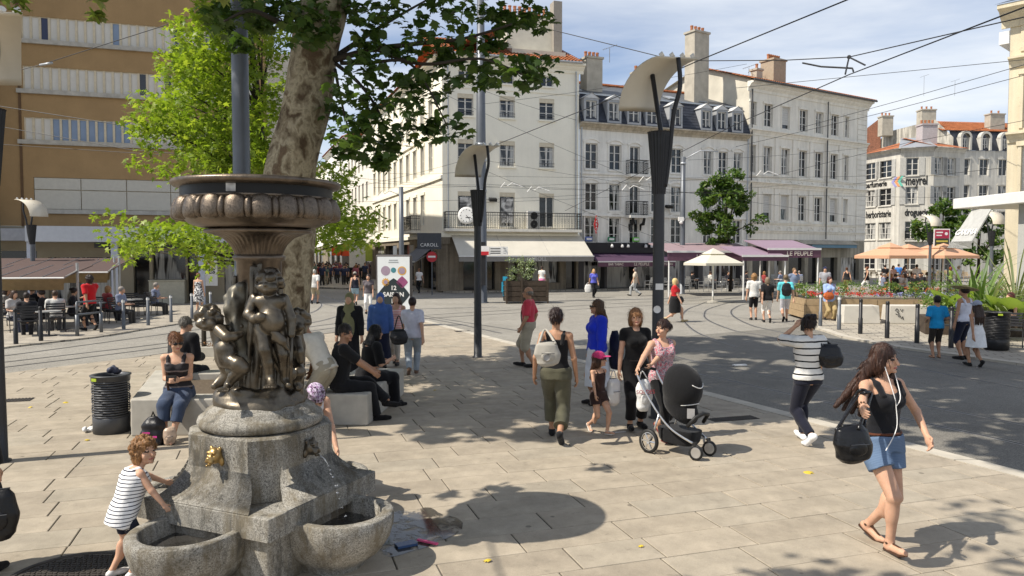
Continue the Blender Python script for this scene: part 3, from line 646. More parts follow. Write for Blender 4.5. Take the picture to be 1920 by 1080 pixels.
for z in (4.42, 8.0):
    for k in range(11):
        u = .8+k*1.32; b = MB(); b.tube([(u+.26*math.cos(a), -.02, z+.17*math.sin(a)) for a in [2*pi*j/12 for j in range(13)]], .035, 4); b.build('medallion', m_stoneC, bC)
for z in np.arange(3.7, HC-.8, .42): b = MB(); b.box(WC-1.3,WC,-.05,-.003,z,z+.39); b.build('quoin', m_stoneC, bC)
tiles(bC, -.3, WC+.3, -.7, HC, 5, HC+2.0)
b = MB(); b.tube([(-.3,-.7,HC-.03),(WC+.3,-.7,HC-.03)], .08, 6); b.tube([(.2,-.14,HC-.6),(.2,-.14,3.7)], .05, 6); b.tube([(FC.u(1548),-.16,HC-.6),(FC.u(1548),-.16,3.7)], .045, 6); b.build('gutter', M('gutter_dark', (.06,.06,.06), .5), bC)
b = MB(); b.poly((0,12,0),(0,0,0),(0,0,HC),(0,12,HC)); b.poly((0,-.3,HC),(0,5,HC+2.05),(0,12,HC)); b.poly((WC,0,0),(WC,12,0),(WC,12,HC),(WC,0,HC)); b.poly((-.3,5,HC+2),(WC+.3,5,HC+2),(WC+.3,12,HC),(-.3,12,HC)); b.build('side_walls', M('gable_render', (.56,.52,.43), .9, var=.15, vs=1), bC)
chimney(bC, FC.u(1352), 2.5, HB+1.0, 1.5, 1.0, 6.6, 4); chimney(bC, FC.u(1465), 2.5, HC+.6, .7, .6, 1.1, 1); chimney(bC, FC.u(1498), 2.6, HC+.4, 1.5, 1.3, 2.3, 6, M('chimney_tan', (.36,.29,.21), .9))
b = MB(); b.prismx([(-.9,3.25),(-.12,3.6),(-.003,3.6),(-.003,3.25)][::-1], 5.6, 12.6); b.build('shop_canopy', m_plaster('canopy_cream', (.5,.45,.36), .25, .25), bC)
b = MB(); b.box(6.6,12.4,-.8,-.1,2.98,3.24); b.build('blue_blind', M('blue_blind', (.12,.22,.30), .7), bC)

# ---- D: corner house with painted lettering, E: gabled house behind, F: cream house at the right edge
m_oldwhite = m_plaster('old_white_paint', (.66,.63,.56), .2, .2, .6)
DP = [(37.3,80.2),(38.75,75),(41.5,73.9),(45.4,75.4)]; HD = 13.0
bD = thing('painted_corner_house', 'white corner house with faded painted shop lettering and shuttered windows', 'building', (38.75, 75, 0), 0)
fcs = []
for i in range(3):
    fcs.append(facade_between(*DP[i], *DP[i+1]))
def sub_wall(i, ops):
    f, w = fcs[i]; ww = wall(bD, 'wall', 0, w, 0, HD, ops, m_oldwhite); ww.location = (f.x-38.75, f.y-75, 0); ww.rotation_euler = (0,0,f.a); return ww
m_shut = M('old_shutter', (.42,.41,.38), .7, var=.15)
for i, pxs in enumerate(((1633, 1661), (1711,), (1760, 1784))):
    f, w = fcs[i]; ops = [(f.u(p)-.55 if i else f.u(p)-.85, z, f.u(p)+.55 if i else f.u(p)+.85, z+1.75) for p in pxs for z in (10.3, 7.45, 4.0, .9)]
    o = sub_wall(i, ops)
    for q in ops:
        ww = q[2]-q[0]; win(o, (q[0]+q[2])/2, q[1], ww, 1.75, 'c3'); sill(o, (q[0]+q[2])/2, q[1], ww, m_oldwhite)
        if q[1] > 7:
            for s in (-1, 1):
                b = MB(); uu = (q[0]+q[2])/2+s*(ww/2+.28)
                b.box(uu-.26,uu+.26,-.07,-.02,q[1],q[1]+1.75); b.build('shutter', m_shut, o)
    cornice(o, 0, w, HD-.4, m_oldwhite, .4, .4)
    b = MB(); b.poly((-.2,-.5,HD+.02),(w+.2,-.5,HD+.02),(w*.5+1.0,5.0,HD+1.7),(w*.5-1.0,5.0,HD+1.7)); b.build('roof', m_roof if i != 1 else m_zinc, o)
    if i == 1:
        text(o, 'meyrel', w*.5, -.03, 9.76, 1.25, m_black, .01, bold=.03, sx=.56); text(o, 'droguerie', w*.52, -.03, 6.62, .95, m_black, .01, bold=.03, sx=.56); balcony(o, w/2, 3.9, 1.9, .6, .9, m_oldwhite)
    if i == 0:
        text(o, 'parfumerie', w*.40, -.03, 9.72, .82, m_black, .01, bold=.02, sx=.85); text(o, 'herboristerie', w*.48, -.03, 6.6, 1.0, m_black, .01, bold=.02, sx=.66)
        for j, c in enumerate(((.30,.28,.52), (.62,.27,.12), (.12,.42,.33))):
            b = MB(); x = w*.80+j*.42; b.poly((x,-.03,9.75),(x+.42,-.03,9.25),(x+.75,-.03,9.25),(x+.33,-.03,9.75),(x+.75,-.03,10.25),(x+.42,-.03,10.25)); b.build('painted_chevron', M('chevron_%d' % j, c, .8), o)
chimney(bD, 3.4, 1.5, HD+.3, 1.5, 1.2, 2.2, 4, M('chimney_painted', (.42,.38,.38), .8)); chimney(bD, -2.2, 8, HD-.5, .8, .7, 2.4, 1)
b = MB(); b.box(-6.5,-3.2,8,10,9,14.6); b.build('brick_stack', M('brick_red', (.22,.075,.045), .9, var=.3, vs=8), bD)
# E
bE = thing('gabled_house', 'tall white house with brick gable and arched dormers behind the painted corner house', 'building', (50.0, 88, 0), 0)
FE = Fac(54.0, 92.0, R(8)); zE = 17.4
o = wall(bE, 'wall', 0, 12, 0, zE-2.2, [(u-.6, z, u+.6, z+2.0) for u in (1.6,4.2,6.8) for z in (12.2, 9.0, 5.8)], m_oldwhite); o.location = (4.0,4.0,0); o.rotation_euler = (0,0,R(8))
for u in (1.6,4.2,6.8):
    for z in (12.2, 9.0, 5.8): win(o, u, z, 1.2, 2.0, 'c2'); surround(o, u, z, 1.2, 2.0, m_oldwhite)
b = MB(); b.poly((0,-.1,zE-2.2),(12,-.1,zE-2.2),(12,.8,zE+.3),(0,.8,zE+.3)); b.build('mansard_roof', m_slate, o)
for u in (1.5,4.2,6.9):
    b = MB(); b.box(u-.75,u-.5,-.3,.5,zE-2.15,zE-.6); b.box(u+.5,u+.75,-.3,.5,zE-2.15,zE-.6); b.lathe([(.5,0),(.78,0),(.78,.6),(.5,.6)], 12, (0,0,0), 0, pi); 
    nv = 13*4; M4 = Matrix.Translation((u,.3,zE-.62)) @ Matrix.Rotation(pi/2, 4, 'X'); b.v[-nv:] = [tuple(M4 @ Vector(q)) for q in b.v[-nv:]]
    q = b.build('dormer', m_oldwhite, o); win(o, u, zE-2.15, 1.0, 1.5, 'c2', 0.05)
tiles(o, -1, 12, .6, zE+.3, 5.5, zE+2.3)
chimney(o, 7.2, 2, zE+.6, 2.0, 1.0, 2.0, 2)
b = MB(); b.add([(3.95,4.0,0),(-2.6,12,0),(-2.6,12,15.5),(-1.2,10.3,18.4),(2.6,5.6,19.2),(3.95,4.0,16.8)], [(0,1,2,3,4,5)]); gb = b.build('gable_wall', m_plaster('peeling_gable', (.62,.58,.50), .3, .45, .9), bE)
b = MB(); b.add([(-1.6,10.7,0),(-5.5,15.5,0),(-5.5,15.5,16.5),(-1.7,10.6,20.4)], [(0,1,2,3)]); b.build('brick_gable', M('brick_brown', (.20,.085,.05), .9, var=.4, vs=6, bump=.5), bE)
chimney(bE, -1.6, 9.6, 17.8, 1.4, 1.2, 2.4, 3); chimney(bE, 1.9, 6.4, 17.6, 1.8, 1.2, 2.8, 3)
# F
FF, WF = facade_between(19.75, 30.0, 23.0, 26.4)
bF = thing('cream_house_right', 'tall cream stone house with heavy cornices at the right edge', 'building', (FF.x, FF.y, 0), FF.a); bF.name = 'cream_house'
mF = m_plaster('warm_stone', (.66,.58,.42), .1, .12)
ops = [(u-.5, z, u+.5, z+2.1) for u in (1.0, 3.2) for z in (4.6, 7.4)] ; ops += [(u-.5, 10.4, u+.5, 11.4) for u in (1.0, 3.2)]
wall(bF, 'wall', 0, WF, 0, 11.8, ops, mF)
for q in ops: win(bF, (q[0]+q[2])/2, q[1], 1.0, q[3]-q[1], 's45' if q[1] > 5 else 'c3'); surround(bF, (q[0]+q[2])/2, q[1], 1.0, q[3]-q[1], mF)
for z, d, h in ((6.85,.3,.4),(9.8,.3,.4)): cornice(bF, 0, WF, z, mF, d, h, 'string_course')
cornice(bF, -.1, WF, 11.4, mF, .7, .8, ends=.2)
b = MB(); b.poly((-.4,-.75,12.22),(WF+1,-.75,12.22),(WF+1,3,13.4),(-.4,3,13.4)); b.build('roof', m_slate, bF)
b = MB(); b.poly((-.01,9,0),(-.01,.0,0),(-.01,0,11.6),(-.01,9,11.6)); b.box(-.5,.0,.4,9,10.9,11.4); b.build('white_side_wall', M('white_render', (.74,.73,.70), .85, var=.06), bF)

# ---- H: brown roughcast building on the left
FH = Fac(-22.75-.954*14, 35-.30*14, R(17.5)); UH = lambda px, py=300: FH.u(px, py)
bH = thing('brown_building', 'brown roughcast office block with pale ribbon windows above the cafe terrace', 'building', (FH.x, FH.y, 0), FH.a)
WH = FH.u(500); ops = []
u0 = FH.u(47); rows = ((FH.z(50,262), FH.z(50,219)), (FH.z(50,167), FH.z(50,123)), (FH.z(50,73), FH.z(50,29)))
for a, c in rows: ops.append((u0, a, WH-.6, c))
pan = (FH.u(62), FH.z(60,392), WH-.6, FH.z(60,332)); ops.append(pan)
zc = FH.z(60,424)
wall(bH, 'wall', 0, WH, zc, 18, ops, m_brown, rev=.12)
b = MB(); b.poly((WH,0,0),(WH,16,0),(WH,16,18),(WH,0,18)); b.build('side_wall', m_brown, bH)
b = MB(); b.box(-.2,WH+.3,-.5,.2,17.6,18.0); b.build('roof_edge', m_concrete, bH)
m_pan = M('white_panel', (.58,.55,.49), .6, var=.07, vs=2); m_bluep = M('blue_grey_panel', (.20,.26,.36), .45, var=.1, vs=2); m_navy = M('navy_panel', (.03,.04,.09), .4); m_bar = M('cream_bar', (.56,.48,.34), .6)
for r, (a, c) in enumerate(rows):
    n = 27; w = (WH-.6-u0)/n
    for k in range(n):
        if r == 0: m = m_bluep if 3 <= k <= 11 else m_glass if k > 16 else m_pan
        elif r == 1: m = m_glass if k in (13, 16, 18, 19, 22) else m_pan
        else: m = m_navy if k == 2 else m_bluep if k == 10 else m_glass if k in (17, 20, 21) else m_pan
        b = MB(); b.box(u0+k*w+.05,u0+(k+1)*w-.05,.07,.1,a+.04,c-.04); b.build('window_panel', m, bH)
    b = MB()
    for k in range(n+1): b.box(u0+k*w-.05,u0+k*w+.05,.03,.11,a,c)
    b.box(u0,WH-.6,.05,.11,a,a+.04); b.box(u0,WH-.6,.05,.11,c-.04,c); b.build('window_frame', m_bar, bH)
    b = MB(); b.box(u0-.25,WH-.4,-.14,-.003,a-.2,a-.003); b.build('sill', m_concrete, bH)
b = MB(); b.poly((pan[0],.1,pan[1]),(pan[2],.1,pan[1]),(pan[2],.1,pan[3]),(pan[0],.1,pan[3])); b.build('infill', m_bar, bH)
n = 5; w = (pan[2]-pan[0])/n; zs = pan[1]+(pan[3]-pan[1])*.62
for k in range(n):
    for z0, z1 in ((pan[1], zs), (zs, pan[3])):
        b = MB(); b.box(pan[0]+k*w+.02,pan[0]+(k+1)*w-.02,.02,.08,z0+.02,z1-.02); b.build('cladding_panel', M('cladding', (.50,.47,.40), .65, var=.06), bH)
b = MB(); b.box(pan[0]-.2,pan[2],-.12,-.003,pan[1]-.2,pan[1]-.003); b.build('sill', m_concrete, bH)
b = MB(); b.box(u0-.2,u0-.1,-.05,-.003,zc,18); b.build('movement_joint', M('joint_brown', (.12,.07,.035), .9), bH)
# canopy, columns and ground floor of H
b = MB(); b.box(FH.u(72,430),WH+.8,-2.0,.3,zc-.75,zc-.05); b.build('canopy', M('canopy_grey', (.44,.46,.50), .5, var=.06), bH)
b = MB(); b.box(FH.u(72,430)-6,FH.u(72,430)-.01,-1.2,.3,zc-.7,zc-.15); b.build('canopy_wing', M('canopy_grey_dark', (.30,.31,.34), .5), bH)
for px in (80, 229, 384):
    u = FH.u(px, 480); b = MB(); b.box(u-.14,u+.14,-1.85,-1.57,.05,zc-.752); b.build('column', M('canopy_column', (.40,.43,.50), .5), bH)
gops = [(FH.u(-300,500),.1,FH.u(70,500),2.6),(FH.u(90,500),.1,FH.u(218,500),2.3),(FH.u(250,500),.1,FH.u(280,500),2.5),(FH.u(286,500),1.2,FH.u(348,500),2.6),(FH.u(352,500),.1,FH.u(374,500),2.6),(FH.u(420,500),.3,FH.u(470,500),2.5)]
wall(bH, 'ground_floor', 0, WH, 0, zc-.003, gops, M('ground_floor_tan', (.30,.26,.19), .7, var=.1, vs=1.5), rev=.5)
for a, c, d, e in gops: b = MB(); b.poly((a,.45,c),(d,.45,c),(d,.45,e),(a,.45,e)); b.build('shop_window', m_glass, bH)
b = MB(); b.box(FH.u(285,550),FH.u(350,550),-.9,-.1,.05,1.15); b.box(FH.u(284,550),FH.u(351,550),-.95,-.05,1.153,1.2); b.build('serving_counter', M('counter_cream', (.42,.40,.32), .6), bH)
b = MB(); b.box(FH.u(180,470),FH.u(380,480),-.35,-.003,2.75,3.0); b.build('sign_band', M('sign_band_dark', (.06,.065,.075), .5), bH)
text(bH, 'LA', FH.u(214,485), -.03, 2.62, .42, m_black, .02, bold=.01)
sg = thing('sale_poster', 'white shop poster reading 0 percent DES beside the canopy column', 'poster', (FH.x+FH.c*FH.u(394,500)+FH.s*.9, FH.y+FH.s*FH.u(394,500)-FH.c*.9, 0), FH.a)
b = MB(); b.box(-.4,.4,-.02,.02,.9,2.35); b.build('sheet', m_white, sg)
text(sg, '0%', 0, -.025, 1.95, .5, M('red_print', (.45,.03,.03), .6), .003, bold=.01); text(sg, 'DES', .02, -.025, 1.6, .32, m_black, .003, bold=.008)
# grey stone neighbour at the far left edge
bN = thing('grey_neighbour', 'grey stone building edge at the far left of the cafe', 'building', (-25.3, 32.0, 0), 0); bN.name = 'stone_building'
b = MB(); b.box(-9,1.6,0,2.2,3.4,18); b.build('wall', M('grey_stone_wall', (.36,.36,.36), .85, var=.15, vs=1), bN)
b = MB(); b.box(-9,1.2,.3,3,0,3.4); b.build('shop_front', m_darkshop, bN); b = MB(); b.box(-4,1.8,-.2,-.003,3.3,4.2); b.build('fascia', M('fascia_grey', (.30,.29,.27), .6), bN)
# ================================================================ smooth solids (distance fields turned into meshes)
f32 = np.float32
def _smin(a, b, k):
    h = np.maximum(k - np.abs(a-b), 0) / k
    return np.minimum(a, b) - h*h*k*f32(.25)
CORN = np.array([(i, j, k) for i in (0,1) for j in (0,1) for k in (0,1)])
EDG = [(0,1),(0,2),(0,4),(1,3),(1,5),(2,3),(2,6),(3,7),(4,5),(4,6),(5,7),(6,7)]
class Fld:
    def __init__(s): s.pr = []; s.wr = None; s.cuts = []
    def _a(s, fn, lo, hi, k, op, tg): s.pr.append((fn, np.array(lo, float), np.array(hi, float), f32(k), op, tg)); return s
    def cap(s, a, b, ra, rb=None, k=.02, tag=0, op='u', cut=0):
        a = np.array(a, float); b = np.array(b, float); rb = ra if rb is None else rb; d = b-a; L2 = max(float(d@d), 1e-9); L = math.sqrt(L2)
        def fn(X, Y, Z):
            px, py, pz = X-f32(a[0]), Y-f32(a[1]), Z-f32(a[2])
            tt = (px*f32(d[0])+py*f32(d[1])+pz*f32(d[2]))/f32(L2); t = np.clip(tt, 0, 1)
            r = np.sqrt((px-t*f32(d[0]))**2+(py-t*f32(d[1]))**2+(pz-t*f32(d[2]))**2)-(f32(ra)+t*f32(rb-ra))
            if cut & 2: r = np.maximum(r, (tt-1)*f32(L))
            if cut & 1: r = np.maximum(r, -tt*f32(L))
            return r
        m = max(ra, rb); return s._a(fn, np.minimum(a, b)-m, np.maximum(a, b)+m, k, op, tag)
    def ell(s, c, r, Rm=None, k=.02, tag=0, op='u'):
        c = np.array(c, float); r = np.array(r if hasattr(r, '__len__') else (r,)*3, float); Q = np.eye(3) if Rm is None else np.array(Rm, float); m = float(r.max())
        def fn(X, Y, Z):
            px, py, pz = X-f32(c[0]), Y-f32(c[1]), Z-f32(c[2])
            q = [(px*f32(Q[0][i])+py*f32(Q[1][i])+pz*f32(Q[2][i])) for i in range(3)]
            k0 = np.sqrt((q[0]/f32(r[0]))**2+(q[1]/f32(r[1]))**2+(q[2]/f32(r[2]))**2)
            k1 = np.sqrt((q[0]/f32(r[0]**2))**2+(q[1]/f32(r[1]**2))**2+(q[2]/f32(r[2]**2))**2)
            return k0*(k0-1)/np.maximum(k1, f32(1e-6))
        ext = np.sqrt((Q**2) @ (r**2)); return s._a(fn, c-ext, c+ext, k, op, tag)
    def loft(s, o, Rm, zs, rx, ry, yo=None, xo=None, k=.02, tag=0, op='u', pw=2.0):
        o = np.array(o, float); Q = np.array(Rm, float); zs = np.array(zs, float); rx = np.array(rx, float); ry = np.array(ry, float)
        yo = np.zeros_like(zs) if yo is None else np.array(yo, float); xo = np.zeros_like(zs) if xo is None else np.array(xo, float)
        def fn(X, Y, Z):
            px, py, pz = X-f32(o[0]), Y-f32(o[1]), Z-f32(o[2])
            x, y, z = [(px*f32(Q[0][i])+py*f32(Q[1][i])+pz*f32(Q[2][i])) for i in range(3)]
            zc = np.clip(z, zs[0], zs[-1]); a = np.interp(zc, zs, rx).astype(f32); b = np.interp(zc, zs, ry).astype(f32)
            x = x-np.interp(zc, zs, xo).astype(f32); y = y-np.interp(zc, zs, yo).astype(f32)
            d = (np.power(np.power(np.abs(x)/a, pw)+np.power(np.abs(y)/b, pw), 1/pw)-1)*np.minimum(a, b)
            return np.maximum(d, np.maximum(f32(zs[0])-z, z-f32(zs[-1])))
        mx = float(max(rx.max()+np.abs(xo).max(), ry.max()+np.abs(yo).max())); pts = [Q @ np.array((x, y, z))+o for x in (-mx, mx) for y in (-mx, mx) for z in (zs[0], zs[-1])]
        return s._a(fn, np.min(pts, 0), np.max(pts, 0), k, op, tag)
    def mesh(s, h, extra=None):
        U = [p for p in s.pr if p[4] == 'u']
        lo = np.min([p[1] for p in U], 0)-3*h; hi = np.max([p[2] for p in U], 0)+3*h
        n = np.ceil((hi-lo)/h).astype(int)+1; ax = [(lo[i]+h*np.arange(n[i])).astype(f32) for i in range(3)]
        Fg = np.full(n, f32(1.0))
        for fn, a, b, k, op, tg in s.pr:
            pad = float(k)+2.5*h; i0 = np.maximum(np.floor((a-pad-lo)/h).astype(int), 0); i1 = np.minimum(np.ceil((b+pad-lo)/h).astype(int)+1, n)
            if (i1 <= i0).any(): continue
            sl = tuple(slice(i0[i], i1[i]) for i in range(3))
            d = fn(ax[0][sl[0]][:,None,None], ax[1][sl[1]][None,:,None], ax[2][sl[2]][None,None,:]).astype(f32)
            if op == 'u': Fg[sl] = _smin(Fg[sl], d, k) if k > 0 else np.minimum(Fg[sl], d)
            else: Fg[sl] = -_smin(-Fg[sl], d, max(k, f32(1e-5)))
        X, Y, Z = ax[0][:,None,None], ax[1][None,:,None], ax[2][None,None,:]
        if s.wr is not None: Fg = Fg + s.wr(X, Y, Z)
        for c in s.cuts: Fg = np.maximum(Fg, c(X, Y, Z))
        S = Fg < 0; cnt = np.zeros(n-1, np.int8)
        for c in CORN: cnt += S[c[0]:n[0]-1+c[0], c[1]:n[1]-1+c[1], c[2]:n[2]-1+c[2]]
        act = np.argwhere((cnt > 0) & (cnt < 8))
        vals = [Fg[act[:,0]+c[0], act[:,1]+c[1], act[:,2]+c[2]] for c in CORN]
        pos = np.zeros((len(act), 3)); w = np.zeros(len(act))
        for i, j in EDG:
            a, b = vals[i], vals[j]; m = (a < 0) != (b < 0); t = np.where(m, a/np.where(m, a-b, 1), 0)
            pos += np.where(m[:,None], CORN[i]+(CORN[j]-CORN[i])*t[:,None], 0); w += m
        pos = (act+pos/w[:,None])*h+lo
        idx = np.full(n-1, -1, np.int32); idx[act[:,0], act[:,1], act[:,2]] = np.arange(len(act)); qs = []
        for d in range(3):
            e = [(d+1)%3, (d+2)%3]; A = [slice(None)]*3; B = [slice(None)]*3; A[d] = slice(0, -1); B[d] = slice(1, None)
            ch = np.argwhere(S[tuple(A)] != S[tuple(B)]); ok = (ch[:,e[0]] > 0) & (ch[:,e[1]] > 0) & (ch[:,e[0]] < n[e[0]]-1) & (ch[:,e[1]] < n[e[1]]-1); ch = ch[ok]
            ins = S[ch[:,0], ch[:,1], ch[:,2]]; q = []
            for o1, o2 in ((-1,-1),(0,-1),(0,0),(-1,0)):
                c = ch.copy(); c[:,e[0]] += o1; c[:,e[1]] += o2; q.append(idx[c[:,0], c[:,1], c[:,2]])
            q = np.stack(q, 1); q[~ins] = q[~ins][:,::-1]; qs.append(q)
        return pos, np.concatenate(qs)
    def tags(s, pos):
        best = np.full(len(pos), 9.0); tg = np.zeros(len(pos), int); X, Y, Z = [pos[:,i].astype(f32) for i in range(3)]
        for fn, a, b, k, op, t in s.pr:
            if op != 'u': continue
            d = fn(X, Y, Z); m = d < best; best[m] = d[m]; tg[m] = t
        return tg
def np_mesh(name, pos, q, mats, mi=None):
    me = bpy.data.meshes.new(name); me.vertices.add(len(pos)); me.vertices.foreach_set('co', pos.astype(f32).ravel())
    me.loops.add(q.size); me.loops.foreach_set('vertex_index', q.astype(np.int32).ravel())
    me.polygons.add(len(q)); me.polygons.foreach_set('loop_start', np.arange(0, q.size, 4, dtype=np.int32)); me.polygons.foreach_set('loop_total', np.full(len(q), 4, np.int32))
    for m in (mats if isinstance(mats, (list, tuple)) else [mats]): me.materials.append(m)
    if mi is not None: me.polygons.foreach_set('material_index', mi.astype(np.int32))
    me.polygons.foreach_set('use_smooth', np.ones(len(q), bool)); me.update(calc_edges=True); return me
_wr = np.random.RandomState(3)
def wrinkle(amp, sc, n=5, st=(1,1,1), seed=0):
    r = np.random.RandomState(seed); D = r.normal(size=(n,3)); D /= np.linalg.norm(D, axis=1)[:,None]; D = D*np.array(st)*sc*r.uniform(.6,1.6,(n,1)); ph = r.uniform(0, 6.28, n)
    def fn(X, Y, Z):
        v = 0
        for i in range(n): v = v + np.sin(X*f32(D[i,0])+Y*f32(D[i,1])+Z*f32(D[i,2])+f32(ph[i]))
        return v*f32(amp/n)
    return fn
def rotm(rx=0, ry=0, rz=0): return np.array((Matrix.Rotation(rz, 3, 'Z') @ Matrix.Rotation(ry, 3, 'Y') @ Matrix.Rotation(rx, 3, 'X')))

# ================================================================ the fountain
def m_granite():
    n = NT('granite'); co = n.coord(); v = n.vor(co, 135); g = n.n('ShaderNodeRGBToBW'); n.l(v, g.inputs[0])
    c = n.ramp(g.outputs[0], (.12, (.075,.07,.062)), (.35, (.20,.19,.168)), (.6, (.31,.295,.262)), (.88, (.43,.41,.365)))
    c = n.mix(n.ramp(n.noise(co, 3, 6, .65), (.35, 0), (.7, .6)), c, (.31,.285,.235))
    st = n.ramp(n.noise(n.coord(scale=(1,1,.35)), 5, 6, .7), (.46, 0), (.62, .8)); c = n.mix(st, c, (.13,.105,.065)); c = n.mix(n.ramp(n.noise(n.coord(scale=(1,1,.2)), 9, 5, .7), (.54, 0), (.64, .7)), c, (.07,.066,.056)); c = n.mix(n.ramp(n.noise(co, 4, 5, .7), (.6, 0), (.7, .5)), c, (.46,.44,.39))
    c = n.mix(1, c, n.ramp(n.noise(co, 1.5, 5, .7), (.3, .72), (.65, 1.1)), 'MULTIPLY'); n.col(c)
    n.bump(n.mix(.4, n.noise(co, 30, 5, .7), g.outputs[0]), .5, .008); return n.set(.8, 0, .35)
def m_bronze(name, a, b_, r0=.22, r1=.5):
    n = NT(name); co = n.coord(); f = n.noise(co, 6, 6, .65)
    c = n.ramp(f, (.3, a), (.65, b_)); st = n.ramp(n.noise(n.coord(scale=(1,1,.25)), 14, 5, .7), (.5, 0), (.7, .5)); c = n.mix(st, c, (.10,.085,.06)); n.col(c)
    n.bump(n.noise(co, 45, 4), .25, .006); return n.set(n.ramp(f, (.3, r0), (.7, r1)), .75, .5)
m_gran = m_granite(); m_brz = m_bronze('bronze', (.055,.045,.034), (.17,.145,.11)); m_brz2 = m_bronze('bronze_bowl', (.07,.055,.042), (.21,.165,.125), .25, .5); m_gold = m_bronze('polished_bronze', (.26,.16,.06), (.46,.31,.12), .25, .42)
AX = V(-2.03, 6.0, 0); PH = R(24)
ft = thing('fountain', 'bronze fountain with cherubs and wide bowl on a grey granite pedestal with basins', 'fountain', AX, -(pi/2-PH) + pi/2 - R(0))
ft.rotation_euler = (0, 0, 0)
n1 = V(-math.sin(PH), -math.cos(PH), 0); n2 = V(math.cos(PH), -math.sin(PH), 0)
def sq(a, m=0):                                  # square seen on its corner, chamfer m
    pts = []
    for s1, s2 in ((1,1),(-1,1),(-1,-1),(1,-1)):
        if m <= 0: pts.append(n1*a*s1+n2*a*s2)
        else:
            p, q = n1*a*s1+n2*(a-m)*s2, n1*(a-m)*s1+n2*a*s2
            pts += [p, q] if s1*s2 > 0 else [q, p]
    c = [(p.x, p.y) for p in pts]; ar = sum(c[i][0]*c[(i+1)%len(c)][1]-c[(i+1)%len(c)][0]*c[i][1] for i in range(len(c)))
    return c if ar > 0 else c[::-1]
def lof(b, rings):                               # stack of polygons with equal count
    n = len(rings[0][0]); vs = [(x, y, z) for pl, z in rings for x, y in pl]; fs = [(i*n+k, i*n+(k+1)%n, (i+1)*n+(k+1)%n, (i+1)*n+k) for i in range(len(rings)-1) for k in range(n)]
    fs.append(tuple(range((len(rings)-1)*n, len(rings)*n))); b.add(vs, fs)
b = MB(); lof(b, [(sq(.60,.02), 0), (sq(.60,.02), .39)]); b.build('lower_plinth', m_gran, ft, bevel=.012)
b = MB(); lof(b, [(sq(.655,.012), .393), (sq(.655,.012), .56)]); b.build('plinth', m_gran, ft, bevel=.012)
b = MB(); lof(b, [(sq(.47,.175), .563), (sq(.47,.175), 1.03), (sq(.45,.168), 1.045)]); pk = b.build('pedestal_block', m_gran, ft)
for nn, tt in ((n1, n2), (n2, -n1), (-n1, -n2), (-n2, n1)):        # hollow flares on the four main faces
    b = MB(); n = 10; vs = []
    for i in range(n+1):
        t = i/n; dd = .465+.188*(1-t)**2.6; z = .564+.30*t; hw = .297+.17*(1-t)**1.6
        for sgn in (-1, 1): q = nn*dd+tt*hw*sgn; vs.append((q.x, q.y, z)); q = nn*.46+tt*.299*sgn; vs.append((q.x, q.y, z))
    b.add(vs, [f for i in range(n) for f in ((4*i,4*i+2,4*i+6,4*i+4),(4*i+1,4*i,4*i+4,4*i+5),(4*i+2,4*i+3,4*i+7,4*i+6))]); b.build('flare', m_gran, pk, True)
b = MB(); b.lathe([(.30,1.046),(.445,1.046),(.478,1.065),(.488,1.10),(.475,1.135),(.445,1.15),(.43,1.158),(.42,1.185),(.385,1.205),(.36,1.225),(.34,1.232),(.02,1.232)], 56); b.build('moulding_ring', m_gran, ft, smooth=True)
for i, (nn, tt) in enumerate(((n1, n2), (n2, -n1), (-n1, -n2), (-n2, n1))):   # four basins: straight sides, rounded front
    def ring(r, d, z, k=14):
        pl = [(nn*(.605)+tt*r)] + [(nn*(.60+d)+tt*(r*math.cos(a))+nn*(r*math.sin(a))) for a in [pi*j/k for j in range(k+1)]] + [(nn*.605-tt*r)]
        return [(p.x, p.y, z) for p in pl]
    b = MB(); rings = [ring(.24,.10,0), ring(.24,.10,.03), ring(.25,.13,.07), ring(.32,.16,.14), ring(.37,.18,.24), ring(.385,.20,.36), ring(.385,.20,.43), ring(.378,.195,.44), ring(.325,.18,.44), ring(.315,.175,.43), ring(.29,.165,.24), ring(.22,.12,.17)]
    n = len(rings[0]); b.add([v for q in rings for v in q], [(a*n+k, a*n+k+1, (a+1)*n+k+1, (a+1)*n+k) for a in range(len(rings)-1) for k in range(n-1)] + [tuple(range((len(rings)-1)*n, len(rings)*n))])
    o = b.build('basin', m_gran, ft, smooth=True, bevel=0)
    b = MB(); q = ring(.303,.168,.31); b.poly(*q); b.build('basin_water', bpy.data.materials['wet_film'], o)
    # step wing beside the basin and the lion spout
    f = Fld(); c = nn*.477+V(0,0,.905); Q = np.array([[tt.x, nn.x, 0], [tt.y, nn.y, 0], [0, 0, 1]])
    def L(x, y, z): p = Vector(Q @ np.array((x, y, z)))+c; return (p.x, p.y, p.z)
    f.ell(L(0,.02,.0), (.058,.05,.062), Q); f.ell(L(0,.065,-.02), (.034,.03,.028), Q, .015); f.ell(L(0,.085,-.008), (.013,.012,.009), Q, .006)
    for s in (-1, 1):
        f.ell(L(s*.042,.01,.052), (.015,.012,.018), Q, .01); f.ell(L(s*.024,.062,.012), (.011,.011,.008), Q, .004, op='s'); f.ell(L(s*.027,.055,.03), (.018,.012,.008), Q, .008); f.ell(L(s*.02,.075,-.033), (.018,.018,.014), Q, .008)
        f.ell(L(s*.05,.0,-.045), (.02,.02,.035), Q, .015)
    f.ell(L(0,.072,-.058), (.016,.016,.012), Q, .006); f.cap(L(0,.05,-.05), L(0,.10,-.058), .009, .008, .005)
    o = link('lion_spout', np_mesh('lion_spout', *f.mesh(.005), m_gold if i == 0 else m_brz), ft)
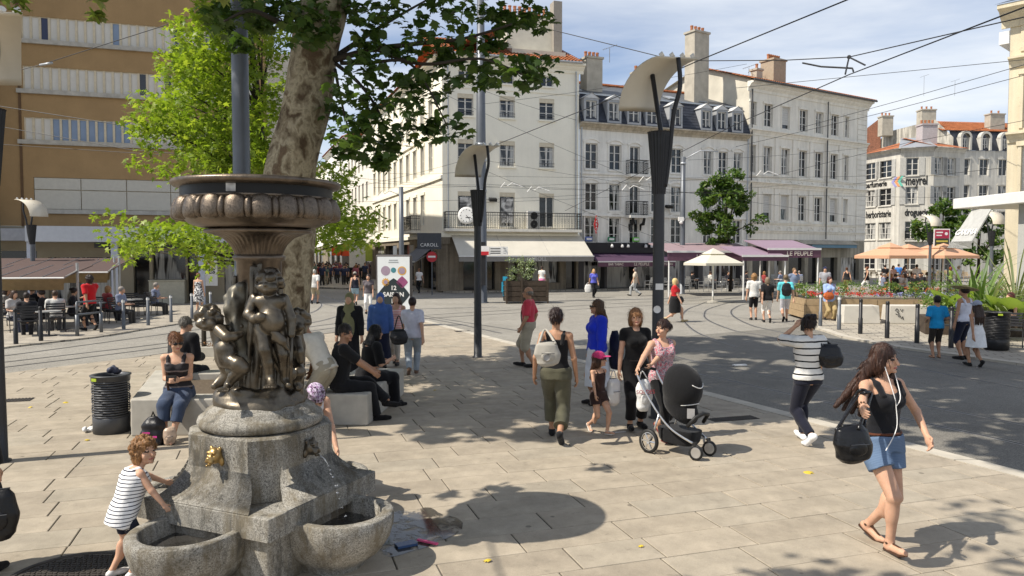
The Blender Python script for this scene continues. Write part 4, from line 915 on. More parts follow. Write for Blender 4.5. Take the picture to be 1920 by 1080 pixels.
# water thread and drops from the right-hand spout
p0 = n2*.57+V(0,0,.85); b = MB(); pts = []
for k in range(14):
    t = k/13; pts.append(p0+n2*(.26*t)+V(0,0,-.52*t*t-.02*t))
b.tube(pts[:6], [.006,.005,.004,.004,.003,.002], 5)
for k in range(5, 14):
    for _ in range(2): q = pts[k]+V(rnd.uniform(-.012,.012), rnd.uniform(-.012,.012), rnd.uniform(-.02,.02)); b.sph(q, rnd.uniform(.004,.008), 6, 4)
n = NT('water_drops'); n.col((.8,.82,.85)); n.b.inputs['Transmission Weight'].default_value = .8; MW = n.set(.05, 0, .8); stuff(b.build('water_stream', MW, ft, smooth=True))
# bronze rock base, reeds, stem, bowl
f = Fld(); f.loft((0,0,1.225), np.eye(3), [0,.03,.08,.12], [.345,.35,.335,.28], [.345,.35,.335,.28], pw=2.2); f.wr = wrinkle(.03, 26, 7, (1,1,1.4), 5)
for k in range(12): a = k*.9; f.ell((.24*math.cos(a), .24*math.sin(a), 1.33), (.10,.08,.05), None, .04)
link('rock_base', np_mesh('rock_base', *f.mesh(.012), m_brz), ft)
f = Fld(); f.cap((0,0,1.3), (0,.0,2.42), .15, .16, .03); r2 = random.Random(5)
for k in range(34):
    a = k*2.399; r0 = r2.uniform(.16,.24); z1 = r2.uniform(2.0,2.36); f.cap((r0*math.cos(a), r0*math.sin(a), 1.3), ((r0-.05)*math.cos(a+.25), (r0-.05)*math.sin(a+.25), z1), .035, .018, .012)
f.wr = wrinkle(.016, 60, 6, (1,1,.35), 8); link('reed_trunk', np_mesh('reed_trunk', *f.mesh(.011), m_brz), ft)
def FX(px, py, d): p = P(px, py, d)-AX; return (p.x, p.y, p.z)
f = Fld(); f.cap(FX(444,545,5.86), FX(452,690,5.82), .075, .10, .03); f.cap(FX(430,560,5.84), FX(440,610,5.84), .03, .05, .03); f.wr = wrinkle(.05, 60, 9, (1,1,.45), 11); link('stump', np_mesh('stump', *f.mesh(.01), m_bronze('bronze_pale', (.10,.09,.07), (.27,.25,.20), .4, .7)), ft)
def flute(r, z, a): return r*(1+.018*math.cos(40*a))
b = MB(); b.lathe([(.17,2.10),(.175,2.36),(.20,2.372),(.205,2.40),(.185,2.412)], 40, fn=None); b.lathe([(.18,2.41),(.19,2.44),(.215,2.49),(.27,2.545),(.345,2.575),(.40,2.585)], 160, fn=flute); b.lathe([(.40,2.583),(.415,2.592),(.41,2.612),(.36,2.618)], 56); b.build('fluted_stem', m_brz2, ft, smooth=True)
b = MB(); b.lathe([(0.2865,2.612),(0.4488,2.628),(0.5205,2.655),(0.5491,2.685),(0.5730,2.70),(0.5921,2.725),(0.5921,2.80),(0.5730,2.835),(0.5730,2.845),(0.5826,2.85),(0.5730,2.865)], 72); bo = b.build('bowl', m_brz2, ft, smooth=True)
b = MB(); b.lathe([(0.5778,2.862),(0.5778,2.935)], 72); b.build('bowl_band', M('bronze_black', (.018,.017,.016), .4, .6), bo, smooth=True)
b = MB(); b.lathe([(0.5730,2.932),(0.6255,2.94),(0.6446,2.955),(0.6494,2.972),(0.6351,2.988),(0.5921,2.995),(0.5348,2.985),(.5,2.93),(.02,2.90)], 72); b.build('bowl_rim', m_brz2, bo, smooth=True)
big = MB(); big.lathe([(max(math.sin(pi*i/10),1e-3)**.5, -math.cos(pi*i/10)) for i in range(11)], 14); small = MB(); small.lathe([(max(math.sin(pi*i/10),1e-3)**.8, -math.cos(pi*i/10)) for i in range(11)], 10)
gm, gs = big.mesh('gadroon', m_brz2, True), small.mesh('gadroon', m_brz2, True)
for k in range(20):
    for w, me, da in ((.078, gm, 0), (.03, gs, .5)):
        a = 2*pi*(k+da)/20+.05; o = link('gadroon', me, bo); o.location = (0.585*math.cos(a), 0.585*math.sin(a), 2.765); o.rotation_euler = (0, R(-14), a); o.scale = (.058 if w > .05 else .055, w*1.08, .092 if w > .05 else .082)
b = MB(); b.box(-.035,.035,-.003,.003,-.03,.03); o = b.build('sticker', m_photo(3), bo); o.location = (.0,-.583,2.90)
# cherubs
def cherub(name, H, J, hair=True, seed=1):
    f = Fld(); hd = np.array(FX(*J['head'])); rr = .086
    f.ell(hd, (rr*.92, rr, rr*1.08), None, .02); f.ell(hd+np.array((0,-.05,-.04)), (.06,.05,.05), None, .03); f.ell(hd+np.array((0,-.10,-.012)), (.014,.02,.016), None, .012)
    for s in (-1, 1): f.ell(hd+np.array((s*.036,-.095,.012)), (.016,.018,.011), None, .01, op='s'); f.ell(hd+np.array((s*.045,-.07,-.035)), (.032,.03,.03), None, .02)
    f.ell(hd+np.array((0,-.093,-.055)), (.022,.012,.008), None, .006)
    r = random.Random(seed)
    for k in range(46):
        th = r.uniform(0, 6.28); ph = r.uniform(-.35, 1.5); d = np.array((math.cos(th)*math.cos(ph), math.sin(th)*math.cos(ph), math.sin(ph)))
        if d[1] < -.45 and d[2] < .45: continue
        f.ell(hd+d*rr*1.02, r.uniform(.022,.034), None, .008)
    for ch in J['limbs']:
        for i in range(len(ch)-1): f.cap(FX(*ch[i][:3]), FX(*ch[i+1][:3]), ch[i][3]*.82, ch[i+1][3]*.82, .014)
    for e in J.get('ell', []): f.ell(FX(*e[:3]), e[3], None, .035)
    for fp in J.get('feet', []):
        p = np.array(FX(*fp))
        for k in range(5): f.cap(p+np.array((-.03+k*.015,-.02,.0)), p+np.array((-.036+k*.018,-.075+.004*k,-.006)), .011, .009, .006)
    return link(name, np_mesh(name, *f.mesh(.007), m_brz), ft)
cherub('standing_cherub', .9, dict(head=(506,530,5.66), limbs=[[(505,548,5.70,.05),(505,566,5.68,.10),(509,592,5.66,.105),(509,610,5.69,.10)], [(478,560,5.70,.055),(466,590,5.66,.048),(476,598,5.58,.042),(490,594,5.54,.033)],
  [(531,561,5.71,.055),(546,597,5.70,.046),(546,628,5.67,.035)], [(493,614,5.69,.085),(497,656,5.63,.062),(503,680,5.64,.052),(506,706,5.66,.038),(509,718,5.62,.034),(511,723,5.55,.028)], [(523,617,5.71,.085),(531,664,5.68,.06),(533,690,5.70,.05),(534,712,5.71,.036),(541,722,5.66,.03)]],
  ell=[(487,594,5.53,(.028,.02,.03)),(511,603,5.62,(.09,.07,.085)),(487,565,5.64,(.05,.04,.045)),(523,566,5.64,(.05,.04,.045))], feet=[(511,722,5.55)]), seed=3)
cherub('kneeling_cherub', .8, dict(head=(392,597,5.72), limbs=[[(404,611,5.73,.05),(412,624,5.75,.085),(421,650,5.74,.095),(423,670,5.74,.10)], [(411,619,5.66,.055),(425,632,5.60,.047),(440,631,5.63,.04),(451,627,5.66,.032)], [(420,618,5.80,.05),(440,617,5.80,.042),(452,612,5.80,.034)],
  [(427,674,5.68,.088),(447,683,5.62,.072),(456,690,5.62,.06),(438,706,5.66,.05),(428,722,5.66,.036),(424,730,5.60,.03)], [(422,676,5.80,.085),(430,700,5.82,.065),(412,716,5.80,.048),(402,724,5.76,.034)]], ell=[(425,655,5.68,(.08,.07,.08))], feet=[(424,729,5.60)]), seed=8)
cherub('crouching_cherub', .8, dict(head=(557,604,5.98), limbs=[[(556,622,6.0,.06),(553,650,6.02,.10),(552,676,6.02,.10)], [(556,640,5.96,.05),(561,660,5.9,.045),(564,676,5.9,.035)], [(552,680,6.0,.085),(560,698,5.92,.065),(556,716,5.94,.05),(560,728,5.9,.035)]]), seed=5)
b = MB(); b.tube([FX(547,628,5.66), FX(545,728,5.66)], .013, 6); b.build('staff', m_brz, ft, smooth=True)
f = Fld(); f.ell(FX(516,634,5.62), (.03,.022,.02), None, .02); f.cap(FX(512,622,5.61), FX(530,640,5.62), .02, .03, .02); f.cap(FX(528,640,5.62), FX(541,655,5.64), .03, .02, .02); f.cap(FX(497,638,5.74), FX(540,700,5.76), .05, .06, .03); f.wr = wrinkle(.012, 70, 5, (1,1,.4), 2); link('drapery', np_mesh('drapery', *f.mesh(.009), m_brz), ft)
# ================================================================ trees and plants
def proj(p):
    q = Vector(p)-V(0,0,CAMH); d = q.y*math.cos(PT)-q.z*math.sin(PT); h = q.y*math.sin(PT)+q.z*math.cos(PT)
    return (960+FPX*q.x/d, 540-FPX*h/d) if d > .1 else (-9999, -9999)
def m_leaf(name, ca, cb_, cc, tr=.35, rough=.45):
    n = NT(name); ge = n.n('ShaderNodeNewGeometry'); oi = n.n('ShaderNodeObjectInfo'); rr = n.math('FRACT', n.math('ADD', ge.outputs['Random Per Island'], oi.outputs['Random']))
    c = n.ramp(rr, (0, ca), (.55, cb_), (1, cc)); n.col(c); n.set(rough, 0, .35)
    t = n.n('ShaderNodeBsdfTranslucent'); n.l(n.mix(1, c, (1.5,1.6,.7), 'MULTIPLY'), t.inputs[0]); mx_ = n.n('ShaderNodeMixShader'); mx_.inputs[0].default_value = tr; n.l(n.b.outputs[0], mx_.inputs[1]); n.l(t.outputs[0], mx_.inputs[2]); n.l(mx_.outputs[0], n.out.inputs[0]); return n.mat
def leaf_shape(kind):
    if kind == 'plane': pts = [(0,-.5),(.22,-.42),(.5,-.12),(.30,-.02),(.46,.28),(.2,.2),(0,.56),(-.2,.2),(-.46,.28),(-.30,-.02),(-.5,-.12),(-.22,-.42)]
    elif kind == 'maple': pts = [(0,-.5),(.3,-.35),(.16,-.12),(.5,.1),(.14,.12),(.0,.6),(-.14,.12),(-.5,.1),(-.16,-.12),(-.3,-.35)]
    else: pts = [(0,-.5),(.2,-.2),(.22,.12),(0,.5),(-.22,.12),(-.2,-.2)]
    n = len(pts); v = np.array([(0,0,.03)]+[(x,y,-.12*(x*x+y*y)*2) for x,y in pts]); f = np.array([(0,1+i,1+(i+1)%n) for i in range(n)]); return v, f
def foliage(parent, name, kind, clusters, size, mat, seed=1, singles=0, droop=.4, flat=.7):
    r = np.random.RandomState(seed); V0, F0 = leaf_shape(kind); P_ = []
    for (c, rad, n) in clusters:
        d = r.normal(size=(n,3)); d /= np.linalg.norm(d, axis=1)[:,None]; P_.append(np.array(c)+d*(rad*r.uniform(.15,1,(n,1))**.6)*np.array((1,1,flat)))
    Pp = np.concatenate(P_); N = len(Pp); s = size*r.uniform(.65,1.25,N)
    az = r.uniform(0, 2*pi, N); tl = r.normal(droop, .55, N); rl = r.uniform(-.6,.6,N)
    ca, sa_, ct, st, cr_, sr = np.cos(az), np.sin(az), np.cos(tl), np.sin(tl), np.cos(rl), np.sin(rl)
    X = V0[None,:,:]*s[:,None,None]
    y = X[...,1]*ct[:,None]+X[...,2]*st[:,None]; z = -X[...,1]*st[:,None]+X[...,2]*ct[:,None]; x = X[...,0]
    x, z = x*cr_[:,None]+z*sr[:,None], -x*sr[:,None]+z*cr_[:,None]
    W_ = np.stack([x*ca[:,None]-y*sa_[:,None], x*sa_[:,None]+y*ca[:,None], z], -1)
    lead = []
    if singles:
        pr = [proj(p) for p in Pp]; vis_ = [i for i in range(N) if -5 < pr[i][0] < 1925 and -5 < pr[i][1] < 600]; vis_.sort(key=lambda i: -s[i]/Pp[i][1]); lead = vis_[:singles]
        for i in lead:
            me = bpy.data.meshes.new('leaf'); me.from_pydata(W_[i].tolist(), [], F0.tolist()); me.materials.append(mat); o = link('leaf', me, parent, True); o.location = tuple(Pp[i])
    keep = np.ones(N, bool); keep[lead] = False; W_ = W_[keep]+Pp[keep][:,None,:]; n = len(W_); m = len(V0)
    F = (F0[None]+(np.arange(n)*m)[:,None,None]).reshape(-1,3)
    me = bpy.data.meshes.new(name); me.vertices.add(n*m); me.vertices.foreach_set('co', W_.astype(f32).ravel()); me.loops.add(F.size); me.loops.foreach_set('vertex_index', F.astype(np.int32).ravel())
    me.polygons.add(len(F)); me.polygons.foreach_set('loop_start', np.arange(0, F.size, 3, dtype=np.int32)); me.polygons.foreach_set('loop_total', np.full(len(F), 3, np.int32)); me.materials.append(mat); me.update(calc_edges=True)
    return stuff(link(name, me, parent, True))
def m_bark_plane():
    n = NT('plane_bark'); co = n.coord(scale=(1,1,.8)); nz = n.noise(co, 6, 4); 
    q = n.n('ShaderNodeMixRGB'); q.inputs[0].default_value = .12; n.l(co, q.inputs[1]); cn_ = n.n('ShaderNodeTexNoise'); n.l(co, cn_.inputs['Vector']); cn_.inputs['Scale'].default_value = 7; n.l(cn_.outputs['Color'], q.inputs[2])
    f = n.noise(q.outputs[0], 5.0, 4, .55, .35)
    c = n.ramp(f, (.36, (.085,.058,.035)), (.41, (.17,.135,.085)), (.46, (.25,.205,.135)), (.53, (.36,.31,.21)), (.60, (.20,.16,.10)), (.66, (.13,.09,.055)))
    c = n.mix(1, c, n.ramp(n.noise(co, 40, 4), (.3,.8), (.7,1.1)), 'MULTIPLY'); n.col(c); n.bump(f, .8, .03); return n.set(.9, 0, .2)
m_pb = m_bark_plane(); m_twig = M('twig_bark', (.035,.028,.02), .9)
pt = thing('plane_tree', 'big plane tree with patchy peeling bark rising behind the fountain bowl', 'tree', G(515,805))
tp = smooth([G(512,806)-V(0,0,.1), G(512,806)+V(0,0,.25), P(520,690,10.35), P(530,560,10.3), P(540,440,10.3), P(545,330,10.3), P(568,220,10.3), P(588,110,10.3), P(612,0,10.3), P(640,-120,10.4), P(650,-300,10.8), P(640,-560,11.2)], 6)
rr_ = np.interp(np.arange(len(tp)), [0,6,12,30,42,48,54,60,66], [.50,.43,.37,.345,.31,.33,.29,.22,.12])
b = MB(); 
vs = []; n_ = 28
for i, p in enumerate(tp):
    for k in range(n_):
        a = 2*pi*k/n_; q = rr_[i]*(1+.045*math.sin(3*a+i*.35)+.03*math.sin(5*a-i*.5)+.02*math.sin(9*a+i)); vs.append(p+V(math.cos(a)*q, math.sin(a)*q, 0))
b.add(vs, [(i*n_+k, i*n_+(k+1)%n_, (i+1)*n_+(k+1)%n_, (i+1)*n_+k) for i in range(len(tp)-1) for k in range(n_)]); b.build('trunk', m_pb, pt, True, True)
def limb(pts, r0, r1, par, mat=None, name='limb'):
    q = smooth(pts, 5); b = MB(); b.tube(q, list(np.linspace(r0, r1, len(q))), 7); return b.build(name, mat or m_twig, par, True, True)
for pts, a, c in ([[P(628,112,10.2),P(700,92,9.9),P(780,82,9.7),P(870,72,9.6),P(960,45,9.5)], .045,.012], [[P(630,120,10.2),P(672,155,10),P(705,200,9.8),P(725,245,9.8)], .03,.01], [[P(628,130,10.1),P(640,190,9.9),P(655,250,9.9)], .024,.008],
    [[P(632,105,10.3),P(668,80,10.4),P(730,40,10.6),P(800,0,10.8)], .045,.012], [[P(640,118,10.2),P(690,118,9.9),P(760,115,9.7),P(800,160,9.6),P(840,240,9.5)], .03,.008], [[P(705,92,9.9),P(790,120,9.6),P(900,110,9.4),P(980,140,9.3)], .03,.01],
    [[P(560,60,10.2),P(520,40,9.8),P(470,20,9.5),P(420,40,9.3)], .05,.012], [[P(640,-120,10.4),P(800,-200,9.8),P(1000,-260,9.5)], .2,.06], [[P(640,-120,10.4),P(450,-220,10.5),P(200,-300,11)], .2,.06], [[P(650,-200,10.6),P(700,-350,13),P(760,-450,16)], .2,.05], [[P(645,-240,10.6),P(640,-500,9),P(660,-800,7.6)], .18,.05]):
    limb(pts, a, c, pt)
cl = []; r3 = random.Random(21)
for px, py in ((610,25),(650,15),(690,35),(735,15),(775,45),(820,15),(860,45),(900,15),(940,40),(975,20),(1000,50),(930,75),(985,135),(1015,140),(700,80),(745,95),(790,80),(830,110),(875,95),(915,130),(955,145),(890,150),(680,125),(720,150),(765,150),(810,165),(700,190),(740,205),(785,200),(655,170),(645,215),(665,250),(700,240),(735,265),(770,245),(805,235),(840,245),(720,300),(690,280),(650,280),(395,25),(425,45),(455,75),(480,30),(445,15),(500,55),(540,20),(575,35),(600,70),(520,10),(575,60)):
    cl.append((tuple(P(px+r3.uniform(-8,8), py+r3.uniform(-8,8), r3.uniform(9.2,10.2))), r3.uniform(.18,.36), r3.randint(32,50)))
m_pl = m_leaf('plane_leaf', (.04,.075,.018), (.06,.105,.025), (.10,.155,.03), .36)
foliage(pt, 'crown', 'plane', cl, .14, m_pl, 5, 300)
cl = []
while len(cl) < 300:                             # the part of the crown above the picture: it shades the square
    d = np.array([r3.gauss(0,1) for _ in range(3)]); d /= np.linalg.norm(d); p = V(-3.2,12.2,10.4)+V(*(d*np.array((7.4,6.8,4.2))*r3.uniform(.3,1)**.5))
    q = proj(p+V(0,0,-.9))
    k_ = (p.z-4.5)*.81; sx_, sy_ = p.x+k_*.94, p.y+k_*.342
    if q[1] > -40 or (abs(p.x+4) < 2.4 and p.y < 8.5) or (-8.6 < sx_ < -3.6 and 12 < sy_ < 17): continue
    cl.append((tuple(p), r3.uniform(.45,.8), 130))
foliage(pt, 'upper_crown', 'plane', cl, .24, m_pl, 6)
t2 = thing('plane_tree', 'plane tree beside the photographer whose leaf tips hang into the top left corner', 'tree', (-2.2,-3.2,0))
b = MB(); b.tube(smooth([V(-2.2,-3.2,-.1),V(-2.3,-3,2),V(-2.6,-2.4,5),V(-3,-1,8),V(-3,0,10)],4), list(np.linspace(.35,.15,17)), 14); b.build('trunk', m_pb, t2, True, True)
limb([V(-2.7,-2,5.6),V(-3.6,.4,7),V(-3.4,2.6,7.6)], .14,.04, t2); limb([V(-2.8,-1.6,6.4),V(-5,1.8,7),P(60,-40,6.2)], .03,.008, t2)
cl = [(tuple(P(18,-2,6.1)), .16, 16), (tuple(P(165,-6,6.3)), .14, 9), (tuple(P(182,24,6.3)), .07, 5), (tuple(P(420,-15,7)), .2, 14), (tuple(P(100,-50,6.2)), .25, 20)]
while len(cl) < 46:
    p = V(-2.9+r3.gauss(0,1.5), 2.3+r3.gauss(0,.85), 8.0+r3.uniform(-1.0,1.5))
    if proj(p+V(0,0,-.6))[1] > -30: continue
    cl.append((tuple(p), .55, 34))
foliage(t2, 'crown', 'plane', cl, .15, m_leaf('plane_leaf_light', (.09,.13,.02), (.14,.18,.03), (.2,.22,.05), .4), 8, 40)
# bright green maple behind
mt = thing('maple_tree', 'bright yellow green maple in front of the brown building', 'tree', (-4.6,14.2,0))
b = MB(); b.tube(smooth([V(-4.6,14.2,-.1),V(-4.65,14.3,1.5),V(-4.8,14.6,3.5),V(-5.0,14.8,5.5),V(-5.2,14.8,7.5)],4), list(np.linspace(.15,.05,17)), 10); b.build('trunk', m_twig, mt, True, True)
cl = []; regs = ((340,530,0,335,120),(250,500,190,335,60),(215,320,410,470,10),(300,450,385,495,22),(320,430,95,200,18),(590,640,300,420,9),(600,700,380,470,14),(330,500,-120,20,30),(600,655,330,460,10))
for x0, x1, y0, y1, n in regs:
    for _ in range(n):
        px, py = r3.uniform(x0,x1), r3.uniform(y0,y1); ok = py > 40 or px > 380
        if x1 == 480 and px < 300 and py < 260: continue
        if ok: cl.append((tuple(P(px, py, r3.uniform(12.6,15.8))), r3.uniform(.28,.5), 50))
for c in cl[::6]: limb([V(-4.85,14.6,max(2.2,c[0][2]-1.2)), (V(-4.85,14.6,max(2.2,c[0][2]-.8))+V(*c[0]))/2, V(*c[0])], .03,.006, mt)
foliage(mt, 'crown', 'maple', cl, .13, m_leaf('maple_leaf', (.13,.20,.02), (.22,.30,.035), (.32,.38,.06), .45), 9, 300, .5)
# small street tree at the purple bar and dark trees beside the kiosk
def small_tree(lab, base, crown, rx, rz, n, mat, size, seed, trunk_r=.12):
    t = thing('street_tree', lab, 'tree', base); b = MB(); b.tube(smooth([base, base+V(.05,0,2), crown+V(0,0,-rz*.3), crown+V(0,0,rz*.5)],4), list(np.linspace(trunk_r,.03,13)), 8); b.build('trunk', m_twig, t, True, True)
    r = random.Random(seed); cl = []
    for _ in range(n):
        d = np.array([r.gauss(0,1) for _ in range(3)]); d /= np.linalg.norm(d); k = r.uniform(.4,1); w = 1-.45*max(0, d[2]); cl.append(((crown.x+d[0]*rx*k*w, crown.y+d[1]*rx*k*w, crown.z+d[2]*rz*k), r.uniform(.3,.6)*rx/2.3, 62))
    for c in cl[::5]: limb([crown+V(0,0,-rz*.6), V(*c[0])], .05,.01, t)
    foliage(t, 'crown', 'oval', cl, size, mat, seed); return t
m_dk = m_leaf('street_tree_leaf', (.04,.085,.018), (.075,.135,.028), (.15,.21,.05), .35)
c = P(1362,388,47); small_tree('leafy green street tree in front of the white house above the cream parasol', V(c.x+.3,47,0.1), c, 2.2, 3.0, 74, m_dk, .34, 31)
c = P(1768,425,52); small_tree('round dark green tree left of the kiosk awning', V(c.x,52,0), c, 2.3, 2.2, 40, m_dk, .36, 32)
c = P(1835,440,50); small_tree('dark green tree behind the kiosk awning', V(c.x,50,0), c, 2.2, 2.6, 40, m_dk, .36, 33)

# ================================================================ lamp posts and masts
m_panel = M('lamp_reflector', (.62,.56,.45), .5, var=.04, bump=.05)
def lamp(lab, base, H=5.15, rz=0, col=None, r=.085, stick=False):
    t = thing('street_lamp', lab, 'street lamp', base, rz, 'street lamps with curved reflector sails'); s = H/5.15; m = col or m_darkpost
    b = MB(); b.lathe([(r*1.5,0),(r*1.5,.03),(r*1.12,.04),(r*1.08,.5),(r,1.2),(r*.95,3.25*s),(r*1.3,3.5*s)], 20); b.build('post', m, t, True)
    b = MB(); b.lathe([(r*1.05,3.2*s),(r*1.3,3.45*s),(r*1.9,4.05*s),(r*2.0,4.07*s),(r*1.3,4.05*s)], 40, fn=lambda q, z, a: q*(1+.05*math.cos(20*a))); b.build('collar', m_blackmetal, t)
    D, E = V(.47,-.5,0), V(.62,.12,0); o0 = V(-.55,.30,4.42*s); n = 12; g = []
    for off in (0, .018):
        for i in range(n+1):
            a = pi/2*i/n; k, zz = (1-math.cos(a)), math.sin(a)*.66
            for j in range(2): g.append(o0+D*k+E*(j*1.0)+V(0,0,zz+off))
    q = 2*(n+1); fs = [(2*i,2*i+1,2*i+3,2*i+2) for i in range(n)] + [(q+2*i,q+2*i+2,q+2*i+3,q+2*i+1) for i in range(n)] + [(2*i,2*i+2,q+2*i+2,q+2*i) for i in range(n)] + [(2*i+1,q+2*i+1,q+2*i+3,2*i+3) for i in range(n)] + [(0,q,q+1,1),(2*n,2*n+1,q+2*n+1,q+2*n)]
    b = MB(); b.add(g, fs); pn = b.build('reflector_sail', m_panel, t, True)
    for j in range(4):
        b = MB(); c = o0+D*.93+E*(.12+.25*j)+V(0,0,.69); b.cyl(c, c+V(.05,-.02,.03), .03, .04, 8); b.build('edge_fin', m_white, pn)
    mid = o0+D*.35+E*.5+V(0,0,.50); b = MB(); b.tube([V(.03,0,3.6*s), V(.02,.02,4.1*s), mid], .035, 8); b.build('arm', m_blackmetal, t, True)
    top = o0+D*1.0+E*.5+V(0,0,.665); b = MB(); b.tube(smooth([V(.08,-.04,3.3*s), V(.13,-.06,3.7*s), V(.18,-.1,4.3*s), top+V(.03,0,-.4), top],5), .033, 8); b.build('arm', m_blackmetal, t, True)
    if stick:
        b = MB(); b.cbox((0,-r-.003,1.95), .11, .01, .09); b.build('sticker', m_white, t); b = MB(); b.lathe([(.001,0),(.055,0),(.055,.006)], 16); o = b.build('sticker', m_white, t); o.location = (-.03,-r-.002,1.62); o.rotation_euler = (pi/2,0,0)
    return t
lamp('dark lamp post with curved sail behind the woman with the pushchair', G(1232,785), 5.3, 0, stick=True)
lamp('slim dark lamp post standing alone on the paving left of the man in red', G(896,671), 4.95)
lamp('lamp post cropped by the left edge of the picture', G(-2,868), 5.15, R(-8))
lamp('distant lamp with edge on sail above the brown terrace awnings', V(*G(62,600)[:2],0) * 1.0 if False else V((62-960)/1400*29.5, 29.5, 0), 4.55, R(215), m_greymetal)
lamp('distant lamp post in front of the painted corner house', V((1743-960)/1400*45, 45, 0), 4.8, R(160), m_greymetal)
lamp('lamp post at the corner of the kiosk', V((1858-960)/1400*38, 38, 0), 4.6, R(160), m_greymetal)
def mast(lab, base, H, r0, r1, m=None, rings=()):
    t = thing('mast', lab, 'pole', base); b = MB(); b.lathe([(r0*1.25,0),(r0*1.25,.04),(r0,.06),(r0+(r1-r0)*.5,H*.5),(r1,H),(.001,H+.01)], 20); b.build('shaft', m or m_greymetal, t, True)
    for z in rings: b = MB(); rr = r0+(r1-r0)*z/H; b.lathe([(rr,z-.06),(rr+.03,z-.06),(rr+.03,z+.06),(rr,z+.06)], 16); b.build('clamp', m_zinc, t, True)
    return t
mast('tall grey mast between the plane tree and the brown building', V((456-960)/1400*11.8, 11.8, 0), 9, .135, .125)
M9 = V((901-960)/1400*37.5+.03, 37.5, 0); ms = mast('thick grey tram mast in front of the pale shop awning', M9, 16, .31, .17, None, (7.1, 7.5, 7.9, 5.6))
mast('thin grey pole rising behind the poster panel', V((753-960)/1400*33, 33, 0), 5.4, .12, .10)
M12 = V((1279-960)/1400*46, 46, 0); q = mast('grey pole with bracket arm before the white house', M12, 8.4, .17, .14, None, (4.6, 8.0))
b = MB(); b.tube([(0,0,8.2),(.6,-.2,8.55),(1.0,-.3,8.75),(2.0,-.5,8.65)], .035, 6); b.build('bracket_arm', m_zinc, q, True); b = MB(); b.cbox((-.15,-.2,4.6), .3, .25, .25); b.sph((-.15,-.25,4.4), .12, 8, 6); b.build('camera_dome', m_white, q)
# signs on the mast: direction arms, clock, no-entry
sg = thing('direction_sign', 'small white and red direction sign fixed to the thick tram mast', 'sign', M9 + V(0,-.33,0))
b = MB(); b.box(-.14,.24,-.08,-.0,.9,3.05); b.build('bracket', m_blackmetal, sg); b = MB(); b.box(-.02,.4,-.12,-.085,2.4,2.85); b.build('red_plate', M('red_white_plate', (.75,.72,.7), .5), sg); b = MB(); b.box(-.02,.4,-.13,-.122,2.4,2.58); b.build('red_band', M('sign_red', (.5,.02,.03), .5), sg)
b = MB(); b.box(.42,1.35,-.1,-.085,2.4,2.82); b.build('arrow_plate', m_white, sg); b = MB()
for z_ in (2.5, 2.6, 2.72): b.box(.48,.48+.5,-.104,-.1,z_-.025,z_+.02); b.box(1.12,1.26,-.104,-.1,z_-.008,z_+.008)
b.build('print_lines', m_black, sg)
ck = thing('clock', 'round white double clock beside the slim lamp post', 'clock', V((875-960)/1400*35, 35, 0))
b = MB(); b.lathe([(.001,-.08),(.36,-.08),(.40,-.05),(.40,.05),(.36,.08),(.001,.08)], 28); o = b.build('case', m_white, ck, True); o.location = (0,0,4.25); o.rotation_euler = (pi/2,0,0)
b = MB(); b.lathe([(.001,0),(.31,0)], 28); o = b.build('face', M('clock_face', (.8,.79,.76), .4), ck); o.location = (0,-.085,4.25); o.rotation_euler = (pi/2,0,0)
b = MB(); b.cbox((.08,-.092,4.16), .24, .004, .03, 0); b.M = Matrix.Translation((0,-.096,4.25)) @ Matrix.Rotation(R(50), 4, 'Y'); b.box(-.02,.25,-.002,.002,-.012,.012)
for k in range(12): b.M = Matrix.Translation((0,-.09,4.25)) @ Matrix.Rotation(R(30*k), 4, 'Y'); b.box(.25,.30,-.002,.002,-.01,.01)
b.build('hands', m_black, ck)
b = MB(); b.tube([(.1,.1,4.25),(.7,2.3,4.4)], .03, 6); b.build('bracket_arm', m_greymetal, ck)
ne = thing('no_entry_sign', 'round red no entry sign at the corner of the cream building', 'road sign', V((810-960)/1400*45, 45, 0))
b = MB(); b.cyl((0,0,0),(0,0,2.75),.035,.035,8); b.build('post', m_greymetal, ne); b = MB(); b.lathe([(.001,0),(.30,0),(.32,.01)], 24); o = b.build('disc', M('sign_red2', (.42,.02,.03), .45), ne); o.location = (0,-.06,2.3); o.rotation_euler = (pi/2,0,0)
b = MB(); b.box(-.22,.22,-.075,-.068,2.25,2.36); b.build('white_bar', m_lwhite, ne)
# overhead wires
m_wire = M('overhead_wire', (.02,.02,.02), .6)
def wire(lab, pts, r=.013, sag=0):
    pts = [Vector(p) for p in pts]; q = pts
    if sag: q = [pts[0]+(pts[1]-pts[0])*(i/10)+V(0,0,-4*sag*(i/10)*(1-i/10)) for i in range(11)]
    b = MB(); b.tube(q, r, 5); return tag(b.build('overhead_wire', m_wire), lab, 'wire', 'overhead tram wires')
MT = lambda z: M9+V(0,0,z)
wire('thick wire climbing from the tram mast to the top right sky', [MT(7.6), P(1160,180,25), P(1309,114,20), P(1600,-5,15)], .016)
wire('feeder wire passing in front of the chimney wall to the big lamp sail', [P(840,-10,30), P(1010,50,26), P(1245,108,22), P(1325,114,21), P(1470,113,19), P(1592,107,18), P(1920,32,14)], .013)
wire('contact wire rising across the limestone house to the top right corner', [P(1060,395,44), P(1380,233,26), P(1592,140,17), P(1925,12,11)], .013)
wire('thin wire crossing above the limestone house roof', [P(1380,165,30), P(1920,112,24)], .010)
wire('upper wire above the painted corner house', [P(1500,240,36), P(1700,185,30), P(1925,120,24)], .011)
wire('lower wire in front of the painted corner house', [P(1380,275,38), P(1640,215,32), P(1925,140,26)], .011)
wire('wire crossing the gabled house dormers', [P(1450,330,40), P(1700,268,34), P(1925,225,28)], .010)
wire('wire low across the painted corner house lettering', [P(1600,345,40), P(1925,310,30)], .010)
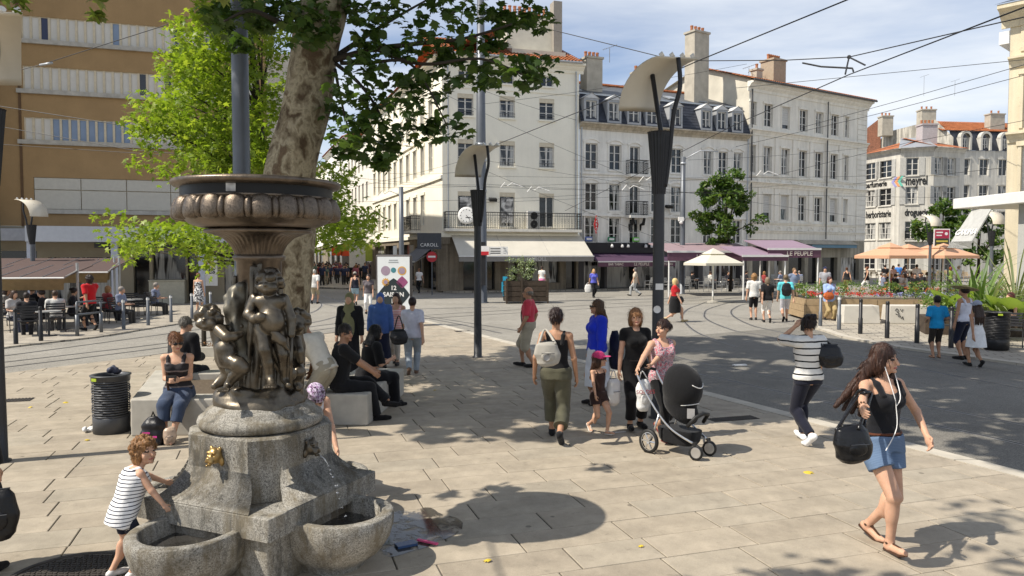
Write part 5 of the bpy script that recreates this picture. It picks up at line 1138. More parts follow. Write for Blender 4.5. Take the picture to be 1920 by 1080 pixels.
for k, (a, c, dd) in enumerate((((690,343),(1900,372),40),((700,352),(1420,332),42),((600,378),(1100,365),40),((905,345),(1420,362),42),((905,300),(1640,410),43),((905,318),(1300,470),43),((905,380),(1500,345),44),((640,330),(905,347),38),((730,325),(905,318),39),((905,290),(640,355),38),((830,140),(1080,225),36),((820,170),(1180,330),38),((905,330),(1640,330),45),((1075,300),(1280,297),46),((1290,300),(1640,275),45),((905,195),(1400,120),36))):
    wire('thin span wire strung across the white houses', [P(*a, dd), P(*c, dd+2)], .008, .12)
wire('steel cable with tensioner slanting across the brown building', [P(-40,150,20), P(75,122,20), P(390,22,17), P(460,-5,16)], .010)
wire('upper dark cable slanting across the brown building', [P(-40,193,24), P(250,238,22), P(460,270,21)], .012)
wire('lower dark cable slanting across the brown building', [P(-40,230,24), P(240,280,22), P(460,300,21)], .009)
wire('thin pale cable low on the brown building', [P(-40,268,24), P(300,290,22)], .008)
b = MB(); b.tube([P(75,122,19.9), P(98,118,19.8)], .03, 6); tag(b.build('cable_tensioner', m_zinc, None, True), 'bright metal tensioner on the cable by the brown building', 'tensioner')
b = MB(); u0_, a_, b_ = P(1592,107,18), P(1585,139,17.2), P(1622,122,17)
b.tube([u0_, a_], .02, 5); b.tube([u0_, b_], .02, 5); b.sph(u0_, .05, 8, 6); b.tube([P(1505,118,19.0), P(1540,125,18.3), P(1598,128,17.4), P(1600,134,17.2)], .022, 5); tag(b.build('wire_hanger', m_wire), 'black wire hanger where the contact wires meet at upper right', 'wire hanger')
for k, (px, py, lab) in enumerate(((950,347,'over the balcony door'),(1000,355,'left of the air conditioner'),(1178,352,'beside the upper iron balcony'),(1210,336,'next to the big lamp post'),(720,362,'over the sunlit side wing'),(1430,325,'at the edge of the street tree'))):
    c = P(px, py, 42); b = MB(); b.tube([c+V(-.35,0,-.15), c+V(-.1,0,.15), c+V(.05,0,-.05), c+V(.3,0,.12), c+V(.9,0,-.1)], .022, 5); tag(b.build('insulator_arm', m_white), 'small pale steady arm on the wires ' + lab, 'insulator')
# ================================================================ street furniture
Z0 = .014                                        # top of the paving
def bin_(lab, base, mat, rubbish=True, H=.95, r=.285):
    t = thing('litter_bin', lab, 'litter bin', base)
    b = MB(); b.lathe([(r*.92,.02),(r*.95,.02),(r*.97,.27),(r*.95,.28),(r*.9,.28)], 36); b.build('base', mat, t, True)
    b = MB(); b.lathe([(r*.86,.26),(r*.86,.88)], 36); b.build('liner', m_black, t, True)
    for k in range(15):                          # slatted wall
        z = .285+k*.039; b = MB(); b.lathe([(r*.95,z),(r*.97,z),(r*.97,z+.024),(r*.95,z+.024)], 40, fn=lambda q, zz, a: q+.008*math.sin(6*a+k*1.6)); b.build('slat', mat, t, True)
    b = MB(); b.lathe([(r*.96,.86),(r*1.0,.86),(r*1.0,.93),(r*1.06,.935),(r*1.06,.95),(r*.8,.95),(r*.78,.90)], 36); b.build('rim', mat, t, True)
    b = MB(); b.cbox((-.11,-r-.004,.90), .10, .012, .045, R(-22)); b.build('label_plate', M('lime_plate', (.35,.45,.03), .5), t)
    return t
bin_('grey slatted litter bin with crumpled rubbish on top at the end of the stone bench', G(210,811), M('bin_grey', (.075,.078,.085), .45, .3, var=.12)).scale = (.84,.84,.84)
bin_('black slatted litter bin at the cafe tables on the right', G(1868,660)+V(0,0,.05), m_blackmetal, False)
def crumple(name, lab, p, r, mat, seed, cat='litter'):
    f = Fld(); rr = random.Random(seed)
    for _ in range(9): f.ell((p[0]+rr.uniform(-r,r)*.8, p[1]+rr.uniform(-r,r)*.8, p[2]+r*.45+rr.uniform(-.2,.5)*r), (rr.uniform(.25,.5)*r, rr.uniform(.3,.6)*r, rr.uniform(.2,.45)*r), rotm(rr.uniform(0,3), rr.uniform(0,3), 0), r*.15)
    o = link(name, np_mesh(name, *f.mesh(r*.13), mat)); o.location = (0,0,0); return tag(o, lab, cat)
q = G(210,811); crumple('rubbish', 'dark blue crumpled rubbish lying on the grey bin', (q.x,q.y,.79), .10, M('rubbish_blue', (.05,.055,.085), .6), 2)
m_paper = M('white_paper', (.72,.71,.69), .7)
crumple('crumpled_paper', 'ball of white paper on the ground left of the grey bin', tuple(G(166,812)), .07, m_paper, 3); crumple('crumpled_paper', 'small white paper scrap between the grey bin and the stone bench', tuple(G(220,814)), .045, m_paper, 4)
def fallen_leaf(lab, p, s, mat, seed):
    v, f = leaf_shape('plane'); rr = random.Random(seed); M4 = Matrix.Translation(p+V(0,0,.03)) @ Matrix.Rotation(rr.uniform(0,6), 4, 'Z') @ Matrix.Rotation(rr.uniform(-.25,.25), 4, 'X'); me = bpy.data.meshes.new('fallen_leaf'); me.from_pydata([tuple(M4 @ Vector((x*s, y*s, z*s*2))) for x, y, z in v], [], f.tolist()); me.materials.append(mat); return tag(link('fallen_leaf', me), lab, 'leaf', 'fallen plane leaves')
m_yl = M('yellow_leaf', (.55,.40,.04), .6, var=.3, vs=30)
for i, (px, py, lab, s) in enumerate(((1515,889,'yellow fallen leaf on the paving behind the walking woman',.13),(123,757,'fallen leaf on the paving left of the grey bin',.09),(57,766,'fallen leaf on the paving near the left lamp post',.07),(163,828,'brown fallen leaf in front of the white paper ball',.07),(913,1056,'yellow mark like leaf on the near paving right of the fountain',.07),(693,886,'green leaf lying behind the right hand basin',.06),(1202,1029,'tiny orange leaf on the near paving',.05),(815,734,'red brown leaf in the tree shade on the paving',.06))): fallen_leaf(lab, G(px,py), s, m_yl if i != 5 else m_pl, i)
b = MB(); c = G(772,1030); b.cbox(c+V(-.05,.03,.03), .17, .09, .02, .5); tag(b.build('plastic_tray', M('blue_tray', (.04,.08,.18), .35)), 'flat blue plastic tray lying in the puddle beside the fountain', 'litter')
b = MB(); b.cbox(c+V(.12,.08,.032), .2, .03, .012, -.5); tag(b.build('pink_wrapper', M('pink_wrap', (.7,.08,.22), .5)), 'pink wrapper strip lying in the puddle beside the fountain', 'litter')
b = MB(); c = G(1387,687); b.cbox(c+V(0,0,.03), .3, .1, .03, .2); tag(b.build('crumpled_paper', m_paper), 'flattened white paper on the tram road left of the striped shirt woman', 'litter')
b = MB(); c = G(1160,813); b.cbox(c+V(0,0,.02), .2, .02, .004, .2); tag(b.build('paper_strip', m_paper), 'thin white paper strip on the paving between the girl and the woman in black', 'litter')

# stone planter bench round the plane tree: hollow rectangle with soil
m_soil = M('soil', (.10,.075,.05), .95, var=.4, vs=20, bump=.8)
bA_, bB_ = G(246,820), G(372,826)
pb = thing('planter_bench', 'low stone planter bench where the woman in sunglasses sits', 'planter', bA_)
ux = V(.995,.05,0); uy = V(-.33,.944,0); WB_, DB_, HB_ = 2.15, 2.7, .50
def blk(name, x0, x1, y0, y1, z0, z1, par, mat, bev=.015):
    b = MB(); pl = [bA_+ux*x+uy*y for x, y in ((x0,y0),(x1,y0),(x1,y1),(x0,y1))]; b.prism([(p.x,p.y) for p in pl], z0, z1); return b.build(name, mat, par, False, True, bev)
blk('front_block', 0, .44, 0, .42, Z0, HB_, pb, m_concrete); blk('front_block', .446, WB_, 0, .42, Z0, HB_, pb, m_concrete); blk('side_block', 0, .42, .426, DB_, Z0, HB_, pb, m_concrete); blk('rear_block', .426, WB_, DB_-.42, DB_, Z0, HB_, pb, m_concrete); blk('side_block', WB_-.30, WB_, .426, DB_-.426, Z0, HB_, pb, m_concrete)
blk('soil', .42, WB_-.3, .42, DB_-.42, Z0, .40, pb, m_soil, 0)
sb = thing('stone_bench', 'stone block seat under the man in black', 'bench', G(655,800)); c = G(655,800)
b = MB(); b.M = Matrix.Translation((0,.0,0)) @ Matrix.Rotation(R(-4), 4, 'Z'); b.box(-.55,.26,.0,2.4,Z0,.46); b.build('block', m_concrete, sb, bevel=.02)
st = thing('flower_stump', 'short wooden stake with dry plants behind the seated man in black jacket', 'stake', G(383,668)); b = MB(); b.cyl((0,0,0),(0,0,.85),.06,.055,10); b.build('stake', m_twig, st)
b = MB(); b.cbox((.25,0,.12), 1.0,.5,.24); b.build('low_border', m_concrete, st)
foliage(st, 'dry_plants', 'oval', [((st.location.x+.25+.12*k, st.location.y-.05, .3), .13, 24) for k in range(-2,3)], .05, M('dry_leaf', (.22,.11,.04), .8, var=.4), 12)

# bollards
def bollard(lab, base, H=1.0, r=.04, mat=None):
    t = thing('bollard', lab, 'bollard', base, 0, 'slim steel bollards'); b = MB(); b.lathe([(r*1.25,0),(r*1.25,H*.45),(r,H*.46),(r,H-.01),(r*.6,H),(.001,H)], 12); b.build('post', mat or m_greymetal, t, True); b = MB(); b.lathe([(r+.003,H-.1),(r+.003,H-.03)], 12); b.build('cap_band', m_white if mat is None else m_black, t, True); return t
for i, (px, py) in enumerate(((1511,587),(1538,611),(1573,618),(1613,626),(1663,634),(1719,643),(1783,652))):
    bollard('%s bollard counted from the left along the right pavement' % ('first','second','third','fourth','fifth','sixth','seventh')[i], G(px,py,.05), 1.05, .05, m_blackmetal if i > 2 else None)
for i, (px, py) in enumerate(((30,645),(77,639),(232,617),(278,610),(321,604),(360,598),(395,593))):
    bollard('%s bollard counted from the left along the terrace kerb' % ('first','second','third','fourth','fifth','sixth','seventh')[i], G(px,py,.045), .95, .045, m_blackmetal if i < 2 else None)
bar = thing('barrier_rail', 'low grey tube barrier in front of the waiter in red', 'barrier', G(168,627,.045))
p, q = G(145,630,.045)-bar.location, G(190,623,.045)-bar.location
for a in (p, q): b = MB(); b.cyl(a, a+V(0,0,.62), .05, .05, 10); b.cyl(a+V(0,0,.6), a+V(0,0,.98), .03, .03, 8); b.build('post', m_greymetal, bar, True)
for z in (.98, .62): b = MB(); b.tube([p+V(0,0,z), q+V(0,0,z)], .03, 8); b.build('rail', m_greymetal, bar, True)

# poster panel
ad = thing('poster_panel', 'free standing poster panel reading 12 SAISON 13 with coloured shapes', 'poster panel', V((738-960)/1400*25+.0, 25, 0), R(-6))
b = MB(); b.box(-.62,.62,-.0,.14,.25,2.42); b.build('case', M('panel_case', (.10,.09,.085), .4, .4), ad, bevel=.05); b = MB(); b.box(-.3,.3,.02,.12,0,.3); b.build('foot', m_blackmetal, ad)
b = MB(); b.box(-.55,.55,-.012,-.002,.33,2.35); b.build('poster', M('poster_white', (.74,.77,.78), .3, var=.03), ad)
def disc(px_, pz, r, mat, n=20, star=0, par=ad, y=-.016):
    b = MB(); b.poly(*[(px_+r*(1+(star if k % 2 else 0))*math.cos(2*pi*k/n), y, pz+r*(1+(star if k % 2 else 0))*math.sin(2*pi*k/n)) for k in range(n)]); return b.build('print_shape', mat, par)
mauve = M('print_mauve', (.33,.25,.32), .5); teal = M('print_teal', (.06,.22,.26), .5); org = M('print_orange', (.65,.36,.07), .5); plum = M('print_plum', (.28,.07,.17), .5); dkp = M('print_dark', (.02,.03,.035), .5)
disc(-.27,1.88,.16,mauve); disc(.0,1.9,.09,teal); disc(.29,1.88,.15,org); disc(.29,1.88,.11,mauve,20,0,ad,-.019); disc(-.27,1.5,.15,org,24,-.28); disc(-.27,1.5,.07,mauve,16,0,ad,-.019)
def astroid(cx, cz, r, mat, y=-.016):
    b = MB(); b.poly(*[(cx+r*math.copysign(abs(math.cos(a))**1.7, math.cos(a)), y, cz+r*math.copysign(abs(math.sin(a))**1.7, math.sin(a))) for a in [2*pi*k/48 for k in range(48)]]); return b.build('print_shape', mat, ad)
astroid(.29,1.5,.2,plum); astroid(0,1.08,.55,dkp); astroid(-.35,.75,.28,M('print_green', (.2,.28,.25), .5), -.014)
text(ad, '12', 0, -.024, 1.30, .2, m_lwhite, .002, bold=.006); text(ad, 'SAISON', 0, -.024, 1.08, .21, m_lwhite, .002, bold=.006); text(ad, '13', 0, -.024, .86, .2, m_lwhite, .002, bold=.006); b = MB(); b.box(-.17,.17,-.018,-.014,2.15,2.18); b.box(-.15,.15,-.018,-.014,2.22,2.25); b.build('print_lines', M('print_grey', (.35,.38,.4), .5), ad)

# awnings
def awning(lab, F, u0, u1, zt, zb, d, mat, val=.25, txt=(), under=None, vmat=None, name='awning', y0=0, rib=0):
    t = thing(name, lab, 'awning', (F.x, F.y, 0), F.a); b = MB()
    b.add([(u0,y0-.02,zt),(u1,y0-.02,zt),(u1,y0-d,zb),(u0,y0-d,zb),(u0,y0-.02,zt-.03),(u1,y0-.02,zt-.03),(u1,y0-d,zb-.03),(u0,y0-d,zb-.03)], [(3,2,1,0),(4,5,6,7),(0,1,5,4),(2,3,7,6),(1,2,6,5),(3,0,4,7)]); b.build('canopy', mat, t)
    b = MB(); b.box(u0,u1,y0-d-.015,y0-d-.002,zb-val,zb-.001); b.build('valance', vmat or mat, t)
    b = MB(); b.box(u0-.02,u1+.02,y0-d-.05,y0-d-.017,zb-.03,zb+.05); b.build('front_bar', m_white, t)
    for k in range(rib): u = u0+(u1-u0)*(k+1)/(rib+1); b = MB(); b.tube([(u,y0-.03,zt+.012),(u,y0-d,zb+.012)], .012, 4); b.build('seam', m_grey_l, t)
    for u in (u0+.3, u1-.3): b = MB(); b.tube([(u,y0-.05,zt-.6),(u,y0-d*.55,(zt+zb)/2-.25),(u,y0-d,zb-.05)], .03, 5); b.build('folding_arm', m_white, t)
    for s, u, sz, m in txt: text(t, s, u, y0-d-.02, zb-val/2-.01, sz, m, .004, bold=.004)
    return t
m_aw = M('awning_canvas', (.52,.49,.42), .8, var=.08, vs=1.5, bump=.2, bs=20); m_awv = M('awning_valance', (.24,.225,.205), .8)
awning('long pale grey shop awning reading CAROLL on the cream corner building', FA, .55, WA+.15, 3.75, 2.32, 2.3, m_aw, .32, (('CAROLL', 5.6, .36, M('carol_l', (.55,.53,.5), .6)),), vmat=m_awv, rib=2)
awning('small dark grey awning on the sunlit side wing', FL, 19.8, 24.2, 3.2, 1.95, 1.6, M('awning_darkgrey', (.10,.105,.12), .8), .1)
m_pur = M('purple_canvas', (.075,.04,.075), .8, var=.1); m_purv = M('purple_valance', (.12,.055,.085), .7); m_lil = M('lilac_canvas', (.26,.185,.24), .75, var=.08)
cr = M('cream_lettering', (.62,.55,.48), .6)
awning('deep purple awning reading BAR TABAC LE PEUPLE', FB, .55, 6.6, 2.55, 1.95, 1.7, m_pur, .32, (('BAR TABAC', 1.9, .22, cr), ('LE PEUPLE', 3.9, .27, cr), ('LOTO PMU', 5.9, .20, cr)), vmat=m_purv)
def flat_awn(lab, px0, px1, pyt, pyb, d, dep, mat, txt=None, vm=None):
    a, c = P(px0, pyt, d), P(px1, pyt, d); t = thing('awning', lab, 'awning', (a.x, d, 0), R(8)); w = c.x-a.x; z = a.z; zb = P(px0, pyb, d).z
    b = MB(); b.add([(0,0,z),(w,0,z),(w,dep,z+.55),(0,dep,z+.55),(0,0,z-.04),(w,0,z-.04),(w,dep,z+.5),(0,dep,z+.5)], [(0,1,2,3),(7,6,5,4),(0,4,5,1),(2,6,7,3),(1,5,6,2),(3,7,4,0)]); b.build('canopy', mat, t)
    b = MB(); b.box(-.02,w+.02,-.03,-.005,zb,z-.05); b.build('valance', vm or m_purv, t); b = MB(); b.box(-.04,w+.04,-.07,-.033,z-.05,z+.06); b.build('front_bar', m_white, t)
    for u in (.1, w-.1): b = MB(); b.cyl((u,.05,0),(u,.05,z),.045,.045,8); b.build('post', m_white, t)
    if txt: text(t, txt[0], w*txt[1], -.04, (zb+z-.05)/2, txt[2], cr, .004, bold=.004)
flat_awn('purple terrace awning reading LE PEUPLE right of the cream parasol', 1440, 1545, 467, 483, 41, 3, m_lil, ('LE PEUPLE', .6, .34))
flat_awn('low lilac terrace awning between the cream parasol and the white post', 1392, 1482, 480, 489, 40, 3, m_lil)
flat_awn('pink terrace awning behind the cream parasol', 1252, 1440, 472, 489, 43, 3.5, M('pink_canvas', (.29,.21,.225), .75, var=.08), ('LE PEUPLE', .43, .34))
# parasols
def parasol(lab, base, H, w, mat, tier=True, rz=.3, drop=.12, post=None):
    t = thing('parasol', lab, 'parasol', base, rz); b = MB(); b.cyl((0,0,0),(0,0,H),.04,.04,8); b.build('pole', post or m_white, t); h = w/2; z = H-.62
    b = MB(); n = 4
    ring = lambda r, zz: [(r*sx, r*sy, zz) for sx, sy in ((-1,-1),(0,-1.0),(1,-1),(1.0,0),(1,1),(0,1.0),(-1,1),(-1.0,0))]
    vs = ring(h, z)+ring(h*.3, z+.46)+ring(h, z-drop); b.add(vs, [(k,(k+1)%8,8+(k+1)%8,8+k) for k in range(8)]+[(16+k,16+(k+1)%8,(k+1)%8,k) for k in range(8)]); b.build('canopy', mat, t)
    b = MB(); b.add(ring(h*.40, z+.46)+[(0,0,H+.14)], [(k,(k+1)%8,8) for k in range(8)]); b.build('vent_cap', mat, t)
    for k in range(8): sx, sy = ((-1,-1),(0,-1),(1,-1),(1,0),(1,1),(0,1),(-1,1),(-1,0))[k]; b = MB(); b.tube([(0,0,H-.25),(h*sx*.97,h*sy*.97,z-.03)], .014, 4); b.build('rib', post or m_white, t)
    b = MB(); b.lathe([(.28,0),(.28,.06),(.06,.09),(.05,.3)], 12); b.build('base', m_concrete, t); return t
m_crm = m_leaf('cream_canvas', (.62,.58,.50), (.62,.58,.50), (.62,.58,.50), .12, .8); m_pch = m_leaf('peach_canvas', (.62,.36,.23), (.62,.36,.23), (.62,.36,.23), .15, .8)
parasol('square cream parasol in front of the bar terrace', V((1337-960)/1400*38, 38, 0), 2.62, 2.15, m_crm)
for px, d, lab in ((1668,44,'leftmost peach parasol on the right terrace'),(1702,49,'middle peach parasol on the right terrace'),(1745,50,'right peach parasol below the bus stop board'),(1768,46,'peach parasol nearest the kiosk awning')): parasol(lab, V((px-960)/1400*d, d, 0), 3.0, 2.7, m_pch, drop=.18)
# brown terrace awnings on the left
def ridge_awn(lab, p0, w, dep, zr, zl, posts=True):
    t = thing('terrace_awning', lab, 'awning', p0, R(14)); m1 = M('brown_canvas', (.085,.055,.048), .8, var=.08); b = MB()
    b.add([(0,0,zl),(w,0,zl),(w,dep,zr),(0,dep,zr),(0,0,zl-.03),(w,0,zl-.03),(w,dep,zr-.03),(0,dep,zr-.03)], [(0,1,2,3),(7,6,5,4),(0,4,5,1),(1,5,6,2),(2,6,7,3),(3,7,4,0)]); b.build('canopy', m1, t)
    b = MB(); b.add([(0,-.01,zl-.03),(w,-.01,zl-.03),(w-.1,.25,zl-.42),(0,.25,zl-.42)], [(3,2,1,0),(0,1,2,3)]); b.build('valance', M('tan_valance', (.42,.31,.17), .8, var=.15), t)
    b = MB(); b.tube([(0,-.03,zl-.03),(w,-.03,zl-.03)], .03, 6); b.build('front_bar', m_white, t)
    for u in (w-.02,): b = MB(); b.tube([(u,dep*.45,0),(u,dep*.45,zr+.1)], .045, 8); b.tube([(u,0,zl-.03),(u,dep*.45,zr-.15)], .025, 6); b.build('post', M('alu_post', (.45,.45,.44), .4, .6), t)
    for k in range(1, 5): u = w*k/5; b = MB(); b.tube([(u,0,zl+.012),(u,dep,zr+.012)], .01, 4); b.build('seam', m_zinc, t)
c = P(-70,522,23.2); ridge_awn('front brown terrace awning with tan valance at the far left', V(c.x,c.y-.5,0), 3.1, 3.0, 2.05, 1.72)
c = P(-60,520,27.0); ridge_awn('rear brown terrace awning behind the waiter in red', V(c.x,c.y-.6,0), 4.9, 3.6, 2.28, 1.80)
c = P(170,512,29.5); ridge_awn('small brown awning at the right end of the left terrace', V(c.x,c.y-.6,0), 1.0, 1.5, 2.25, 1.85)

# chairs and tables
m_alu = M('chair_alu', (.42,.42,.41), .4, .6); m_dkch = M('chair_dark', (.03,.03,.033), .5)
def chair_mesh(mat, arms=True):
    b = MB(); r = .014
    for s in (-1, 1):
        b.tube([(s*.25,.22,0),(s*.25,.2,.45)], r, 5); b.tube([(s*.25,-.25,0),(s*.25,-.2,.45),(s*.24,-.30,.9)], r, 5)
        if arms: b.tube([(s*.25,.2,.45),(s*.27,.2,.66),(s*.27,-.18,.68),(s*.25,-.24,.66)], r, 5)
    b.box(-.24,.24,-.22,.22,.43,.46)
    for k in range(5): z = .55+k*.075; y = -.225-(z-.45)*.2; b.box(-.24,.24,y-.012,y+.01,z,z+.05)
    return b.mesh('terrace_chair', mat)
def table_mesh(mat, topm, r=.33, h=.74):
    b = MB(); b.lathe([(.001,h),(r,h),(r,h-.03),(.001,h-.03)], 18); b.mi = 1; b.cyl((0,0,.02),(0,0,h-.03),.03,.03,8); b.lathe([(.001,.03),(.2,.02),(.21,0)], 12); return b.mesh('cafe_table', [topm, mat])
CH1, CH2 = chair_mesh(m_alu), chair_mesh(m_dkch); CHD = chair_mesh(M('chair_wicker', (.42,.30,.16), .8, var=.3, vs=30)); TB1, TB2 = table_mesh(m_alu, m_zinc), table_mesh(m_dkch, M('table_grey', (.32,.32,.31), .4))
def place(me, name, lab, cat, p, rz, group): o = link(name, me); o.location = p; o.rotation_euler = (0,0,rz); return tag(o, lab, cat, group)
SEATS = []
r5 = random.Random(77)
for i in range(26):
    px = 1218+i*11.2; py = 548-(i%3)*5-r5.uniform(0,3); p = G(px, py); rz = r5.uniform(0,6.28); place(CH1, 'terrace_chair', 'pale metal chair on the purple bar terrace', 'chair', p, rz, 'metal chairs of the purple bar terrace')
    if i % 3 == 1 and i > 5: SEATS.append((p, rz))
for i in range(9): p = G(1240+i*31, 541-(i%2)*4); place(TB1, 'cafe_table', 'small round table on the purple bar terrace', 'table', p, 0, 'tables of the purple bar terrace')
for i in range(18):
    p = G(1615+i*11.5, 524+(i%2)*5); place(CHD, 'wicker_chair', 'wicker chair under the peach parasols', 'chair', p, r5.uniform(0,6.28), 'wicker chairs under the peach parasols')
for i, (px, py) in enumerate(((25,622),(52,630),(85,618),(105,622),(135,612),(160,604),(200,603),(225,606),(247,594),(262,597),(275,592),(290,590),(10,610),(60,606))):
    p = G(px, py, .045); rz = r5.uniform(0,6.28); place(CH2, 'terrace_chair', 'dark chair on the shaded left terrace', 'chair', p, rz, 'dark chairs of the left terrace')
    if i not in (8,9,10): SEATS.append((p, rz))
for i, (px, py) in enumerate(((40,620),(92,630),(180,607),(252,598),(235,600),(120,618))): place(TB2, 'cafe_table', 'small round table on the shaded left terrace', 'table', G(px,py,.045), 0, 'tables of the left terrace')
for px, py, rz, lab in ((1838,648,2.6,'dark cafe chair behind the black bin'),(1895,650,-.6,'dark cafe chair at the right edge'),(1850,632,3.0,'dark cafe chair with a bag on it'),(1780,640,2.8,'dark cafe chair beside the woman in the sun hat')): place(CH2, 'terrace_chair', lab, 'chair', G(px,py,.05), rz, 'dark chairs of the right cafe')
place(TB2, 'cafe_table', 'dark cafe table in front of the seated woman in black', 'table', G(1880,630,.05), 0, None)

# wooden planter with shrubs, cyan board
m_wood = M('dark_wood', (.06,.042,.028), .8, var=.35, vs=10, bump=.4); m_wood2 = M('pale_wood', (.36,.26,.15), .75, var=.2, vs=6, bump=.3)
wp = thing('wooden_planter', 'dark wooden planter box with silvery shrub before the pale awning', 'planter', G(985,568), R(8))
for s in range(4):
    z = .1+s*.26
    for y0, y1, x0, x1 in ((-.55,-.5,-1.05,1.05),(.5,.55,-1.05,1.05)): b = MB(); b.box(x0,x1,y0,y1,z,z+.23); b.build('plank', m_wood, wp)
    for x0 in (-1.05, 1.0): b = MB(); b.box(x0,x0+.05,-.497,.497,z,z+.23); b.build('plank', m_wood, wp)
for x in (-1.06, -.3, 1.0): b = MB(); b.box(x,x+.08,-.6,-.553,0,1.25); b.build('stake', m_wood, wp)
b = MB(); b.box(-.99,.99,-.49,.49,.2,1.0); b.build('soil', m_soil, wp)
c0 = wp.location; m_sil = m_leaf('silver_leaf', (.14,.19,.09), (.28,.33,.2), (.42,.46,.32), .3)
foliage(wp, 'shrub', 'oval', [((c0.x-.2+r5.uniform(-.6,.6), c0.y+r5.uniform(-.3,.3), 1.15+r5.uniform(0,1.1)), .25, 26) for _ in range(22)], .14, m_sil, 14)
cy = thing('cyan_board', 'bright cyan notched board at the left end of the wooden planter', 'board', G(947,562)); b = MB(); b.box(-.12,.12,-.03,.03,.2,1.25); b.box(-.19,-.125,-.03,.03,.4,.95); b.box(.125,.19,-.03,.03,.4,.95); b.build('board', M('cyan_paint', (.03,.36,.55), .5), cy)

# flower bed: wood boxes, concrete blocks, flowers
fb = thing('flower_bed', 'long raised flower bed of pale wood with red and blue flowers', 'flower bed', G(1650,600,.05), R(-6))
L0 = fb.location; Rf = Matrix.Rotation(R(-6), 4, 'Z')
for k in range(7):
    x = -2.6+k*1.25
    for s in range(3): b = MB(); b.box(x,x+1.23,-.05,.0,.04+s*.24,.27+s*.24); b.build('board', m_wood2, fb)
for s in range(3): b = MB(); b.box(-2.66,-2.61,-.05,2.6,.04+s*.24,.27+s*.24); b.build('board', m_wood2, fb)
b = MB(); b.box(-2.6,6.2,.01,2.6,.0,.68); b.build('soil', m_soil, fb)
fl = {'red_flowers': ((.55,.02,.02),(.7,.05,.03),(.45,.02,.03)), 'blue_flowers': ((.18,.18,.5),(.3,.32,.62),(.55,.55,.7)), 'orange_flowers': ((.7,.2,.04),(.6,.08,.03),(.7,.35,.1))}
def fbp(x, y, z): return tuple(L0 + Rf @ V(x, y, z))
foliage(fb, 'greenery', 'oval', [(fbp(r5.uniform(-2.5,6.1), r5.uniform(.1,2.5), .78+r5.uniform(0,.25)+(.3 if i > 110 else 0)), .18, 26) for i in range(210)], .085, m_leaf('bed_leaf', (.06,.12,.02), (.13,.21,.045), (.25,.33,.10), .35), 15)
for nm, x0, x1, n, z0 in (('red_flowers',-2.5,.6,110,.86),('blue_flowers',-.2,4.0,80,.84),('orange_flowers',-1.5,5.5,60,1.02)):
    foliage(fb, nm, 'oval', [(fbp(r5.uniform(x0,x1), r5.uniform(.05,1.2 if nm[0] != 'o' else 2.4), z0+r5.uniform(0,.12)), .08, 10) for _ in range(n)], .06, m_leaf(nm+'_petal', *fl[nm], .2), 16)
for px0, px1, lab in ((1582,1650,'left pale concrete block in front of the flower bed'),(1668,1745,'right pale concrete block with black scribble in front of the flower bed')):
    a, c = G(px0,607,.05), G(px1,607,.05); t = thing('concrete_block', lab, 'concrete block', (a+c)/2, R(-4)); w = (c-a).length; b = MB(); b.add([(-w/2,0,0),(w/2,0,0),(w/2,.7,0),(-w/2,.7,0),(-w/2+.04,.04,.62),(w/2-.04,.04,.62),(w/2-.04,.66,.62),(-w/2+.04,.66,.62)], [(3,2,1,0),(4,5,6,7),(0,1,5,4),(1,2,6,5),(2,3,7,6),(3,0,4,7)]); b.build('block', M('pale_concrete', (.55,.52,.46), .85, var=.1, vs=3), t, bevel=.02)
    if px0 > 1600:
        b = MB()
        for q in ([(-.5,.45),(-.44,.52),(-.38,.46),(-.44,.4),(-.36,.36),(-.42,.3),(-.48,.34)],[(-.33,.5),(-.28,.42),(-.24,.5)],[(-.4,.24),(-.33,.28),(-.3,.18),(-.25,.25),(-.22,.14)]): b.tube([(x, .04*z/.62-.012+.004, z) for x, z in q], .012, 4)
        b.build('scribble', m_black, t)
# exotic plants beside the kiosk
m_gr = [m_leaf('strap_leaf_%d' % i, *c, .35) for i, c in enumerate((((.06,.11,.03),(.11,.18,.05),(.18,.26,.08)), ((.12,.2,.03),(.2,.3,.05),(.3,.4,.09)), ((.16,.2,.1),(.24,.28,.15),(.3,.33,.2))))]
def strap(mb, base, d, L, w, lift, droop):
    n = 7; pts = []; 
    for i in range(n+1):
        t = i/n; pts.append(base+d*(L*t*(.35+.4*t))+V(0,0,L*(lift*t-droop*t*t)))
    side = V(-d.y, d.x, 0).normalized(); vs = []
    for i, p in enumerate(pts):
        ww = w*(math.sin(pi*min(1,.12+.88*i/n))**.7); vs += [p-side*ww/2, p+V(0,0,-ww*.15), p+side*ww/2]
    mb.add(vs, [f for i in range(n) for f in ((3*i,3*i+1,3*i+4,3*i+3),(3*i+1,3*i+2,3*i+5,3*i+4))])
def strap_plant(name, lab, base, n, L, w, mat, lift=.9, droop=.5, seed=1, cat='plant'):
    t = thing(name, lab, cat, base); r = random.Random(seed)
    for i in range(n):
        a = r.uniform(0, 2*pi); mb = MB(); strap(mb, V(0,0,.02), V(math.cos(a), math.sin(a), 0), L*r.uniform(.7,1.1), w*r.uniform(.7,1.2), lift*r.uniform(.7,1.3), droop*r.uniform(.6,1.3)); mb.build('leaf', mat, t, True)
    return t
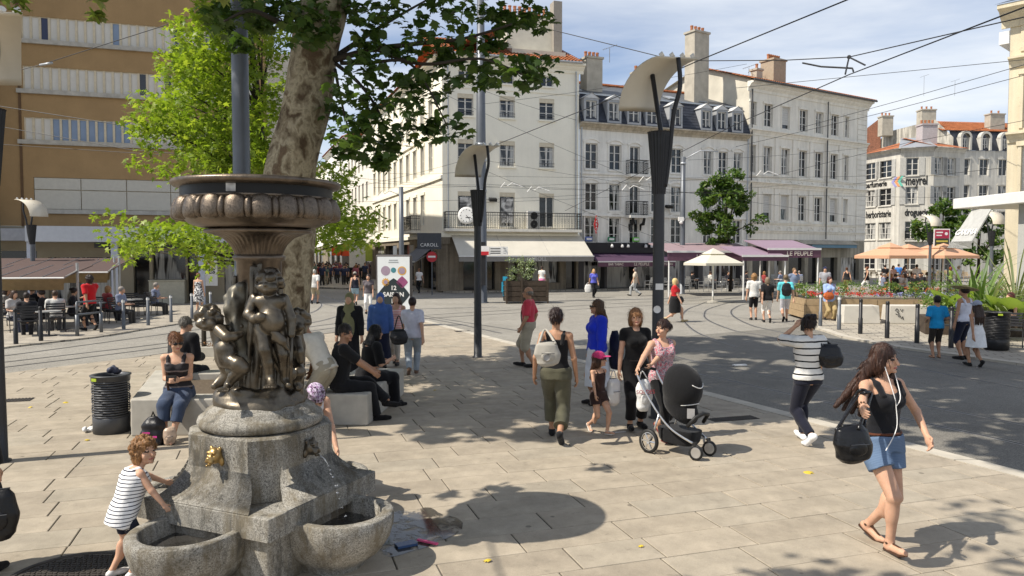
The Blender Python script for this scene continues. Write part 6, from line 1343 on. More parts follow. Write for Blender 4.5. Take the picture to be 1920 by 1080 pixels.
PLN = (('arching_grass','arching dark green grass plant left of the kiosk letters',1818,588,22.5,46,1.9,.05,0,1.25,.75),('spiky_plant','tall upright strap leaved plant in the bed by the kiosk',1838,600,21.5,16,1.7,.14,0,1.25,.15),('banana_plant','broad light green leaf plant behind the woman in the sun hat',1790,604,22.0,7,1.2,.42,1,.85,.3),
 ('arching_grass','grey green grassy plant drooping over the cafe tables',1858,600,21.0,40,1.5,.05,2,1.1,.7),('banana_plant','large glossy leaf plant at the right edge above the seated woman',1895,600,20.5,8,1.4,.45,1,.95,.35),('yellow_shrub','lime green leafy shrub low in the bed',1815,604,21.5,22,.8,.12,1,1.0,.5),('feathery_plant','tall feathery plant in front of the kiosk wall',1905,560,23.5,36,2.4,.04,2,1.35,.5))
for k, (nm, lab, px, py, d, n, L, w, mi, lf, dr) in enumerate(PLN): strap_plant(nm, lab, V((px-960)/1400*d, d, .5), int(n*1.3), L*(.75 if 'spiky' in nm else 1.0), w*(.8 if 'spiky' in nm else 1.35), m_gr[mi], lf, dr, 40+k)
pbx = thing('plant_trough', 'raised trough holding the exotic plants by the kiosk', 'planter', V(13.6,22.2,.05), R(-20)); b = MB(); b.box(-1.2,2.8,-.5,1.0,0,.5); b.build('trough', m_wood, pbx)
foliage(pbx, 'ground_cover', 'oval', [((13.6+r5.uniform(-1.3,2.4), 22.0+r5.uniform(-1.2,.8), .7+r5.uniform(0,.5)), .22, 30) for _ in range(80)], .09, bpy.data.materials['bed_leaf'], 18)

# kiosk
kk = thing('kiosk', 'white flat roofed kiosk lettered CARINA at the right edge', 'kiosk', V(15.5,26.0,0), R(-85))
zR = P(1797,390,26).z
b = MB(); b.box(-.1,9,-.15,6,zR-.03,zR+.32); b.build('roof_slab', M('kiosk_white', (.70,.69,.66), .5, var=.05), kk, bevel=.02)
b = MB(); b.box(2.3,9,.35,5.5,0,zR-.033); b.build('wall', M('kiosk_grey', (.42,.42,.40), .6, var=.06), kk)
for k, ch in enumerate('CARINA'): text(kk, ch, 3.05, .33, zR-.45-k*.42, .42, m_lwhite, .01, bold=.012)
a0, a1, c1, c0_, e0, e1 = P(1824,392,25.3), P(1858,392,24.2), P(1822,452,24.2), P(1783,453,25.3), P(1776,465,25.3), P(1822,466,24.2)
t = thing('kiosk_awning', 'grey drop awning lettered CARINA on the kiosk side', 'awning', a0); lo = t.location
b = MB(); vs = [v-lo for v in (a0,a1,c1,c0_)]; b.add(vs+[v+V(.03,.0,-.03) for v in vs], [(0,3,2,1),(4,5,6,7),(0,1,5,4),(2,3,7,6),(1,2,6,5),(3,0,4,7)]); b.build('canopy', M('kiosk_awning_grey', (.42,.42,.40), .8), t)
b = MB(); b.add([v-lo for v in (c0_,c1,e1,e0)], [(0,3,2,1),(0,1,2,3)]); b.build('valance', M('kiosk_awning_grey', (.42,.42,.40), .8), t)
# lettering lies in the awning plane
ex = (c1-c0_).normalized(); ez = ((a0-c0_)+(a1-c1)).normalized(); ny = ez.cross(ex).normalized()*-1; ez = ex.cross(-ny).normalized() if False else ez
o = text(t, 'CARINA', 0, 0, 0, .30, m_lwhite, .004, rx=0, bold=.006); ct = (a0+a1+c0_+c1)/4-lo; ctr = ct+(c0_-a0)*.22; nn_ = ex.cross(ez).normalized()
M4 = Matrix((( ex.x, (nn_.cross(ex)).x, nn_.x, ctr.x+nn_.x*.02), (ex.y, (nn_.cross(ex)).y, nn_.y, ctr.y+nn_.y*.02), (ex.z, (nn_.cross(ex)).z, nn_.z, ctr.z+nn_.z*.02), (0,0,0,1))); o.matrix_basis = M4
# bus stop board
bs = thing('information_board', 'tall board with crimson header and yellow text lines behind the parasols', 'sign', V((1764-960)/1400*47, 47, 0)); b = MB(); b.box(-.5,.5,-.03,.03,2.35,4.05); b.build('frame', m_white, bs); b = MB(); b.box(-.44,.44,-.045,-.034,3.45,3.98); b.build('header', M('crimson', (.36,.02,.06), .5), bs); b = MB(); b.box(-.44,.44,-.045,-.034,2.4,3.44); b.build('field', M('olive_black', (.035,.04,.025), .5), bs)
for k in range(4): b = MB(); b.box(-.36+.03*k,.36-.05*(k%2),-.05,-.046,3.22-k*.24,3.32-k*.24); b.build('print_line', M('yellow_text', (.5,.45,.08), .6), bs)
b = MB(); b.box(-.36,.05,-.05,-.046,3.78,3.86); b.box(-.36,-.02,-.05,-.046,3.6,3.67); b.build('header_lines', m_lwhite, bs); disc(.26,3.74,.1,m_lwhite,16,0,bs,-.05)
b = MB(); b.cyl((-.45,0,0),(-.45,0,2.35),.05,.05,8); b.cyl((.45,0,0),(.45,0,2.35),.05,.05,8); b.build('legs', m_greymetal, bs)
# bar signs on house B
tb = thing('tabac_sign', 'red vertical TABAC sign projecting from the white house', 'sign', (FB.x+FB.c*FB.u(1108,425)+FB.s*.75, FB.y+FB.s*FB.u(1108,425)-FB.c*.75, 0), FB.a)
b = MB(); zt, zb = FB.z(1108,405), FB.z(1108,439); zm = (zt+zb)/2; b.add([(0,-.02,zt),(.17,-.02,zm),(0,-.02,zb),(-.17,-.02,zm),(0,.04,zt),(.17,.04,zm),(0,.04,zb),(-.17,.04,zm)], [(3,2,1,0),(4,5,6,7),(0,1,5,4),(1,2,6,5),(2,3,7,6),(3,0,4,7)]); b.build('lozenge', M('tabac_red', (.5,.02,.02), .4), tb)
for k, chh in enumerate('TABAC'): text(tb, chh, 0, -.028, zt-(zt-zb)*(.16+.17*k), .2, m_lwhite, .003, bold=.004)
for s_ in (-.2, .2): b = MB(); b.tube([(0,.04,zm+s_),(0,.75,zm+s_)], .02, 4); b.build('bracket', m_black, tb)
for px, lab, c in ((1100,'small blue sign box on the black bar fascia',(.05,.09,.28)),(1142,'small round green sign above the black bar fascia',(.02,.16,.07)),(1188,'small green and white lit sign above the black bar fascia',(.15,.45,.08))):
    u = FB.u(px,448); z = 3.32; t = thing('bar_sign', lab, 'sign', (FB.x+FB.c*u+FB.s*.3, FB.y+FB.s*u-FB.c*.3, 0), FB.a); b = MB(); b.box(-.28,.28,-.05,.05,z,z+.32); b.build('box', M('sign_%d' % px, c, .4), t, bevel=.05); b = MB(); b.box(-.18,.2,-.06,-.052,z+.1,z+.24); b.build('print', m_lwhite, t)
# street signs seen up the shopping street
for (px, py, d, w, h, c, lab) in ((670,478,66,1.4,2.2,(.7,.68,.62),'white projecting shop sign in the shopping street'),(700,474,72,2.4,1.6,(.45,.55,.08),'lime green shop window posters in the shopping street'),(632,470,70,1.0,.9,(.7,.1,.02),'left orange shop sign in the shopping street'),(650,469,70,1.0,1.1,(.75,.09,.03),'right orange shop sign in the shopping street'),(805,452,46.8,1.5,1.0,(.05,.055,.065),'dark CAROLL sign at the corner of the cream building')):
    p = P(px, py, d); t = thing('shop_sign', lab, 'sign', (p.x, p.y, 0)); b = MB(); b.box(-w/2,w/2,-.05,.05,p.z-h/2,p.z+h/2); b.build('board', M('shopsign_%d' % px, c, .5), t)
    if px == 805: text(t, 'CAROLL', 0, -.06, p.z-.25, .3, m_lwhite, .003)
    b = MB(); b.box(-.04,.04,.051,1.8 if px != 805 else .9,p.z-.04,p.z+.04); b.build('bracket', m_blackmetal, t)
# wall floodlights and antennas
for k, (px, py, F_, lab) in enumerate(((922,375,FA,'small black floodlight on the cream wall over the balcony'),(1250,388,FB,'small black floodlight on the white house behind the lamp post'))):
    u, z = F_.uz(px, py); t = thing('floodlight', lab, 'lamp', (F_.x+F_.c*u, F_.y+F_.s*u, 0), F_.a); b = MB(); b.cbox((0,-.3,z), .5, .3, .18, 0, .4); b.build('head', m_black, t); b = MB(); b.tube([(0,0,z),(0,-.25,z)], .03, 5); b.build('arm', m_black, t)
antenna('aerial on the twin chimney of the slate mansard', P(1143,112,54)+V(0,0,-.2), 1.0); antenna('aerial on the limestone house roof ridge, left one', P(1404,148,60)+V(0,0,-.3), 1.2); antenna('aerial on the limestone house roof ridge, right one', P(1414,150,61)+V(0,0,-.3), 1.0); antenna('tall aerial on the brick gable chimney', P(1732,180,94), 2.4); antenna('aerial between the painted house and the limestone house', P(1617,240,80), 2.6); antenna('aerial on the gabled house ridge', P(1790,180,92), 1.8)
# ================================================================ people
def m_skin(name, c):
    if name in MC: return MC[name]
    n = NT(name); co = n.coord(); n.col(n.ramp(n.noise(co, 14, 3), (.3, mul(c, .88)), (.7, mul(c, 1.08)))); n.b.inputs['Subsurface Weight'].default_value = .12; n.b.inputs['Subsurface Radius'].default_value = (.012,.005,.003); n.b.inputs['Subsurface Scale'].default_value = .6
    MC[name] = n.set(.58, 0, .28); return MC[name]
SK = {'l': m_skin('skin_light', (.56,.33,.22)), 'm': m_skin('skin_tan', (.42,.23,.14)), 'd': m_skin('skin_brown', (.22,.11,.065))}
m_lips = M('lips', (.36,.10,.09), .4, var=.05, bump=0); m_eye = M('eye_dark', (.03,.02,.016), .3, var=.1, bump=0); m_brow = M('brow', (.07,.045,.03), .8, var=.1, bump=0)
def hairm(c):
    k = 'hair_%02x%02x%02x' % tuple(int(x) for x in c)
    if k in MC: return MC[k]
    n = NT(k); L = lin(*c); co = n.coord(scale=(1,1,.14)); f = n.noise(co, 75, 4, .6, .5); n.col(n.ramp(f, (.3, mul(L,.5)), (.55, L), (.75, mul(L,1.7)))); n.bump(f, .8, .012); MC[k] = n.set(.45, 0, .35); return MC[k]
def cm(c): return cloth(c) if isinstance(c, tuple) else c
def ik(a, c, l1, l2, hint):
    d = c-a; L = float(np.linalg.norm(d)); 
    if L > (l1+l2)*.999: c = a+d/L*(l1+l2)*.999; d = c-a; L = (l1+l2)*.999
    u = d/L; x = (l1*l1-l2*l2+L*L)/(2*L); h = math.sqrt(max(l1*l1-x*x, 0)); p = np.array(hint, float); p = p-u*(p@u); p = p/max(np.linalg.norm(p), 1e-6); return a+u*x+p*h, c
A3 = lambda *a: np.array(a, float)
ZF = np.array([-.13,-.02,.09,.28,.48,.66,.82,.93,1.0])
PROF = {'m': (np.array([.07,.15,.163,.145,.155,.175,.178,.12,.06]), np.array([.07,.105,.112,.10,.108,.12,.108,.08,.055])),
        'f': (np.array([.07,.158,.172,.126,.132,.147,.145,.10,.048]), np.array([.07,.112,.116,.09,.098,.112,.098,.07,.048]))}
def person(label, base, h=1.68, hd=180, sex='f', kid=0.0, fat=1.0, skin='l', top=None, bot=None, dress=None, hair=('short',(40,28,20)), shoes=(30,28,28), walk=None, stride=.29, feet=None, arms=(None,None), hints=(None,None), lean=0, twist=0, roll=0,
           head=(0,0), pelvis=None, scarf=None, hat=None, glasses=None, belt=None, vox=.0085, far=False, group=None, name='person', z0=.014):
    s = h/1.7; hs = (1+.36*kid); chin = 1.7-.225*hs; neckz = chin-.05; hipz = .885-.085*kid; Lt = neckz-hipz; LL = hipz-.075; th, sh = LL*.515, LL*.495
    shw = (.185 if sex == 'm' else .163)*(1-.12*kid); ua, fa = .285*(1-.16*kid), .25*(1-.16*kid); w = fat*(1+.08*kid)
    if walk: sg_ = 1 if walk == 'R' else -1; ft_ = {sg_: (A3(sg_*.07, stride, .085), 8), -sg_: (A3(-sg_*.07, -stride*1.05, .16), -42)}; drop = -.035-.05*stride
    else: ft_ = {1: (A3(.085,.02,.078), 0), -1: (A3(-.085,-.02,.078), 0)}; drop = 0
    if feet: ft_ = {1: (A3(*feet[0][:3]), feet[0][3]), -1: (A3(*feet[1][:3]), feet[1][3])}
    pel = A3(0,0,hipz+drop) if pelvis is None else A3(*pelvis)
    T = rotm(-R(lean), R(roll), -R(twist)); tp_ = lambda x, y, z: pel+T @ A3(x, y, z)
    rx, ry = PROF[sex]; rx, ry = rx*w*(1-.1*kid), ry*w*(1-.02*kid)
    root = Matrix.Translation(Vector(base)) @ Matrix.Rotation(-R(hd), 4, 'Z'); inv = root.inverted()
    sh_j = {1: tp_(shw, -.01, Lt*.885), -1: tp_(-shw, -.01, Lt*.885)}; wr, el, kn, an = {}, {}, {}, {}
    for i, sd in enumerate((1, -1)):
        a = arms[i]
        if a is None: a = tp_(sd*(shw+.075), .05, -.10) if not walk else tp_(sd*(shw+.06), -.20*sd*(1 if walk == 'R' else -1), -.055)
        elif a[0] == 'w': q = inv @ Vector(a[1]); a = A3(q.x, q.y, q.z)/s
        else: a = A3(*a)
        el[sd], wr[sd] = ik(sh_j[sd], a, ua, fa, hints[i] if hints[i] is not None else (sd*.35, -1, -.2))
        hj = pel+A3(sd*.082*w, 0, -.03); kn[sd], an[sd] = ik(hj, ft_[sd][0], th, sh, (sd*.08, 1, .1))
    nb = tp_(0, -.005, Lt); T2 = rotm(-R(lean*.45+head[1]), 0, -R(twist*.5+head[0])); hc = nb+rotm(-R(lean*.8), 0, -R(twist)) @ A3(0, .02, 1.7-.118*hs-neckz)
    hp = lambda x, y, z: hc+T2 @ (A3(x, y, z)*hs)
    Gp = {}; g = lambda n_: Gp.setdefault(n_, Fld()); mats = {}
    S_ = lambda *a: [x*s for x in a]
    fine = vox <= .011 and not far
    B = g('body'); mats['body'] = SK[skin]
    B.loft(pel*s, T, ZF*Lt*s, rx*s, ry*s, np.array([0,0,0,.005,.005,.008,0,-.01,-.01])*s, None, .03*s)
    if sex == 'f' and kid < .5:
        for sd in (1, -1): B.ell(tp_(sd*.065*w, .085*w, Lt*.66)*s, .058*s*w, None, .03*s)
    B.cap(tp_(0,-.005,Lt*.92)*s, (hc+T2 @ A3(0,-.01,-.05)*hs)*s, (.062 if sex == 'm' else .05)*s, (.056 if sex == 'm' else .045)*s, .02*s)
    B.ell(hp(0,-.012,.022)*s, A3(.076,.097,.1)*hs*s, T2, .02); B.ell(hp(0,.028,-.045)*s, A3(.056,.066,.072)*hs*s, T2, .03*s)
    if not far:
        B.cap(hp(0,.092,.008)*s, hp(0,.112,-.024)*s, .009*hs*s, .014*hs*s, .012*s); B.ell(hp(0,.088,-.088)*s, A3(.022,.016,.016)*hs*s, T2, .015*s); B.ell(hp(0,.093,-.056)*s, A3(.024,.012,.010)*hs*s, T2, .008*s)
        for sd in (1, -1): B.ell(hp(sd*.033,.098,.010)*s, A3(.017,.016,.010)*hs*s, T2, .012*s, op='s'); B.ell(hp(sd*.078,-.004,-.012)*s, A3(.010,.02,.030)*hs*s, T2, .006*s); B.ell(hp(sd*.034,.083,.009)*s, A3(.013,.013,.011)*hs*s, T2, .004*s); B.ell(hp(sd*.04,.06,-.035)*s, A3(.026,.028,.026)*hs*s, T2, .02*s)
    else: B.ell(hp(0,.052,-.028)*s, A3(.056,.066 if not scarf else .088,.084)*hs*s, T2, .02*s)
    armr = (.05 if sex == 'm' else .042)*w*(1-.1*kid)
    for sd in (1, -1):
        B.cap(tp_(sd*.07,-.01,Lt*.91)*s, sh_j[sd]*s, .05*s, (armr+.006)*s, .03*s); B.cap(sh_j[sd]*s, el[sd]*s, (armr+.002)*s, armr*.82*s, .02*s); B.cap(el[sd]*s, wr[sd]*s, armr*.86*s, armr*.56*s, .015*s)
        f_ = wr[sd]-el[sd]; f_ = f_/np.linalg.norm(f_); nrm = A3(-sd,0,0)-f_*(-sd*f_[0]); nrm = nrm/max(np.linalg.norm(nrm), 1e-6) if np.linalg.norm(nrm) > .2 else A3(0,0,-1); side = np.cross(nrm, f_)*(1 if sd > 0 else -1); side = side if (side @ A3(0,1,.2)) > 0 else -side; W0 = wr[sd]; hk = (1-.15*kid)
        if fine:
            B.ell((W0+f_*.045*hk)*s, A3(.022,.038,.05)*s*hk, np.stack([nrm, side, f_], 1), .012*s)
            for k in range(4):
                o = side*(.028-.0185*k)*hk; L1 = (.036,.042,.038,.03)[k]*hk; p1 = W0+f_*.085*hk+o; p2 = p1+(f_*.9+nrm*.35)*L1; p3 = p2+(f_*.55+nrm*.8)*L1*.8; B.cap(p1*s, p2*s, .0092*s*hk, .0088*s*hk, .004*s); B.cap(p2*s, p3*s, .0088*s*hk, .0075*s*hk, .003*s)
            B.cap((W0+f_*.03*hk+side*.028*hk)*s, (W0+f_*.065*hk+side*.055*hk+nrm*.015)*s, .012*s*hk, .010*s*hk, .008*s); B.cap((W0+f_*.065*hk+side*.055*hk+nrm*.015)*s, (W0+f_*.095*hk+side*.052*hk+nrm*.03)*s, .010*s*hk, .008*s*hk, .003*s)
        else: B.cap(W0*s, (W0+f_*.09)*s, .03*s, .034*s, .015*s); B.cap((W0+f_*.09)*s, (W0+f_*.15+nrm*.03)*s, .028*s, .018*s, .01*s)
        hj = pel+A3(sd*.082*w, 0, -.03); tr_ = (.088 if sex == 'f' else .084)*w
        B.cap(hj*s, kn[sd]*s, tr_*s, .056*w*s, .03*s); B.cap(kn[sd]*s, an[sd]*s, .05*w*s, .034*s, .015*s); kd = an[sd]-kn[sd]; B.ell((kn[sd]+kd*.3+A3(0,-.018,0))*s, A3(.047*w,.05*w,.12)*s, None, .03*s)
        fp = R(ft_[sd][1]); fd = A3(sd*.12, math.cos(fp), math.sin(fp)); up = A3(0,-math.sin(fp), math.cos(fp)); heel = an[sd]-up*.042-fd*.035; ball = heel+fd*.165-up*.004; toe = ball+A3(sd*.005,.05,max(fd[2],0)*.05 if fp > 0 else 0)
        B.cap(an[sd]*s, (heel+fd*.03)*s, .036*s, .034*s, .015*s); B.cap(heel*s, ball*s, .031*s, .03*s, .015*s); B.cap(ball*s, toe*s, .028*s, .02*s, .01*s)
        if shoes is not None:
            kind = 'shoe'
            if isinstance(shoes, tuple) and isinstance(shoes[0], str): kind, sc_ = shoes
            else: sc_ = shoes
            q = g('shoe_%d' % sd); mats['shoe_%d' % sd] = cm(sc_)
            if kind == 'sandal':
                for u_ in (-.018, .018): q.cap((heel-up*.028-fd*.02+A3(u_*.8,0,0))*s, (ball-up*.028+A3(u_*1.15,0,0))*s, .015*s, .015*s, .01*s); q.cap((ball-up*.026+A3(u_,0,0))*s, (toe-A3(0,0,.018)+A3(u_*.6,0,0))*s, .012*s, .010*s, .01*s)
                q.cap((an[sd]+A3(-.034,.0,-.005))*s, (an[sd]+A3(.0,.038,-.008))*s, .012*s, .012*s, .004); q.cap((an[sd]+A3(.034,.0,-.005))*s, (an[sd]+A3(.0,.038,-.008))*s, .012*s, .012*s, .004); q.cap((an[sd]+A3(0,.036,-.008))*s, (ball+up*.027)*s, .010*s, .010*s, .004)
            else: q.cap(heel*s, ball*s, .041*s, .04*s, .015*s); q.cap(ball*s, (toe+fd*.012)*s, .038*s, .028*s, .01*s); q.cap((an[sd]-up*.012)*s, (heel+fd*.02)*s, .043*s, .04*s, .015*s)
    def garment_torso(q, t0, t1, lo):
        zz = np.linspace(t0, t1, 12); a, b2 = np.interp(zz, ZF, rx)+lo, np.interp(zz, ZF, ry)+lo
        if t0 < .05: a = np.where(zz < .1, np.maximum(a, np.interp(.06, ZF, rx)+lo), a); b2 = np.where(zz < .1, np.maximum(b2, np.interp(.06, ZF, ry)+lo), b2)
        q.loft(pel*s, T, zz*Lt*s, a*s, b2*s, np.interp(zz, ZF, [0,0,0,.005,.005,.008,0,-.01,-.01])*s, None, .02*s)
    if top:
        q = g('top'); mats['top'] = cm(top['c']); lo = top.get('lo', .014); sl_ = top.get('sl', .5); tank = sl_ == 0; t1 = top.get('neck', .78 if tank else .97); garment_torso(q, top.get('hem', .02), t1, lo)
        if sex == 'f' and kid < .5:
            for sd in (1, -1): q.ell(tp_(sd*.065*w, .085*w, Lt*.66)*s, (.058*w+lo*.9)*s, None, .035*s)
        for sd in (1, -1):
            if tank:
                xs = top.get('strap', .095); pts = [tp_(sd*xs, (np.interp(.76, ZF, ry)+lo*.6), Lt*.77), tp_(sd*(xs+.005), .055, Lt*.915), tp_(sd*(xs+.008), -.02, Lt*.965), tp_(sd*xs, -.08, Lt*.9), tp_(sd*xs*.9, -(np.interp(.7, ZF, ry)+lo*.3), Lt*.72)]
                for i in range(4): q.cap(pts[i]*s, pts[i+1]*s, top.get('sw', .022)*s, top.get('sw', .022)*s, .012*s)
            else:
                q.cap(tp_(sd*.07,-.01,Lt*.91)*s, sh_j[sd]*s, (.05+lo)*s, (armr+.008+lo)*s, .03*s); ub = el[sd] if sl_ >= 1 else sh_j[sd]+(el[sd]-sh_j[sd])*min(1, sl_*1.5); q.cap(sh_j[sd]*s, ub*s, (armr+.004+lo)*s, (armr*.95+lo*1.2)*s, .02*s, cut=0 if sl_ >= 1 else 2)
                if sl_ >= 1: q.cap(el[sd]*s, (el[sd]+(wr[sd]-el[sd])*(.95 if sl_ == 1 else .4))*s, (armr*.9+lo)*s, (armr*.62+lo)*s, .015*s, cut=2)
        q.wr = wrinkle(.010*s if not top.get('tight') else .004, 30/s, 7, (1,1,.7), abs(hash(label)) % 99 if False else len(label))
    if bot:
        typ = bot.get('t', 'pants'); q = g('bottom'); mats['bottom'] = cm(bot['c']); lo = bot.get('lo', .014)
        if typ == 'skirt':
            zk = bot.get('len', .48); q.loft((pel[0]*s, pel[1]*s, 0), np.eye(3), S_(zk, (zk+hipz)/2, hipz+.02, hipz+.10), S_(*(np.array([bot.get('fl',.25),.205*w,.19*w,.15*w]))), S_(*(np.array([bot.get('fl',.25)*.9,max(.19*w,.185),.15*w,.115*w]))), None, None, .02); q.wr = wrinkle(.016*s, 30/s, 7, (1,1,.12), len(label))
        else:
            garment_torso(q, -.10, bot.get('waist', .16), lo)
            ln = bot.get('len', 1.0)
            for sd in (1, -1):
                hj = pel+A3(sd*.082*w, 0, -.03); tr_ = (.088 if sex == 'f' else .084)*w
                if ln <= .5: e = hj+(kn[sd]-hj)*ln*2; q.cap(hj*s, e*s, (tr_+lo)*s, (tr_+(.056*w-tr_)*ln*2+lo*1.5)*s, .025*s, cut=2)
                else:
                    q.cap(hj*s, kn[sd]*s, (tr_+lo)*s, (.058*w+lo)*s, .025*s); e = kn[sd]+(an[sd]-kn[sd])*(ln-.5)*2; q.cap(kn[sd]*s, e*s, (.056*w+lo)*s, (.046+lo*1.3+bot.get('fl',0))*s, .02*s, cut=2); q.ell((kn[sd]+(e-kn[sd])*.3+A3(0,-.016,0))*s, A3(.05*w+lo*.8,.053*w+lo*.8,.12)*s, None, .03*s)
            q.wr = wrinkle((.011 if lo > .012 else .005)*s, 34/s, 7, (1,1,.6), len(label)+1)
    if dress:
        q = g('dress'); mats['dress'] = cm(dress['c']); zk = dress.get('len', .45); lo = .015; garment_torso(q, .1, dress.get('neck', .8), lo)
        q.loft((pel[0]*s, pel[1]*s, 0), np.eye(3), S_(zk, (zk+hipz)/2, hipz, hipz+Lt*.25), S_(dress.get('fl',.27),.225*w,.195*w,.145*w), S_(dress.get('fl',.27)*.85,.17*w,.145*w,.11*w), None, None, .04*s)
        for sd in (1, -1):
            if dress.get('sl', 0): q.cap(tp_(sd*.07,-.01,Lt*.91)*s, sh_j[sd]*s, .066*s, (armr+.02)*s, .03*s); q.cap(sh_j[sd]*s, el[sd]*s, (armr+.022)*s, (armr+.016)*s, .02*s); q.cap(el[sd]*s, wr[sd]*s, (armr+.012)*s, (armr*.7+.018)*s, .02*s) if dress['sl'] >= 1 else None
            else:
                for yy in (.08, -.08): q.cap(tp_(sd*.08, yy, Lt*.76)*s, tp_(sd*.09, 0, Lt*.96)*s, .02*s, .02*s, .012*s)
        q.wr = wrinkle(.014*s, 30/s, 7, (1,1,.15), len(label))
    hk, hcol = hair[0], hair[min(1, len(hair)-1)]
    if hk != 'none':
        q = g('hair'); mats['hair'] = hairm(hcol); big = 1.0
        if hk == 'bald':
            for sd in (1, -1): q.ell(hp(sd*.055,-.035,-.005)*s, A3(.035,.07,.05)*hs*s, T2, .02*s)
            q.ell(hp(0,-.075,-.01)*s, A3(.07,.042,.06)*hs*s, T2, .02*s)
        else:
            q.ell(hp(0,-.018,.032)*s, A3(.086,.103,.102)*hs*s, T2, .02*s)
            if hk in ('bob','long','wind','curly'):
                for sd in (1, -1): q.ell(hp(sd*.066,-.02,-.05)*s, A3(.03,.062,.085)*hs*s, T2, .025*s)
                q.ell(hp(0,-.065,-.05)*s, A3(.075,.05,.09)*hs*s, T2, .025*s)
            if hk in ('long','wind'):
                Ld = hair[2] if len(hair) > 2 else .30
                for k, xx in enumerate((-.065,-.025,.02,.062)):
                    a0_ = hp(xx,-.075,-.06); wv = A3(0,0,0) if hk == 'long' else T2 @ A3(.10+.03*k,-.08-.02*k,.03*(k-1)) 
                    a1 = a0_+rotm(0,0,-R(twist)) @ A3(xx*.25,-.045,-Ld*.55)+wv*.45; a2 = a1+A3(xx*.15,.0,-Ld*.5)+wv*.6; q.cap(a0_*s, a1*s, .042*s, .04*s, .025*s); q.cap(a1*s, a2*s, .04*s, .018*s, .02*s)
                if hk == 'wind':
                    for k in range(5): a0_ = hp(.05,-.05,.01-.02*k); a1 = hp(.11+.012*k,-.11,-.05-.04*k); a2 = hp(.17+.012*k,-.14,-.10-.055*k); q.cap(a0_*s, a1*s, .03*s, .018*s, .02*s); q.cap(a1*s, a2*s, .018*s, .004*s, .008*s)
                    for xx in (-.07,-.055): a0_ = hp(xx,.01,-.02); a1 = hp(xx-.03,.02,-.17); a2 = hp(xx-.05,-.02,-.33); q.cap(a0_*s, a1*s, .03*s, .034*s, .02*s); q.cap(a1*s, a2*s, .034*s, .012*s, .02*s)
            if hk == 'bun': q.ell(hp(*(hair[2] if len(hair) > 2 else (0,-.115,.075)))*s, A3(.048,.046,.044)*hs*s, T2, .012*s)
            if hk == 'updo': q.ell(hp(0,-.09,.05)*s, A3(.07,.05,.065)*hs*s, T2, .015*s); q.ell(hp(.02,-.08,.1)*s, A3(.04,.04,.035)*hs*s, T2, .015*s)
            if hk == 'curly':
                r_ = random.Random(4)
                for k in range(150):
                    d = A3(r_.gauss(0,1), r_.gauss(0,1)-.25, r_.gauss(0,1)+.15); d /= np.linalg.norm(d)
                    if d[1] > .45 and d[2] < .5 or d[2] < -.75: continue
                    q.ell((hc+T2 @ (A3(0,-.018,.015)+d*A3(.098,.11,.115))*hs)*s, r_.uniform(.014,.024)*hs*s, None, .004)
            fz = -.035 if hk in ('bob','long','wind','curly') else -.05
            q.ell(hp(0,.10,fz)*s, A3(.062,.07,.088)*hs*s, T2, .012*s, op='s')
            if hk in ('short','bun','updo'):
                for sd in (1, -1): q.ell(hp(sd*.085,.04,-.06)*s, A3(.05,.062,.075)*hs*s, T2, .012*s, op='s')
                q.ell(hp(0,-.06,-.105)*s, A3(.10,.09,.05)*hs*s, T2, .015*s, op='s')
            if len(hair) > 3: q.ell(hp(0,.078,.055)*s, A3(.062,.026,.03)*hs*s, T2, .012*s)
        q.wr = wrinkle(.011*s, 120/s, 8, (1,1,.22), 3)
    if scarf:
        q = g('scarf'); mats['scarf'] = cm(scarf['c']); q.ell(hp(0,-.014,.02)*s, A3(.092,.112,.116)*hs*s, T2, .02*s); q.ell(hp(0,.01,-.09)*s, A3(.085,.085,.06)*hs*s, T2, .03*s)
        Ls = scarf.get('len', .42); q.loft(nb*s, np.eye(3), S_(-Ls,-Ls*.5,-.06,.08), S_(scarf.get('w',.15),scarf.get('w',.15)*1.0,.14,.075), S_(.155,.15,.115,.08), S_(.03,.03,.01,.0), None, .03*s)
        q.ell(hp(0,.105,-.02)*s, A3(.048,.05,.068)*hs*s, T2, .012*s, op='s'); q.wr = wrinkle(.014*s, 40/s, 7, (1,1,.25), 7)
    if hat:
        q = g('hat'); mats['hat'] = cm(hat['c'])
        if hat['t'] == 'cap': q.ell(hp(0,-.012,.045)*s, A3(.09,.108,.092)*hs*s, T2, .015*s); q.ell(hp(0,.115,.05)*s, A3(.07,.075,.012)*hs*s, T2, .012*s); q.ell(hp(0,0,-.06)*s, A3(.13,.15,.085)*hs*s, T2, .006*s, op='s')
        elif hat['t'] == 'kerchief': q.ell(hp(0,-.02,.035)*s, A3(.092,.112,.103)*hs*s, T2, .015*s); q.ell(hp(0,.11,-.06)*s, A3(.08,.08,.09)*hs*s, T2, .01*s, op='s')
        else: q.ell(hp(0,-.01,.07)*s, A3(.085,.1,.075)*hs*s, T2, .01*s); q.ell(hp(0,-.005,.06)*s, A3(.30,.30,.014)*hs*s, T2 @ rotm(.1,.22,0), .01*s)
    if glasses:
        q = g('glasses'); mats['glasses'] = M('dark_lens', (.008,.008,.009), .15, var=.05, bump=0)
        for sd in (1, -1): q.ell(hp(sd*.034,.102,.012)*s, A3(.027,.010,.021)*hs*s, T2, .005); q.cap(hp(sd*.058,.095,.016)*s, hp(sd*.08,.0,.008)*s, .005*s, .005*s, .003)
        q.cap(hp(-.02,.106,.016)*s, hp(.02,.106,.016)*s, .005*s, .005*s, .003)
    if belt: q = g('belt'); mats['belt'] = cm(belt); zz = np.array([.15,.19]); q.loft(pel*s, T, zz*Lt*s, (np.interp(zz, ZF, rx)+.022)*s, (np.interp(zz, ZF, ry)+.022)*s, None, None, .002)
